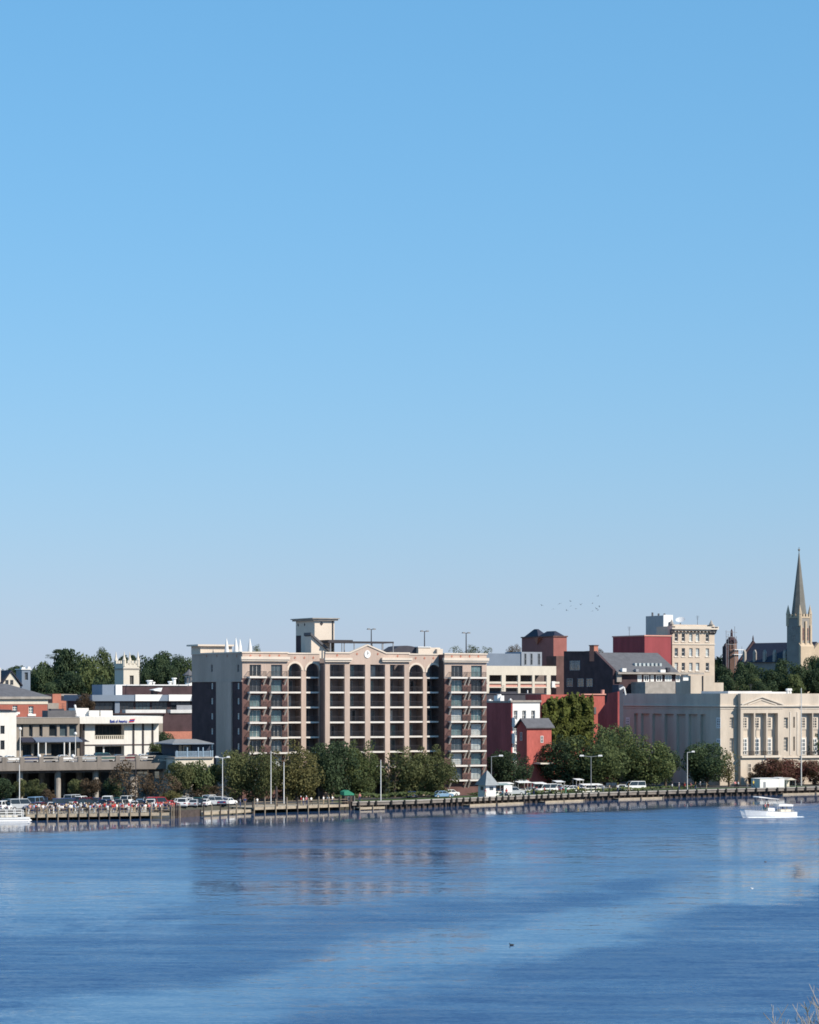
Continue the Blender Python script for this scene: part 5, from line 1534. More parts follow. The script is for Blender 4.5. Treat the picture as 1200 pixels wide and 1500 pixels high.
# ivy over the wall of the coral building
r_ = random.Random(5)
q = MB()
for i in range(6400):
    t = r_.random()
    px = 795 + 74 * t
    top = 1020 + 3 * math.sin(px * .17) + 2 * math.sin(px * .83) + r_.gauss(0, 1.5)
    top += max(0, 828 - px) * .28 + (6 if px < 802 else 0)
    py = top + (1092 - top) * r_.random() ** .9
    dpt = -.15 - (.3 + 1.9 * abs(math.sin(px * .19 + 2.1 * math.sin(py * .071)) * math.sin(py * .13 + px * .05))) * r_.random()
    u_ = I1.u(px, dpt); z_ = I1.z(py, u_, dpt)
    nrm = Vector((r_.gauss(.1, .6), -1, r_.gauss(.35, .6))).normalized()
    x = Matrix.Rotation(r_.uniform(0, 6.28), 3, nrm) @ nrm.orthogonal().normalized(); y = nrm.cross(x)
    s = r_.uniform(.22, .5); p = Vector((u_, dpt, z_))
    q.face([tuple(p + x * s), tuple(p + y * s), tuple(p - x * s), tuple(p - y * s)])
ivy = I1.root('ivy', 'yellow green ivy hanging over the coral building wall', 'ivy', 2)
q.build('foliage', L_ivy, ivy)

# clipped hedge along the lawn
def hedge(px0, px1, s0, w, h, label, lf):
    r = random.Random(px0)
    a = shore_at(px0) + DV * s0; b_ = shore_at(px1) + DV * s0
    q = MB()
    n = int((b_ - a).length * 26)
    for i in range(n):
        p = a + (b_ - a) * r.random() + DV * r.uniform(0, w)
        z_ = h * (1 - abs(r.gauss(0, .25))) * (.85 + .2 * math.sin(p.x * .9) * math.sin(p.x * .23))
        p = Vector((p.x, p.y, T(p.x, p.y) + max(.05, z_)))
        nrm = Vector((r.gauss(0, .6), r.gauss(-.4, .6), 1 + r.gauss(0, .5))).normalized()
        x = Matrix.Rotation(r.uniform(0, 6.28), 3, nrm) @ nrm.orthogonal().normalized(); y = nrm.cross(x)
        s = r.uniform(.15, .32)
        q.face([tuple(p + x * s), tuple(p + y * s), tuple(p - x * s), tuple(p - y * s)])
    tag(q.build('hedge', lf), label, 'hedge')
hedge(530, 700, 12, 2.5, 1.5, 'low green hedge between flagpole and kiosk', L_green)
hedge(730, 780, 12, 2.0, .8, 'short hedge just past the kiosk', L_green)
hedge(800, 1062, 11, 2.2, .9, 'long low hedge between the street and the bulkhead', L_green)

# bare twigs of the near bank trees
def bare(px, D, top, label, seed, shoots, spread):
    r = random.Random(seed)
    p = at(px, D); gz = 1.5
    root = empty('bare_tree', (p.x, p.y, gz), label, 'tree')
    H_ = zat(top, D) - gz
    q = MB(); q.tube((0, 0, -.8), (.1, 0, H_ - 2.2), .17, .06, 8)
    q.build('trunk', bark, root, (0, 0, 0))
    q = MB()
    for i in range(shoots):
        a = Vector((.1 + r.uniform(-.15, .15), r.uniform(-.3, .3), H_ - r.uniform(1.7, 2.3)))
        d = Vector((r.uniform(-spread, spread * .8), r.gauss(0, .25), 1)).normalized()
        ln = r.uniform(1.0, 1.9)
        pts = [a]
        for j in range(4):
            d = (d + Vector((r.gauss(0, .09), r.gauss(0, .09), .03))).normalized()
            pts.append(pts[-1] + d * ln / 4)
        for j in range(4):
            q.tube(pts[j], pts[j + 1], .022 - .004 * j, .018 - .004 * j, 5, caps=False)
        for k in range(9):
            t = r.uniform(.35, 1) * 3.99
            b_ = pts[int(t)].lerp(pts[int(t) + 1], t % 1)
            nd = (d + Vector((r.gauss(0, .6), r.gauss(0, .5), r.gauss(0, .2)))).normalized()
            e = b_ + nd * r.uniform(.15, .45)
            q.tube(b_, e, .009, .006, 4, caps=False)
            q.tube(b_.lerp(e, .5), b_.lerp(e, .5) + (nd + Vector((r.gauss(0, .6), 0, .3))).normalized() * .15, .006, .004, 4, caps=False)
    mz = max(v_[2] for v_ in q.v)
    q.v = [(x, y, z_ + H_ - mz) for x, y, z_ in q.v]
    q.build('branches', twigbark, root, (0, 0, 0))
# ------------------------------------------------------------------ docks, bulkhead
def dock(px0, px1, ztop, width, label, step, posts_h, fascia=.5, name='dock', rail=True, mw=wood_pale, off=0.0, cat='dock'):
    a, b_ = shore_at(px0) + DV * off, shore_at(px1) + DV * off
    d = b_ - a; ln = Vector((d.x, d.y, 0)).length
    th = math.atan2(d.y, d.x)
    root = empty(name, (a.x, a.y, 0), label, cat, rz=th)
    q = MB(); q.box(0, ln, 0, width, ztop - .16, ztop); q.box(0, ln, -.08, 0, ztop - fascia, ztop + .06); q.build('deck', mw, root)
    n = max(2, round(ln / step))
    for i in range(n + 1):
        x = ln * i / n
        h = ztop + posts_h * R.uniform(.85, 1.15)
        q = MB(); q.tube((x, -.22, -2), (x + R.uniform(-.12, .12), -.22 + R.uniform(-.1, .1), h), .14, .12, 8); q.build('pile', wood_dark if R.random() < .45 else wood, root)
        if rail:
            q = MB(); q.tube((x + ln / n / 2, width - .5, -2), (x + ln / n / 2, width - .5, ztop - .17), .16, n=6); q.build('pile', wood_dark, root)
    if rail:
        q = MB()
        for dz in (.5, 1.0): q.box(0, ln, .02, .08, ztop + dz, ztop + dz + .09)
        q.build('rail', wood, root)
    return root, a, Vector((d.x, d.y, 0)).normalized(), ln
dock(38, 250, 1.05, 11, 'long timber dock crowded with people before the parking lot', 1.9, 1.35, .5)
dock(250, 262, 1.4, 6, 'cluster of dark tarred pilings dividing the timber docks', .6, 1.4, 1.0, name='piling_cluster', rail=False, mw=wood_dark, cat='pilings')
dock(298, 371, .75, 4, 'low pale floating dock before the white parked cars', 2.5, 1.6, .5, mw=wood_pale, rail=False, off=.5)
dock(371, 512, 1.15, 9, 'timber dock on piles before the olive trees', 2.6, 1.7, .45, rail=True)
dock(522, 560, .55, 2.0, 'low pale floating dock at the foot of the white flagpole', 5, .3, .4, rail=False, off=-1.5)
dock(682, 762, .3, 2.0, 'narrow pale floating dock below the kiosk', 9, .2, .3, rail=False, off=-1.5)
dock(792, 850, .3, 1.6, 'narrow pale floating dock beyond the kiosk', 9, .2, .3, rail=False, off=-1.5)
dock(900, 966, .3, 1.6, 'narrow pale floating dock by the wide tree', 9, .2, .3, rail=False, off=-1.5)
dock(1142, 1240, .3, 1.6, 'narrow pale floating dock behind the boat', 9, .2, .3, rail=False, off=-1.0)
# slip between the docks
a = shore_at(262) + DV * 1.0; b_ = shore_at(298) + DV * 1.0
q = MB(); q.solid([(a.x, a.y, -2), (b_.x, b_.y, -2), (b_.x + DV.x * .5, b_.y + DV.y * .5, -2), (a.x + DV.x * .5, a.y + DV.y * .5, -2), (a.x, a.y, 1.3), (b_.x, b_.y, 1.3), (b_.x + DV.x * .5, b_.y + DV.y * .5, 1.3), (a.x + DV.x * .5, a.y + DV.y * .5, 1.3)],
                  [(0, 1, 5, 4), (4, 5, 6, 7), (1, 2, 6, 5), (2, 3, 7, 6), (3, 0, 4, 7)])
tag(q.build('timber_bulkhead', wood_dark), 'dark timber bulkhead between the two docks', 'bulkhead')
# concrete bulkhead with rubber fenders
bk = empty('bulkhead_wall', (shore_at(515).x, shore_at(515).y, 0), 'long concrete bulkhead with black fenders from the booth to the tents', 'bulkhead')
o0 = Vector(bk.location)
q = MB(); q2 = MB(); q3 = MB()
segs = [515, 560, 600, 650, 700, 750, 800, 850, 900, 950, 1000, 1050, 1100, 1150, 1200, 1260]
for p_, n_ in zip(segs, segs[1:]):
    a, b_ = shore_at(p_) - o0, shore_at(n_) - o0
    for zb_, zt_, w0, w1, mq in ((.92, 1.48, -.35, 1.2, q), (1.485, 1.66, -.5, 1.35, q2), (-2.0, .91, .40, 1.2, q3)):
        A_, B_, C_, D2 = a + DV * w0, b_ + DV * w0, b_ + DV * w1, a + DV * w1
        mq.solid([(A_.x, A_.y, zb_), (B_.x, B_.y, zb_), (C_.x, C_.y, zb_), (D2.x, D2.y, zb_), (A_.x, A_.y, zt_), (B_.x, B_.y, zt_), (C_.x, C_.y, zt_), (D2.x, D2.y, zt_)],
                 [(0, 1, 5, 4), (4, 5, 6, 7), (2, 3, 7, 6), (0, 3, 2, 1)])
q.build('face_beam', concrete, bk); q2.build('cap', conc_pale, bk); q3.build('tide_shadow_facing', wood_dark, bk)  # dark facing paints the shadow and tide line under the beam
px = 524.0
fl = [551, 571, 590, 609, 629, 649]
while fl[-1] < 1250: fl.append(fl[-1] + (9.6 if fl[-1] < 860 else 14.5))
fl = [524, 538] + fl
for p_ in fl[:98]:
    p_ += R.uniform(-1.6, 1.6)
    c = shore_at(p_) - o0 - DV * .50
    q = MB(); q.lathe((c.x, c.y, .4), [(.2, .35), (.27, .45), (.27, 1.2), (.15, 1.35)], 8); q.build('fender', rubber, bk)
k = 530
while k < 1250:
    c = shore_at(k) - o0 + DV * .05
    q = MB(); q.tube((c.x + R.uniform(-.15, .15), c.y, -2), (c.x, c.y, .79), R.uniform(.14, .24), n=7); q.build('pile', wood_dark, bk)
    k += 8.2

# ------------------------------------------------------------------ green roofed booth, kiosk
def booth():
    p = shore_at(513) + DV * 1.2
    r = empty('ticket_booth', (p.x, p.y, 1.2), 'small dark booth with a green sloping roof at the dock end', 'booth', rz=TH)
    q = MB(); q.box(-.9, .9, -.8, .8, .0, 1.7); q.build('wall', wood_dark, r, (0, 0, 0))
    q = MB(); q.prism([(-1.15, 1.72), (1.0, 1.72), (1.0, 2.0), (-.35, 2.75), (-1.15, 2.45)], 'y', -.95, .95); q.build('roof', greenroof, r, (0, 0, 0))
    window(r, -.5, .3, .7, 1.4, -.82, greymetal, glass_dk, 1, 1, .06).location = (0, 0, 0)
    for x in (-1.0, 1.0):
        q = MB(); q.tube((x, -.95, -3), (x, -.95, 1.6), .16, n=8); q.build('post', verdigris if x > 0 else wood_dark, r, (0, 0, 0))
booth()
KF = Fr(712, shore_at(712).y + 3.2)
kz = 1.3
ki = KF.root('kiosk', 'white riverside kiosk with flared grey pointed roof', 'kiosk', kz)
ku, kv = KF.u(726.5), KF.v(700.5)
ze = KF.z(1150.5)
q = MB(); hh = [(ku * .35, ku * .75, KF.z(1158), KF.z(1152.5))]
q.holed(0, ku, kz, ze, hh, 0, .12); q.build('front_wall', white, ki)
q = MB(); q.box(0, ku, .12, kv, kz, ze); q.build('side_wall', white, ki)
window(ki, *hh[0], .1, greymetal, glass_mid, 2, 1, .06)
window(ki, kv * .3, kv * .65, KF.z(1158), KF.z(1152.5), -.02, bluegrey, glass_mid, 2, 1, .06, side=True)
cx, cy = ku / 2, kv / 2
zp = KF.z(1129, cx, cy)
q = MB()
prof = [(1.35, 0), (1.0, .28), (.55, .62), (.27, .85), (.03, 1.0)]
pts = []
for f_, t in prof:
    hx, hy = cx * f_ + .05, cy * f_ + .05
    z_ = ze + (zp - ze) * t
    pts += [(cx - hx, cy - hy, z_), (cx + hx, cy - hy, z_), (cx + hx, cy + hy, z_), (cx - hx, cy + hy, z_)]
q.solid(pts, [(3, 2, 1, 0)] + [(i * 4 + j, i * 4 + (j + 1) % 4, i * 4 + 4 + (j + 1) % 4, i * 4 + 4 + j) for i in range(4) for j in range(4)] + [(16, 17, 18, 19)])
q.build('roof', mat('kiosk shingle', (.26, .28, .29), .85, .12, .9), ki)
q = MB(); q.box(ku * .45, ku * .82, -.03, 0, kz, kz + 1.0); q.build('door', white, ki)

# ------------------------------------------------------------------ tents, stalls
def tent(px, s, w, d, h, rise, label, m, gable=False):
    p = shore_at(px) + DV * s
    r = empty('tent', (p.x, p.y, T(p.x, p.y)), label, 'tent', rz=TH)
    q = MB(); 
    if gable:
        q.prism([(-w / 2 - .2, h), (w / 2 + .2, h), (0, h + rise)], 'y', -.2, d + .2)
    else:
        q.hip(-w / 2 - .15, w / 2 + .15, -.15, d + .15, h, h + rise, w * .25, d * .3)
    q.build('roof', m, r, (0, 0, 0))
    for x in (-w / 2, w / 2):
        for y in (0, d):
            q = MB(); q.tube((x, y, 0), (x, y, h), .05); q.build('leg', galv, r, (0, 0, 0))
    q = MB(); q.box(-w / 2, w / 2, d - .03, d, .1, h); q.box(-w / 2, -w / 2 + .03, .1, d - .05, .1, h); q.box(-w * .5, w * .5, -.02, .02, .0, h - .02) if not gable else None
    q.build('side_wall', m, r, (0, 0, 0))
    return r
t = tent(1153, 7, 5.2, 3.5, 2.25, .12, 'large white walled tent on the quay by the courthouse', white)
q = MB(); q.box(-1.7, -1.05, -.05, -.02, 0, 1.5); q.build('door_flap', greymetal, t, (0, 0, 0))
tent(1174.5, 8, 1.5, 2.5, 2.3, .12, 'narrow white side tent touching the large white tent', white)
tent(1192, 9, 2.4, 2.5, 1.7, .55, 'small tan gabled tent beyond the white tents', cream, True)
q = None
# white box van-like screen and market stalls by the street
def stall(px, s, w, h, m, label, name='stall', cat='stall'):
    p = shore_at(px) + DV * s
    r = empty(name, (p.x, p.y, T(p.x, p.y)), label, cat, rz=TH)
    q = MB(); q.prism([(-.4, h), (1.6, h + .25), (1.6, h + .33), (-.4, h + .08)], 'x', -w / 2, w / 2); q.build('canopy', m, r, (0, 0, 0))
    q = MB(); q.box(-w / 2 + .1, w / 2 - .1, .1, .9, .0, .9); q.build('counter', white, r, (0, 0, 0))
    for x in (-w / 2 + .05, w / 2 - .05):
        for y in (0, 1.5):
            q = MB(); q.tube((x, y, 0), (x, y, h + .1), .04); q.build('leg', galv, r, (0, 0, 0))
    return r
def billboard(px, s, w, h, label, m):
    p = shore_at(px) + DV * s
    r = empty('notice_board', (p.x, p.y, T(p.x, p.y)), label, 'board', rz=TH)
    q = MB(); q.box(-w / 2, w / 2, 0, .12, .9, .9 + h); q.build('panel', m, r, (0, 0, 0))
    for x in (-w / 2 + .1, w / 2 - .1):
        q = MB(); q.box(x - .06, x + .06, .12, .22, 0, .9 + h * .8); q.build('leg', galv, r, (0, 0, 0))
billboard(764.5, 6, 2.0, 1.5, 'blank white board standing on the quay past the kiosk', white)
stall(775, 12, 4.0, 2.2, mat('striped teal canopy', (.22, .30, .30), .8, .3, 1.5), 'grey green canopied stall behind the white board')
stall(789, 14, 3.2, 2.3, white, 'white canopied stall behind the white van')
stall(838, 14, 3.0, 2.1, white, 'white canopied stall beside the yellow jacket figure')
stall(809, 12, 3.2, 2.5, white, 'white canopied stall in front of the white sport utility car')
stall(823, 17, 2.4, 2.7, white, 'tall white canopied stall under the broad dark tree')
stall(868, 14, 2.2, 2.3, white, 'small white canopied stall at the foot of the double arm lamp')
stall(897, 14, 1.8, 2.6, white, 'narrow white canopied stall below the large green tree')
stall(909, 12, 5.0, 1.5, white, 'low white tarpaulin canopy on the quay before the courthouse side')
q = None

# ------------------------------------------------------------------ lamps, poles
def pole(px, s, ytop, label, name, cat, m=galv, r0=.14, heads=(), D=None, z0=None, group=None, globe=False, arm=1.4, hm=None):
    p = (shore_at(px) + DV * s) if D is None else at(px, D)
    kx = (px - CX) / F
    p = Vector((kx * p.y, p.y, 0))
    z0 = T(p.x, p.y) if z0 is None else z0
    h = zat(ytop, p.y) - z0
    root = empty(name, (p.x, p.y, z0), label, cat, group, rz=0)
    q = MB(); q.tube((0, 0, -.4), (0, 0, h), r0, r0 * .6, 8); q.build('pole', m, root, (0, 0, 0))
    for sx in heads:
        q = MB(); q.tube((0, 0, h - .1), (sx * arm, 0, h + .1), .06); q.build('arm', m, root, (0, 0, 0))
        q = MB(); q.hip(min(sx * arm * .75, sx * (arm + .5)), max(sx * arm * .75, sx * (arm + .5)), -.22, .22, h, h + .32, .12, .05); q.build('lamp_head', hm or white, root, (0, 0, 0))
    if globe:
        q = MB(); q.lathe((0, 0, h - .05), [(.1, 0), (.3, .15), (.38, .38), (.3, .62), (.05, .75)], 10); q.build('globe', white, root, (0, 0, 0))
    return root
pole(28.5, 24, 1120, 'tall pale lamp pole behind the pontoon boat', 'lamp_post', 'lamp post', white, .10)
pole(326, 22, 1110, 'white double headed lamp in front of the block corner', 'lamp_post', 'lamp post', white, .10, (-1, 1), arm=1.0)
pole(397, 12, 1100, 'tall white pole among the olive trees', 'mast', 'pole', white, .09)
pole(416, 12, 1116, 'shorter white mast beside the tall pole among the trees', 'mast', 'pole', white, .11)
pole(558, 4, 1113, 'white flagpole on the quay before the clock block', 'flagpole', 'flagpole', white, .10)
pole(720, 13, 1108, 'single arm street lamp above the kiosk', 'street_lamp', 'street lamp', greymetal, .11, (1,), arm=2.0)
pole(866, 11, 1108, 'double arm street lamp before the large green tree', 'street_lamp', 'street lamp', greymetal, .11, (-1, 1), arm=2.0)
pole(1007, 9, 1102, 'pale street lamp beside the courthouse corner tree', 'street_lamp', 'street lamp', galv, .12, (1,), arm=1.2)
pole(1174, 24, 1008, 'tall slim flagpole before the courthouse front', 'flagpole', 'flagpole', galv, .16)
for px, y, lab in ((29.5, 1070, 'white globe lamp by the ivory house on the deck street'), (110.5, 1077, 'white globe lamp by the bank end of the awning')):
    r = pole(px, 0, y, lab, 'globe_lamp', 'street lamp', white, .12, (), D=601, z0=6.5, globe=True)
for px, y, D, lab in ((57.5, 1110, K2.Y(K2.u(57.5), 0), 'white globe on the deck rail, nearer the ivory house'), (107, 1110, K2.Y(K2.u(107), 0), 'white globe on the deck rail before the bank end')):
    pole(px, 0, y, lab, 'rail_lamp', 'lamp', white, .12, (), D=D, z0=DECK_Z - .2, globe=True)
pole(199, 11, 1114, 'thin dark mast rising through the rusty tree', 'mast', 'pole', darkmetal, .09)
pole(405, 1.5, 1152, 'dark signal post with blue box on the dock', 'signal_post', 'post', wood_dark, .3)

# ------------------------------------------------------------------ masts on far roofs
for i, (px, D, y0, y1, lab) in enumerate(((92, 640, 1030, 1052, 'thin dark antenna on the brown grey wing roof'), (205, 715, 984, 1003, 'thin antenna on the long dark banded block'), (262, 715, 986, 1003, 'short antenna by the cupola on the dark banded block'), (790, 745, 962, 977, 'thin antenna on the parking garage roof'), (922, 800, 918, 932, 'thin antenna on the red hall'), (1022, 812, 902, 916, 'thin antenna on the beige block roof'), (1100, 668, 1002, 1014, 'thin mast on the courthouse roof'), (737, 690, 1004, 1021, 'thin antenna on the black roofed building'))):
    p = at(px, D)
    r = empty('roof_antenna', (p.x, p.y, zat(y1, D)), lab, 'antenna')
    h = zat(y0, D) - zat(y1, D)
    q = MB(); q.tube((0, 0, -.5), (0, 0, h), .07, .04); q.build('mast', darkmetal, r, (0, 0, 0))
    q = MB()
    for j, z_ in enumerate((.95, .8, .66)): q.tube((-.5 + j * .1, 0, h * z_), (.5 - j * .1, .1, h * z_), .035)
    q.build('crossbar', darkmetal, r, (0, 0, 0))
# ------------------------------------------------------------------ cars
def paint(name, c): return mat('car paint ' + name, c, .28, .03, .5, spec=.5)
PAINT = {'white': paint('white', (.75, .75, .74)), 'silver': paint('silver', (.42, .44, .46)), 'dark blue': paint('dark blue', (.02, .035, .11)), 'red': paint('red', (.42, .02, .025)),
         'black': paint('black', (.015, .015, .018)), 'green': paint('green', (.02, .09, .08)), 'grey': paint('grey', (.15, .155, .165)), 'tan': paint('tan', (.40, .33, .24)), 'light blue': paint('light blue', (.18, .30, .45)), 'maroon': paint('maroon', (.13, .012, .022))}
tyre_m = mat('tyre rubber', (.018, .018, .018), .9, .1)
rim_m = mat('wheel rim', (.45, .45, .46), .35, .05)
lamp_m = mat('headlight glass', (.7, .7, .7), .1, .03, spec=.6)
tail_m = mat('tail light', (.35, .01, .01), .2, .03)
def car_proto(kind):
    L_, W_, H_ = {'sedan': (4.6, 1.78, 1.42), 'sport_utility_car': (4.7, 1.9, 1.78), 'van': (5.1, 1.98, 2.1), 'pickup_truck': (5.3, 1.9, 1.75)}[kind]
    h = L_ / 2; w = W_ / 2
    belt = .92 if kind == 'sedan' else 1.08
    prof = {'sedan': [(-h, .38), (-h + .02, .72), (-h + .12, .9), (-h + 1.0, belt), (h - 1.35, belt), (h - .35, .82), (h - .03, .66), (h, .38), (h - .2, .24), (-h + .2, .24)],
            'sport_utility_car': [(-h, .45), (-h + .02, .9), (-h + .1, belt), (h - 1.25, belt), (h - .25, 1.0), (h - .03, .8), (h, .42), (h - .2, .3), (-h + .2, .3)],
            'van': [(-h, .4), (-h + .02, 1.1), (-h + .06, belt + .1), (h - .9, belt + .1), (h - .2, .95), (h, .75), (h, .4), (h - .2, .3), (-h + .2, .3)],
            'pickup_truck': [(-h, .5), (-h, .98), (-h + 1.9, 1.02), (h - 1.3, 1.06), (h - .25, 1.0), (h, .8), (h, .5), (h - .2, .34), (-h + .2, .34)]}[kind]
    root = bpy.data.objects.new(kind, None)
    root.empty_display_size = .5
    q = MB()
    n = len(prof)
    secs = [(-w, .93), (-w + .1, 1.0), (w - .1, 1.0), (w, .93)]
    pts = []
    for y, s in secs:
        zc = .62
        pts += [(x * (1 if s == 1 else .985), y, zc + (z - zc) * s) for x, z in prof]
    fs = [tuple(range(n - 1, -1, -1)), tuple(range(3 * n, 4 * n))]
    for j in range(3):
        fs += [(j * n + i, j * n + (i + 1) % n, (j + 1) * n + (i + 1) % n, (j + 1) * n + i) for i in range(n)]
    q.solid(pts, fs)
    b0, b1 = {'sedan': (-h + .75, h - 1.25), 'sport_utility_car': (-h + .12, h - 1.2), 'van': (-h + .08, h - .85), 'pickup_truck': (-.55, h - 1.25)}[kind]
    r0, r1 = {'sedan': (b0 + .6, b1 - .75), 'sport_utility_car': (b0 + .25, b1 - .6), 'van': (b0 + .1, b1 - .65), 'pickup_truck': (b0 + .15, b1 - .6)}[kind]
    zt = H_
    q.hip(r0 - .02, r1 + .02, -w * .78, w * .78, zt - .07, zt, .08, .06)
    for (xb, xt) in ((b0, r0), (b1, r1), ((b0 + b1) / 2 - .06, (r0 + r1) / 2 - .06)):
        for s in (-1, 1):
            q.tube((xb, s * (w - .12), belt - .02), (xt, s * w * .78, zt - .05), .05, .045, 5)
    link(bpy.data.objects.new('body', q.mesh('body', PAINT['white'])), root)
    q = MB()
    q.solid([(b0 + .03, -w + .13, belt - .02), (b1 - .03, -w + .13, belt - .02), (b1 - .03, w - .13, belt - .02), (b0 + .03, w - .13, belt - .02),
             (r0 + .02, -w * .76, zt - .06), (r1 - .02, -w * .76, zt - .06), (r1 - .02, w * .76, zt - .06), (r0 + .02, w * .76, zt - .06)],
            [(3, 2, 1, 0), (4, 5, 6, 7), (0, 1, 5, 4), (1, 2, 6, 5), (2, 3, 7, 6), (3, 0, 4, 7)])
    link(bpy.data.objects.new('window_glass', q.mesh('window_glass', glass_dk)), root)
    tq = MB(); tq.tube((0, -.11, 0), (0, .11, 0), .33, n=14)
    rq = MB(); rq.tube((0, -.125, 0), (0, .125, 0), .19, n=10)
    tm, rm = tq.mesh('tyre', tyre_m), rq.mesh('rim', rim_m)
    for x in (-h + .85, h - .9):
        for y in (-w + .1, w - .1):
            wq = link(bpy.data.objects.new('wheel', tm), root); wq.location = (x, y, .33)
            link(bpy.data.objects.new('rim', rm), wq)
    for nm, x, m_ in (('headlight', h - .04, lamp_m), ('tail_light', -h + .03, tail_m)):
        z_ = .66 if kind == 'sedan' else .85
        for y in (-w + .32, w - .32):
            hq = MB(); hq.box(x - .05, x + .05, y - .2, y + .2, z_ - .08, z_ + .08)
            link(bpy.data.objects.new(nm, hq.mesh(nm, m_)), root)
    bq = MB(); bq.box(h - .12, h + .05, -w + .1, w - .1, .36, .5); bq.box(-h - .05, -h + .12, -w + .1, w - .1, .36, .5)
    link(bpy.data.objects.new('bumper', bq.mesh('bumper', greymetal)), root)
    COL.objects.link(root)
    return root
PROTO = {}
def car(kind, colour, p, z, heading, label, group=None):
    if kind not in PROTO:
        PROTO[kind] = car_proto(kind); c = PROTO[kind]
    else:
        c = copy_tree(PROTO[kind])
    c.location = (p.x, p.y, z); c.rotation_euler = (0, 0, heading)
    tag(c, label, 'van' if kind == 'van' else 'pickup' if kind == 'pickup_truck' else 'car', group)
    for ch in c.children:
        if ch.name.startswith('body'):
            ch.material_slots[0].link = 'OBJECT'; ch.material_slots[0].material = PAINT[colour]
    return c
kn = {'sedan': 'sedan', 'sport_utility_car': 'sport utility car', 'van': 'van', 'pickup_truck': 'pickup truck'}
used = {}
def uniq(lab):
    used[lab] = used.get(lab, 0) + 1
    return lab
LAND = [(0, 'behind the pontoon boat'), (40, 'past the tall lamp pole'), (80, 'near the sunlit deck column'), (112, 'mid lot'), (150, 'before the rusty trees'), (205, 'by the deck end'), (255, 'above the boat slip'), (300, 'beside the floating dock'), (345, 'under the olive trees')]
def where(px):
    t = LAND[0][1]
    for a, n in LAND:
        if px >= a: t = n
    return t
rows = [(19, 'front row', [(4, 'white', 'sport_utility_car'), (17, 'white', 'sedan'), (46, 'dark blue', 'sedan'), (60, 'maroon', 'sedan'), (78, 'white', 'sedan'), (96, 'dark blue', 'van'), (112, 'red', 'sedan'), (128, 'black', 'sport_utility_car'), (148, 'silver', 'sedan'), (163, 'red', 'sedan'), (180, 'grey', 'sport_utility_car'), (197, 'white', 'sedan'), (213, 'dark blue', 'sedan'), (232, 'red', 'van'), (246, 'red', 'sedan'), (268, 'white', 'sport_utility_car'), (284, 'silver', 'sedan'), (300, 'white', 'sedan'), (317, 'silver', 'sport_utility_car'), (334, 'white', 'sedan'), (31, 'silver', 'van'), (104, 'white', 'sedan'), (156, 'dark blue', 'sport_utility_car'), (172, 'white', 'sedan'), (205, 'black', 'sedan'), (222, 'white', 'sport_utility_car'), (292, 'black', 'sedan'), (325, 'dark blue', 'sedan')]),
        (29, 'second row', [(-2, 'grey', 'sedan'), (22, 'green', 'sport_utility_car'), (38, 'dark blue', 'sedan'), (54, 'light blue', 'van'), (70, 'black', 'sedan'), (88, 'light blue', 'sedan'), (105, 'dark blue', 'sport_utility_car'), (124, 'maroon', 'sport_utility_car'), (142, 'black', 'sedan'), (158, 'white', 'van'), (178, 'silver', 'sedan'), (208, 'light blue', 'sedan'), (222, 'silver', 'sport_utility_car'), (262, 'silver', 'sedan'), (277, 'white', 'sedan'), (293, 'green', 'sedan'), (309, 'white', 'sport_utility_car'), (326, 'silver', 'sedan')]),
        (39, 'rear row', [(10, 'black', 'sedan'), (34, 'silver', 'sedan'), (66, 'dark blue', 'sport_utility_car'), (95, 'white', 'sedan'), (120, 'white', 'sport_utility_car'), (140, 'dark blue', 'sedan'), (174, 'green', 'sedan'), (205, 'black', 'sedan'), (235, 'dark blue', 'sedan'), (50, 'white', 'sedan'), (82, 'red', 'sedan'), (108, 'silver', 'van'), (156, 'maroon', 'sedan'), (190, 'white', 'sport_utility_car'), (220, 'silver', 'sedan'), (270, 'white', 'sedan'), (285, 'silver', 'sport_utility_car'), (302, 'white', 'sedan'), (318, 'grey', 'sedan')])]
for s, rn, lst in rows:
    for px, colr, kd in lst:
        p = shore_at(px) + DV * s
        p = Vector(((px - CX) / F * p.y, p.y, 0))
        hd = TH + R.choice((0.9, 1.1, 0.75, 0, math.pi + .9)) + R.uniform(-.1, .1)
        car(kd, colr, p, T(p.x, p.y) + .012, hd, uniq(f'{colr} {kn[kd]} in {rn} of dock lot, {where(px)}'), 'cars in the dock lot')
# cars on the parking deck
for px, colr, kd, lab in ((-6, 'grey', 'sedan', 'grey sedan on the deck below the ivory house'), (12, 'white', 'sedan', 'white sedan on the deck below the ivory house'), (43, 'dark blue', 'sedan', 'dark blue sedan on the deck beside the first rail globe'), (73, 'black', 'sedan', 'black sedan on the deck before the brown grey wing'), (90, 'white', 'sedan', 'white sedan on the deck before the brown grey wing'), (133, 'silver', 'sedan', 'silver sedan on the deck before the bank window'), (154, 'green', 'sport_utility_car', 'green sport utility car on the deck before the bank'), (176, 'grey', 'sedan', 'grey sedan on the deck before the bank panels'), (196, 'maroon', 'sedan', 'maroon sedan on the deck before the bank panels'), (212, 'white', 'sedan', 'white sedan at the end of the deck before the bank'), (230, 'black', 'sport_utility_car', 'black sport utility car on the deck at the bank corner')):
    p = K2.w(K2.u(px, 4.5), 4.5)
    car(kd, colr, p, DECK_Z + .005, TH + (0 if px % 3 else math.pi), uniq(lab), 'cars on the parking deck')
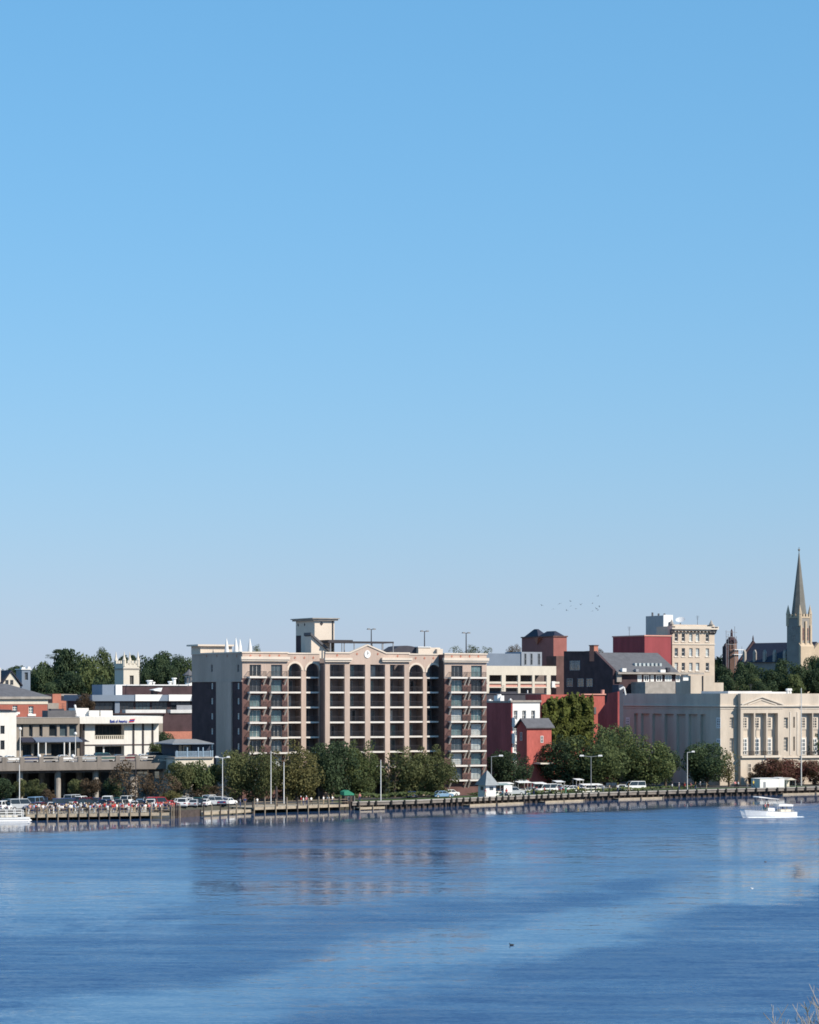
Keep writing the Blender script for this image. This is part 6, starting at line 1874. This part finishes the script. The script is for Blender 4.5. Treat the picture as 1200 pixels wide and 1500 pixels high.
# cars by the street south of the block
for px, s, colr, kd, lab in ((648, 20, 'light blue', 'sedan', 'light blue sedan by the hedge near the kiosk'), (657, 26, 'white', 'sedan', 'white sedan behind the light blue sedan'), (735, 24, 'maroon', 'sedan', 'maroon sedan beside the round dark tree'), (741, 20, 'white', 'sedan', 'white sedan under the round dark tree'), (752, 17, 'silver', 'sport_utility_car', 'silver sport utility car behind the white board'), (787, 31, 'red', 'van', 'big red van parked below the coral gabled house'), (776, 24, 'grey', 'sedan', 'grey sedan before the red van'), (800, 20, 'white', 'van', 'white van between the stalls'), (809, 27, 'white', 'sport_utility_car', 'white sport utility car behind the white van'), (818, 19, 'maroon', 'sedan', 'maroon sedan beside the white van'), (826, 26, 'silver', 'sedan', 'silver sedan under the dark tree'), (836, 22, 'white', 'sedan', 'white sedan beside the white canopied stall'), (849, 27, 'dark blue', 'sedan', 'dark blue sedan under the broad dark tree'), (864, 22, 'white', 'sedan', 'white sedan behind the double arm lamp'), (880, 24, 'grey', 'sedan', 'grey sedan below the large green tree'), (897, 25, 'black', 'sport_utility_car', 'black sport utility car below the large green tree'), (912, 18, 'white', 'sedan', 'white sedan before the shaded courthouse side'), (929, 19, 'white', 'van', 'white van below the wide green tree'), (604, 24, 'dark blue', 'sedan', 'dark blue sedan below the loose olive tree')):
    p = shore_at(px) + DV * s
    p = Vector(((px - CX) / F * p.y, p.y, 0))
    car(kd, colr, p, T(p.x, p.y) + .012, TH + R.choice((0, math.pi, .9)) + R.uniform(-.1, .1), uniq(lab), 'cars along the waterfront street')

# ------------------------------------------------------------------ people
skin_c = mat('skin', (.45, .27, .19), .7, .05)
hair_c = {'brown': mat('brown hair', (.06, .035, .02), .8, .1), 'fair': mat('fair hair', (.33, .22, .1), .8, .1), 'white': mat('white cap', (.75, .75, .74), .8, .05), 'black': mat('black hair', (.012, .01, .01), .7, .1)}
CLOTH = {'white': (.75, .74, .72), 'red': (.5, .04, .04), 'pink': (.65, .24, .24), 'dark blue': (.03, .05, .14), 'light blue': (.24, .38, .6), 'grey': (.22, .22, .23), 'black': (.02, .02, .022), 'tan': (.42, .33, .22), 'yellow': (.65, .48, .06), 'green': (.04, .22, .13)}
CLOTH = {k: mat('cloth ' + k, c, .9, .08, 2.0) for k, c in CLOTH.items()}
def body_mesh(pose, seed):
    """one continuous figure grown with a Skin modifier over a posed skeleton; returns the finished mesh with material bands"""
    r = random.Random(seed)
    V_, E_, RD = [], [], []
    def vert(p, rr, par=None):
        V_.append(p); RD.append(rr)
        if par is not None: E_.append((par, len(V_) - 1))
        return len(V_) - 1
    pel = vert((0, 0, .95), .135)
    wa = vert((0, 0, 1.10), .125, pel)
    chst = vert((0, -.01, 1.32), .15, wa)
    nk = vert((0, 0, 1.48), .062, chst)
    jaw = vert((0, -.02, 1.57), .075, nk)
    hd = vert((0, -.01, 1.66), .098, jaw)
    vert((0, .01, 1.74), .07, hd)
    vert((0, -.115, 1.62), .018, jaw)             # nose
    for s in (-1, 1):
        vert((s * .105, 0, 1.63), .02, hd)        # ear
        st = {'stand': (0, 0), 'walk': (.28 * s, .12 * s), 'lean': (.05 * s, 0), 'sit': (0, 0)}[pose]
        hp = vert((s * .10, 0, .90), .10, pel)
        kn_ = vert((s * .11, -st[0] * .5 - .01, .49), .062, hp)
        an_ = vert((s * .115, -st[0] + .02, .09), .042, kn_)
        vert((s * .13, -st[0] - .15, .035), .036, an_)
        sh = vert((s * .19, 0, 1.40), .07, chst)
        if pose == 'lean': el, wr = (s * .26, -.18, 1.18), (s * .16, -.40, 1.10)
        elif pose == 'walk': el, wr = (s * .25, .10 * s, 1.12), (s * .25, .02 + .2 * s, .88)
        elif r.random() < .4 and s > 0: el, wr = (s * .27, -.02, 1.14), (s * .12, -.24, 1.30)
        else: el, wr = (s * .25, .02, 1.12), (s * .24, -.07, .88)
        e_ = vert(el, .045, sh); w_ = vert(wr, .032, e_)
        dv = (Vector(wr) - Vector(el)).normalized()
        sd = Vector((0, 1, 0)) if abs(dv.y) < .8 else Vector((1, 0, 0))
        pm = Vector(wr) + dv * .06
        pi_ = vert(tuple(pm), .034, w_)
        for j in range(4):
            o_ = sd * (-.03 + .02 * j)
            k1 = vert(tuple(pm + dv * .05 + o_), .010, pi_)
            vert(tuple(pm + dv * (.085, .1, .095, .075)[j] + o_ * 1.05 + Vector((-s * .02, 0, 0))), .008, k1)
        t1 = vert(tuple(Vector(wr) + dv * .03 + sd * -.045), .011, w_)
        vert(tuple(Vector(wr) + dv * .075 + sd * -.06), .009, t1)
    me = bpy.data.meshes.new('figure_skeleton')
    me.from_pydata(V_, E_, [])
    o = bpy.data.objects.new('figure_skeleton', me)
    COL.objects.link(o)
    md = o.modifiers.new('skin', 'SKIN'); md.use_smooth_shade = True
    for i, sv_ in enumerate(me.skin_vertices[0].data):
        sv_.radius = (RD[i], RD[i]); sv_.use_root = (i == 0)
    sb = o.modifiers.new('sub', 'SUBSURF'); sb.levels = 1; sb.render_levels = 1
    bpy.context.view_layer.update()
    out = bpy.data.meshes.new_from_object(o.evaluated_get(bpy.context.evaluated_depsgraph_get()))
    bpy.data.objects.remove(o)
    out.name = 'body'
    out.materials.clear()
    for m_ in (skin_c, CLOTH['white'], CLOTH['dark blue'], rubber): out.materials.append(m_)
    for p in out.polygons:
        c = p.center
        if c.z < .075: k = 3
        elif c.z < .98 and abs(c.x) < .2 and not (c.y < -.2 and c.z > .6): k = 2
        elif c.z > 1.47: k = 0
        elif (Vector((abs(c.x), 0, 0)).x > .215 and c.z < 1.15) or c.y < -.2: k = 0
        else: k = 1
        p.material_index = k
    return out
def hair_mesh():
    q = MB()
    q.lathe((0, .012, 1.60), [(.1, 0), (.118, .06), (.112, .13), (.075, .185), (.01, .205)], 10)
    me = q.mesh('hair', hair_c['brown'])
    for v_ in me.vertices:
        if v_.co.y < -.03 and v_.co.z < 1.69: v_.co.y = -.03
    return me
BODIES = [body_mesh('stand', 1), body_mesh('walk', 2), body_mesh('lean', 3), body_mesh('stand', 9)]
HAIR = hair_mesh()
def person(p, z, rz, top, bot, hair, label, pose=None, group=None, scale=1.0):
    o = link(bpy.data.objects.new('person', BODIES[pose if pose is not None else R.randrange(4)]))
    o.location = (p.x, p.y, z); o.rotation_euler = (0, 0, rz); o.scale = (scale, scale, scale)
    tag(o, label, 'person', group)
    for i, m_ in ((1, CLOTH[top]), (2, CLOTH[bot])):
        o.material_slots[i].link = 'OBJECT'; o.material_slots[i].material = m_
    h = link(bpy.data.objects.new('hair', HAIR), o)
    h.material_slots[0].link = 'OBJECT'; h.material_slots[0].material = hair_c[hair]
    return o
DLAND = [(0, 'beside the pontoon boat'), (44, 'past the tall lamp pole'), (80, 'near the sunlit column'), (115, 'mid dock'), (150, 'near the white post'), (200, 'near the dark pilings'), (262, 'beside the white cars over the slip'), (371, 'on the olive tree dock')]
def dwhere(px):
    t = DLAND[0][1]
    for a, n in DLAND:
        if px >= a: t = n
    return t
tops = ['white'] * 5 + ['red', 'red', 'dark blue', 'dark blue', 'dark blue', 'light blue', 'light blue', 'grey', 'grey', 'black', 'black', 'pink', 'tan']
rr = random.Random(21)
px = 42.0
while px < 250:
    s = rr.choice((.9, 1.6, 2.6, 4.0, 6.5, 9.0))
    p = shore_at(px) + DV * s
    p = Vector(((px - CX) / F * p.y, p.y, 0))
    tp, bt = rr.choice(tops), rr.choice(('dark blue', 'black', 'tan', 'grey', 'dark blue', 'white'))
    rail_ = 'at the rail' if s < 2 else 'behind the rail' if s < 5 else 'beside the cars'
    person(p, 1.05, rr.uniform(0, 6.28), tp, bt, rr.choice(('brown', 'brown', 'fair', 'white', 'black')), uniq(f'person in {tp} top, {bt} trousers {rail_} {dwhere(px)}'), group='people along the crowded dock', scale=rr.uniform(.92, 1.06))
    px += rr.uniform(1.3, 2.9)
for px, s, z, tp, bt, lab in ((352, 6, 1.2, 'grey', 'dark blue', 'person in grey top standing above the floating dock'), (359, 7, 1.2, 'dark blue', 'black', 'person in dark blue top above the floating dock'), (377, 4, 1.15, 'white', 'grey', 'person in white top at the start of the olive tree dock'),
        (441, 3, 1.15, 'red', 'tan', 'person in red top on the olive tree dock'), (444.5, 2, 1.15, 'white', 'dark blue', 'person in white top and blue trousers beside the one in red'), (449, 3, 1.15, 'pink', 'dark blue', 'person in pink top on the olive tree dock'), (456, 2, 1.15, 'white', 'black', 'person in white top and black trousers past the one in pink'),
        (474, 3, 1.15, 'white', 'tan', 'person in white top and tan trousers by the green roofed booth'), (481, 2.4, 1.15, 'white', 'grey', 'person in white top and grey trousers by the green roofed booth'), (487, 3, 1.15, 'white', 'dark blue', 'person in white top and blue trousers by the green roofed booth'), (506, 3.5, 1.2, 'tan', 'black', 'person in tan top beside the green roofed booth'),
        (527, 10, 1.25, 'pink', 'dark blue', 'person in pink top on the lawn past the booth'), (711, 3, 1.66, 'pink', 'tan', 'person in pink top in front of the kiosk'), (806, 4, 1.3, 'white', 'black', 'person in white top behind the bulkhead near the white van'), (829, 4.5, 1.3, 'green', 'green', 'person all in green on the quay before the street'), (847, 9, 1.3, 'yellow', 'black', 'person in yellow jacket by the white stall'), (893, 10, 1.3, 'tan', 'black', 'person in tan top on the lawn below the large tree'),
        (995, 9, 1.3, 'grey', 'dark blue', 'person in grey top beside the pale street lamp'), (1003, 9, 1.3, 'red', 'black', 'person in red top beside the pale street lamp'), (1012, 9, 1.3, 'pink', 'black', 'person in pink top just past the pale street lamp'), (1019, 9, 1.3, 'black', 'dark blue', 'person in black top past the pale street lamp'), (1026, 10, 1.3, 'grey', 'black', 'person in grey top under the corner tree'), (1035, 9, 1.3, 'tan', 'tan', 'person in tan clothes under the corner tree'),
        (770, 9, 1.3, 'white', 'dark blue', 'person in white top and blue trousers behind the white board'), (798, 10, 1.3, 'red', 'black', 'person in red top before the white van'), (815, 9, 1.3, 'white', 'black', 'person in white top and black trousers between two white canopies'), (822, 10, 1.3, 'light blue', 'tan', 'person in light blue top between two white canopies'), (858, 9, 1.3, 'white', 'tan', 'person in white top and tan trousers beside the double arm lamp'), (873, 9, 1.3, 'dark blue', 'black', 'person in dark blue top past the double arm lamp'), (884, 9, 1.3, 'white', 'grey', 'person in white top and grey trousers on the lawn'), (905, 9, 1.3, 'white', 'dark blue', 'person in white top near the white tarpaulin canopy'), (921, 9, 1.3, 'black', 'tan', 'person in black top beyond the white tarpaulin canopy'), (742, 8, 1.3, 'red', 'dark blue', 'person in red top beside the kiosk'), (782, 8, 1.3, 'black', 'dark blue', 'person in black top before the teal canopy'), (985, 9, 1.3, 'white', 'black', 'person in white top short of the pale street lamp'),
        (1077, 6, 1.5, 'pink', 'black', 'person in pink top before the courthouse door'), (1082, 6, 1.5, 'white', 'black', 'person in white top before the courthouse door'), (1080, 7, 1.5, 'black', 'black', 'person in black before the courthouse door'), (1095, 7, 1.5, 'tan', 'grey', 'person in tan top near the urn shaped shrub'), (1104, 7, 1.5, 'yellow', 'black', 'person in yellow top between courthouse door and white tent')):
    p = shore_at(px) + DV * s
    p = Vector(((px - CX) / F * p.y, p.y, 0))
    person(p, max(z, T(p.x, p.y)) if s > 2 else z, rr.uniform(0, 6.28), tp, bt, rr.choice(('brown', 'fair', 'white', 'black')), uniq(lab))

# ------------------------------------------------------------------ the white launch
bo = G(1123, 1197.5, 0)
bt = empty('motor_boat', (bo.x, bo.y, 0), 'white open motor launch with hard canopy passing the courthouse', 'boat', rz=rad(22))
hullm = mat('white hull gelcoat', (.80, .80, .80), .3, .04, .5, spec=.5)
LN = 90 / F * bo.y
def hull(L_, beam, sheer0, sheer1, n=14, keel=-.45, flare=.55):
    """bow at -x; sections from bow to square stern"""
    pts, m_ = [], 7
    for i in range(n + 1):
        t = i / n
        x = -L_ / 2 + L_ * t
        bw = beam / 2 * min(1, (t / .42) ** .6 if t > 0 else 0.02) * (1 - .06 * max(0, t - .7))
        bw = max(bw, .03)
        sh = sheer0 + (sheer1 - sheer0) * min(1, t / .75) ** .8
        ky = keel * min(1, .2 + t * 2.2)
        rk = (1 - t) ** 3 * .9
        row = [(x - rk * 0, -bw, sh), (x + rk * .5, -bw * min(1.0, .72 + .5 * t), sh * .30), (x + rk * .9, -bw * min(.97, .5 + .6 * t), -.1), (x + rk, 0, ky)]
        row += [(a, -b__, c) for a, b__, c in row[-2::-1]]
        pts += row
    fs = []
    for i in range(n):
        for j in range(m_ - 1):
            fs.append((i * m_ + j, i * m_ + j + 1, (i + 1) * m_ + j + 1, (i + 1) * m_ + j))
        fs.append((i * m_, (i + 1) * m_, (i + 1) * m_ + m_ - 1, i * m_ + m_ - 1))
    fs.append(tuple(n * m_ + j for j in range(m_)))
    return pts, fs
pts, fs = hull(LN, 2.9, 1.75, 1.0)
q = MB(); q.solid(pts, fs); q.build('hull', hullm, bt, (0, 0, 0))
q = MB()
for s in (-1, 1):
    pr = [pts[i * 7 + (0 if s < 0 else 6)] for i in range(15)]
    for a, b_ in zip(pr, pr[1:]): q.tube(a, b_, .055, n=5)
q.build('rub_rail', greymetal, bt, (0, 0, 0))
q = MB(); x0 = LN * .03
q.box(-LN * .02, LN * .10, -1.05, 1.05, 1.1, 1.75); q.build('console', hullm, bt, (0, 0, 0))
q = MB(); q.solid([(-LN * .06, -1.0, 1.5), (-LN * .06, 1.0, 1.5), (-LN * .02, .9, 2.3), (-LN * .02, -.9, 2.3), (-LN * .05, -1.0, 1.5), (-LN * .05, 1.0, 1.5), (-LN * .012, .9, 2.3), (-LN * .012, -.9, 2.3)], [(0, 1, 2, 3), (4, 5, 6, 7), (0, 1, 5, 4), (2, 3, 7, 6), (1, 2, 6, 5), (0, 3, 7, 4)]); q.build('windscreen', glass_teal, bt, (0, 0, 0))
q = MB(); q.prism([(-LN * .19, 3.70), (LN * .18, 3.32), (LN * .18, 3.42), (LN * .08, 3.55), (-LN * .17, 3.92), (-LN * .20, 3.85)], 'y', -1.15, 1.15); q.build('hard_canopy', white, bt, (0, 0, 0))
for x, zt in ((-LN * .14, 3.62), (LN * .15, 3.36)):
    for y in (-1.05, 1.05):
        q = MB(); q.tube((x + .1, y, 1.2), (x, y, zt), .04); q.build('canopy_post', galv, bt, (0, 0, 0))
q = MB(); q.prism([(LN * .17, 2.05), (LN * .44, 2.0), (LN * .45, 2.3), (LN * .40, 2.42), (LN * .18, 2.5)], 'y', -1.1, 1.1); q.build('stern_canopy', white, bt, (0, 0, 0))
for x in (LN * .19, LN * .31, LN * .43):
    for y in (-1.05, 1.05):
        q = MB(); q.tube((x, y, .95), (x, y, 2.05), .035); q.build('canopy_post', galv, bt, (0, 0, 0))
q = MB(); q.box(LN * .47, LN * .505, -.3, .3, -.1, 1.25); q.build('outboard_motor', greymetal, bt, (0, 0, 0))
q = MB(); q.box(LN * .22, LN * .42, -.9, .9, 1.0, 1.45); q.build('bench_seat', cream, bt, (0, 0, 0))
def aboard(x, y, z, top, lab, rz=rad(-90), pose=2):
    p = Matrix.Rotation(rad(22), 4, 'Z') @ Vector((x, y, z)) + Vector((bo.x, bo.y, 0))
    person(p, z, rz, top, 'tan', 'brown', lab, pose)
aboard(LN * .035 - .9, -.45, 1.0, 'pink', 'person in pink top at the launch helm', rad(-90))
aboard(LN * .05, .45, 1.0, 'red', 'person in red top standing behind the launch helm', rad(-60), 0)
for x, tp, lab in ((.22, 'light blue', 'person in light blue top under the stern canopy, closest to the helm'), (.29, 'dark blue', 'person in dark blue top midway under the stern canopy'), (.36, 'grey', 'person in grey top under the stern canopy end')):
    aboard(LN * x, -.3, .55, tp, lab, rad(-90), 3)
foam = mat('wake foam', (.75, .78, .80), .9, .1, 2)
q = MB(); r5 = random.Random(3)
for i in range(150):
    t = r5.random()
    x = -LN * .36 + LN * .95 * t
    y = -1.25 - .5 * r5.random() ** 2 - (max(0, t - .9) * 4)
    s = r5.uniform(.05, .22)
    c = Matrix.Rotation(rad(22), 3, 'Z') @ Vector((x, y * min(1, .35 + t * 2), 0))
    q.solid([(bo.x + c.x - s * 2.4, bo.y + c.y, .012), (bo.x + c.x, bo.y + c.y - s, .012), (bo.x + c.x + s * 2.4, bo.y + c.y, .012), (bo.x + c.x, bo.y + c.y + s * .5, .06 + s * .5)], [(0, 1, 3), (1, 2, 3), (2, 0, 3)])
tag(q.build('wake_foam', foam), kind='stuff')

# ------------------------------------------------------------------ pontoon boat at the dock
pbp = shore_at(8) - DV * 2.2
pt = empty('pontoon_boat', (pbp.x, pbp.y, 0), 'white railed pontoon boat tied at the dock end', 'boat', rz=TH * .55)
q = MB(); q.box(-9, 3.6, -1.2, 1.2, .45, .75); q.build('deck', white, pt, (0, 0, 0))
for y in (-.85, .85):
    q = MB(); q.tube((-9, y, .12), (3.2, y, .12), .36, n=10); q.tube((3.2, y, .12), (3.9, y, .25), .36, .08, 10); q.build('float', white, pt, (0, 0, 0))
for y in (-1.15, 1.15):
    q = MB()
    for z_ in (1.15, 1.6, 2.05): q.box(-9, 2.4, y - .03, y + .03, z_, z_ + .07)
    for i in range(9): q.box(-9 + i * 1.42 - .05, -9 + i * 1.42 + .05, y - .035, y + .035, .75, 2.05)
    q.build('railing', white, pt, (0, 0, 0))
q = MB(); q.box(-1.6, 1.4, -.8, .8, .75, 1.25); q.build('bench_seat', cream, pt, (0, 0, 0))

# ------------------------------------------------------------------ birds
def bird_mesh(flap):
    q = MB()
    q.solid([(0, -.25, 0), (.05, 0, .04), (-.05, 0, .04), (0, 0, -.05), (0, .28, 0)], [(0, 1, 2), (0, 3, 1), (0, 2, 3), (4, 2, 1), (4, 1, 3), (4, 3, 2)])
    for s in (-1, 1):
        q.solid([(s * .03, -.1, .01), (s * .03, .1, .01), (s * .33, -.02, flap), (s * .33, -.13, flap), (s * .68, .06, flap * .6), (s * .03, 0, .05)], [(0, 1, 2, 3), (3, 2, 4), (5, 0, 3), (5, 3, 2), (5, 2, 1)])
    return q.mesh('bird', mat('dark feathers', (.14, .14, .15), .9, .1))
BM = [bird_mesh(.2), bird_mesh(-.08), bird_mesh(.3)]
for i, (px, py) in enumerate(((794, 887), (811, 892), (830, 894.5), (836, 881), (837, 887.5), (851, 886), (868, 884), (868, 895), (874, 892), (876, 894), (878, 888), (876, 873.5), (844, 892), (820, 884))):
    D = 640 + (i * 37) % 90
    o = link(bpy.data.objects.new('bird', BM[i % 3]))
    p = at(px, D, zat(py, D)); o.location = p; o.rotation_euler = (0.15, R.uniform(-.5, .5), R.uniform(0, 6.28)); o.scale = (.95,) * 3
    tag(o, 'dark bird of the loose flock flying beyond the brick tower', 'bird', 'birds of the flock over the town')
def waterbird(px, py, m_, label, s=1.0):
    p = G(px, py, 0)
    q = MB(); q.lathe((0, 0, 0), [(.02, -.06), (.13, 0), (.15, .07), (.1, .14), (.02, .17)], 8)
    me = q.mesh('waterbird', m_)
    for v_ in me.vertices:
        v_.co.x *= 2.1
        if v_.co.x > .2: v_.co.z += .05
    bm = bmesh.new(); bm.from_mesh(me)
    ret = bmesh.ops.create_icosphere(bm, subdivisions=2, radius=.065, matrix=Matrix.Translation((-.27, 0, .24)))
    bmesh.ops.create_cone(bm, cap_ends=True, segments=8, radius1=.05, radius2=.04, depth=.2, matrix=Matrix.Translation((-.24, 0, .15)) @ Matrix.Rotation(rad(-20), 4, 'Y'))
    bmesh.ops.create_cone(bm, cap_ends=True, segments=6, radius1=.025, radius2=.008, depth=.1, matrix=Matrix.Translation((-.36, 0, .23)) @ Matrix.Rotation(rad(-90), 4, 'Y'))
    bm.to_mesh(me); bm.free()
    o = link(bpy.data.objects.new('waterbird', me)); o.location = (p.x, p.y, .0); o.scale = (s, s, s); o.rotation_euler = (0, 0, .3)
    tag(o, label, 'bird')
waterbird(750, 1385, mat('dark duck', (.02, .018, .016), .8, .1), 'dark duck alone on the open water', .75)
waterbird(1102, 1302, white, 'white gull floating on the river beyond the slick', .6)
waterbird(1122, 1263, mat('brown duck', (.12, .09, .07), .8, .1), 'small brown duck on the reflections near the boat', .6)
bare(1186, 45, 1450, 'bare twiggy treetop in the lower corner of the near bank', 4, 52, .55)
bare(1212, 40, 1372, 'bare twiggy tree rising at the frame edge of the near bank', 8, 10, .25)
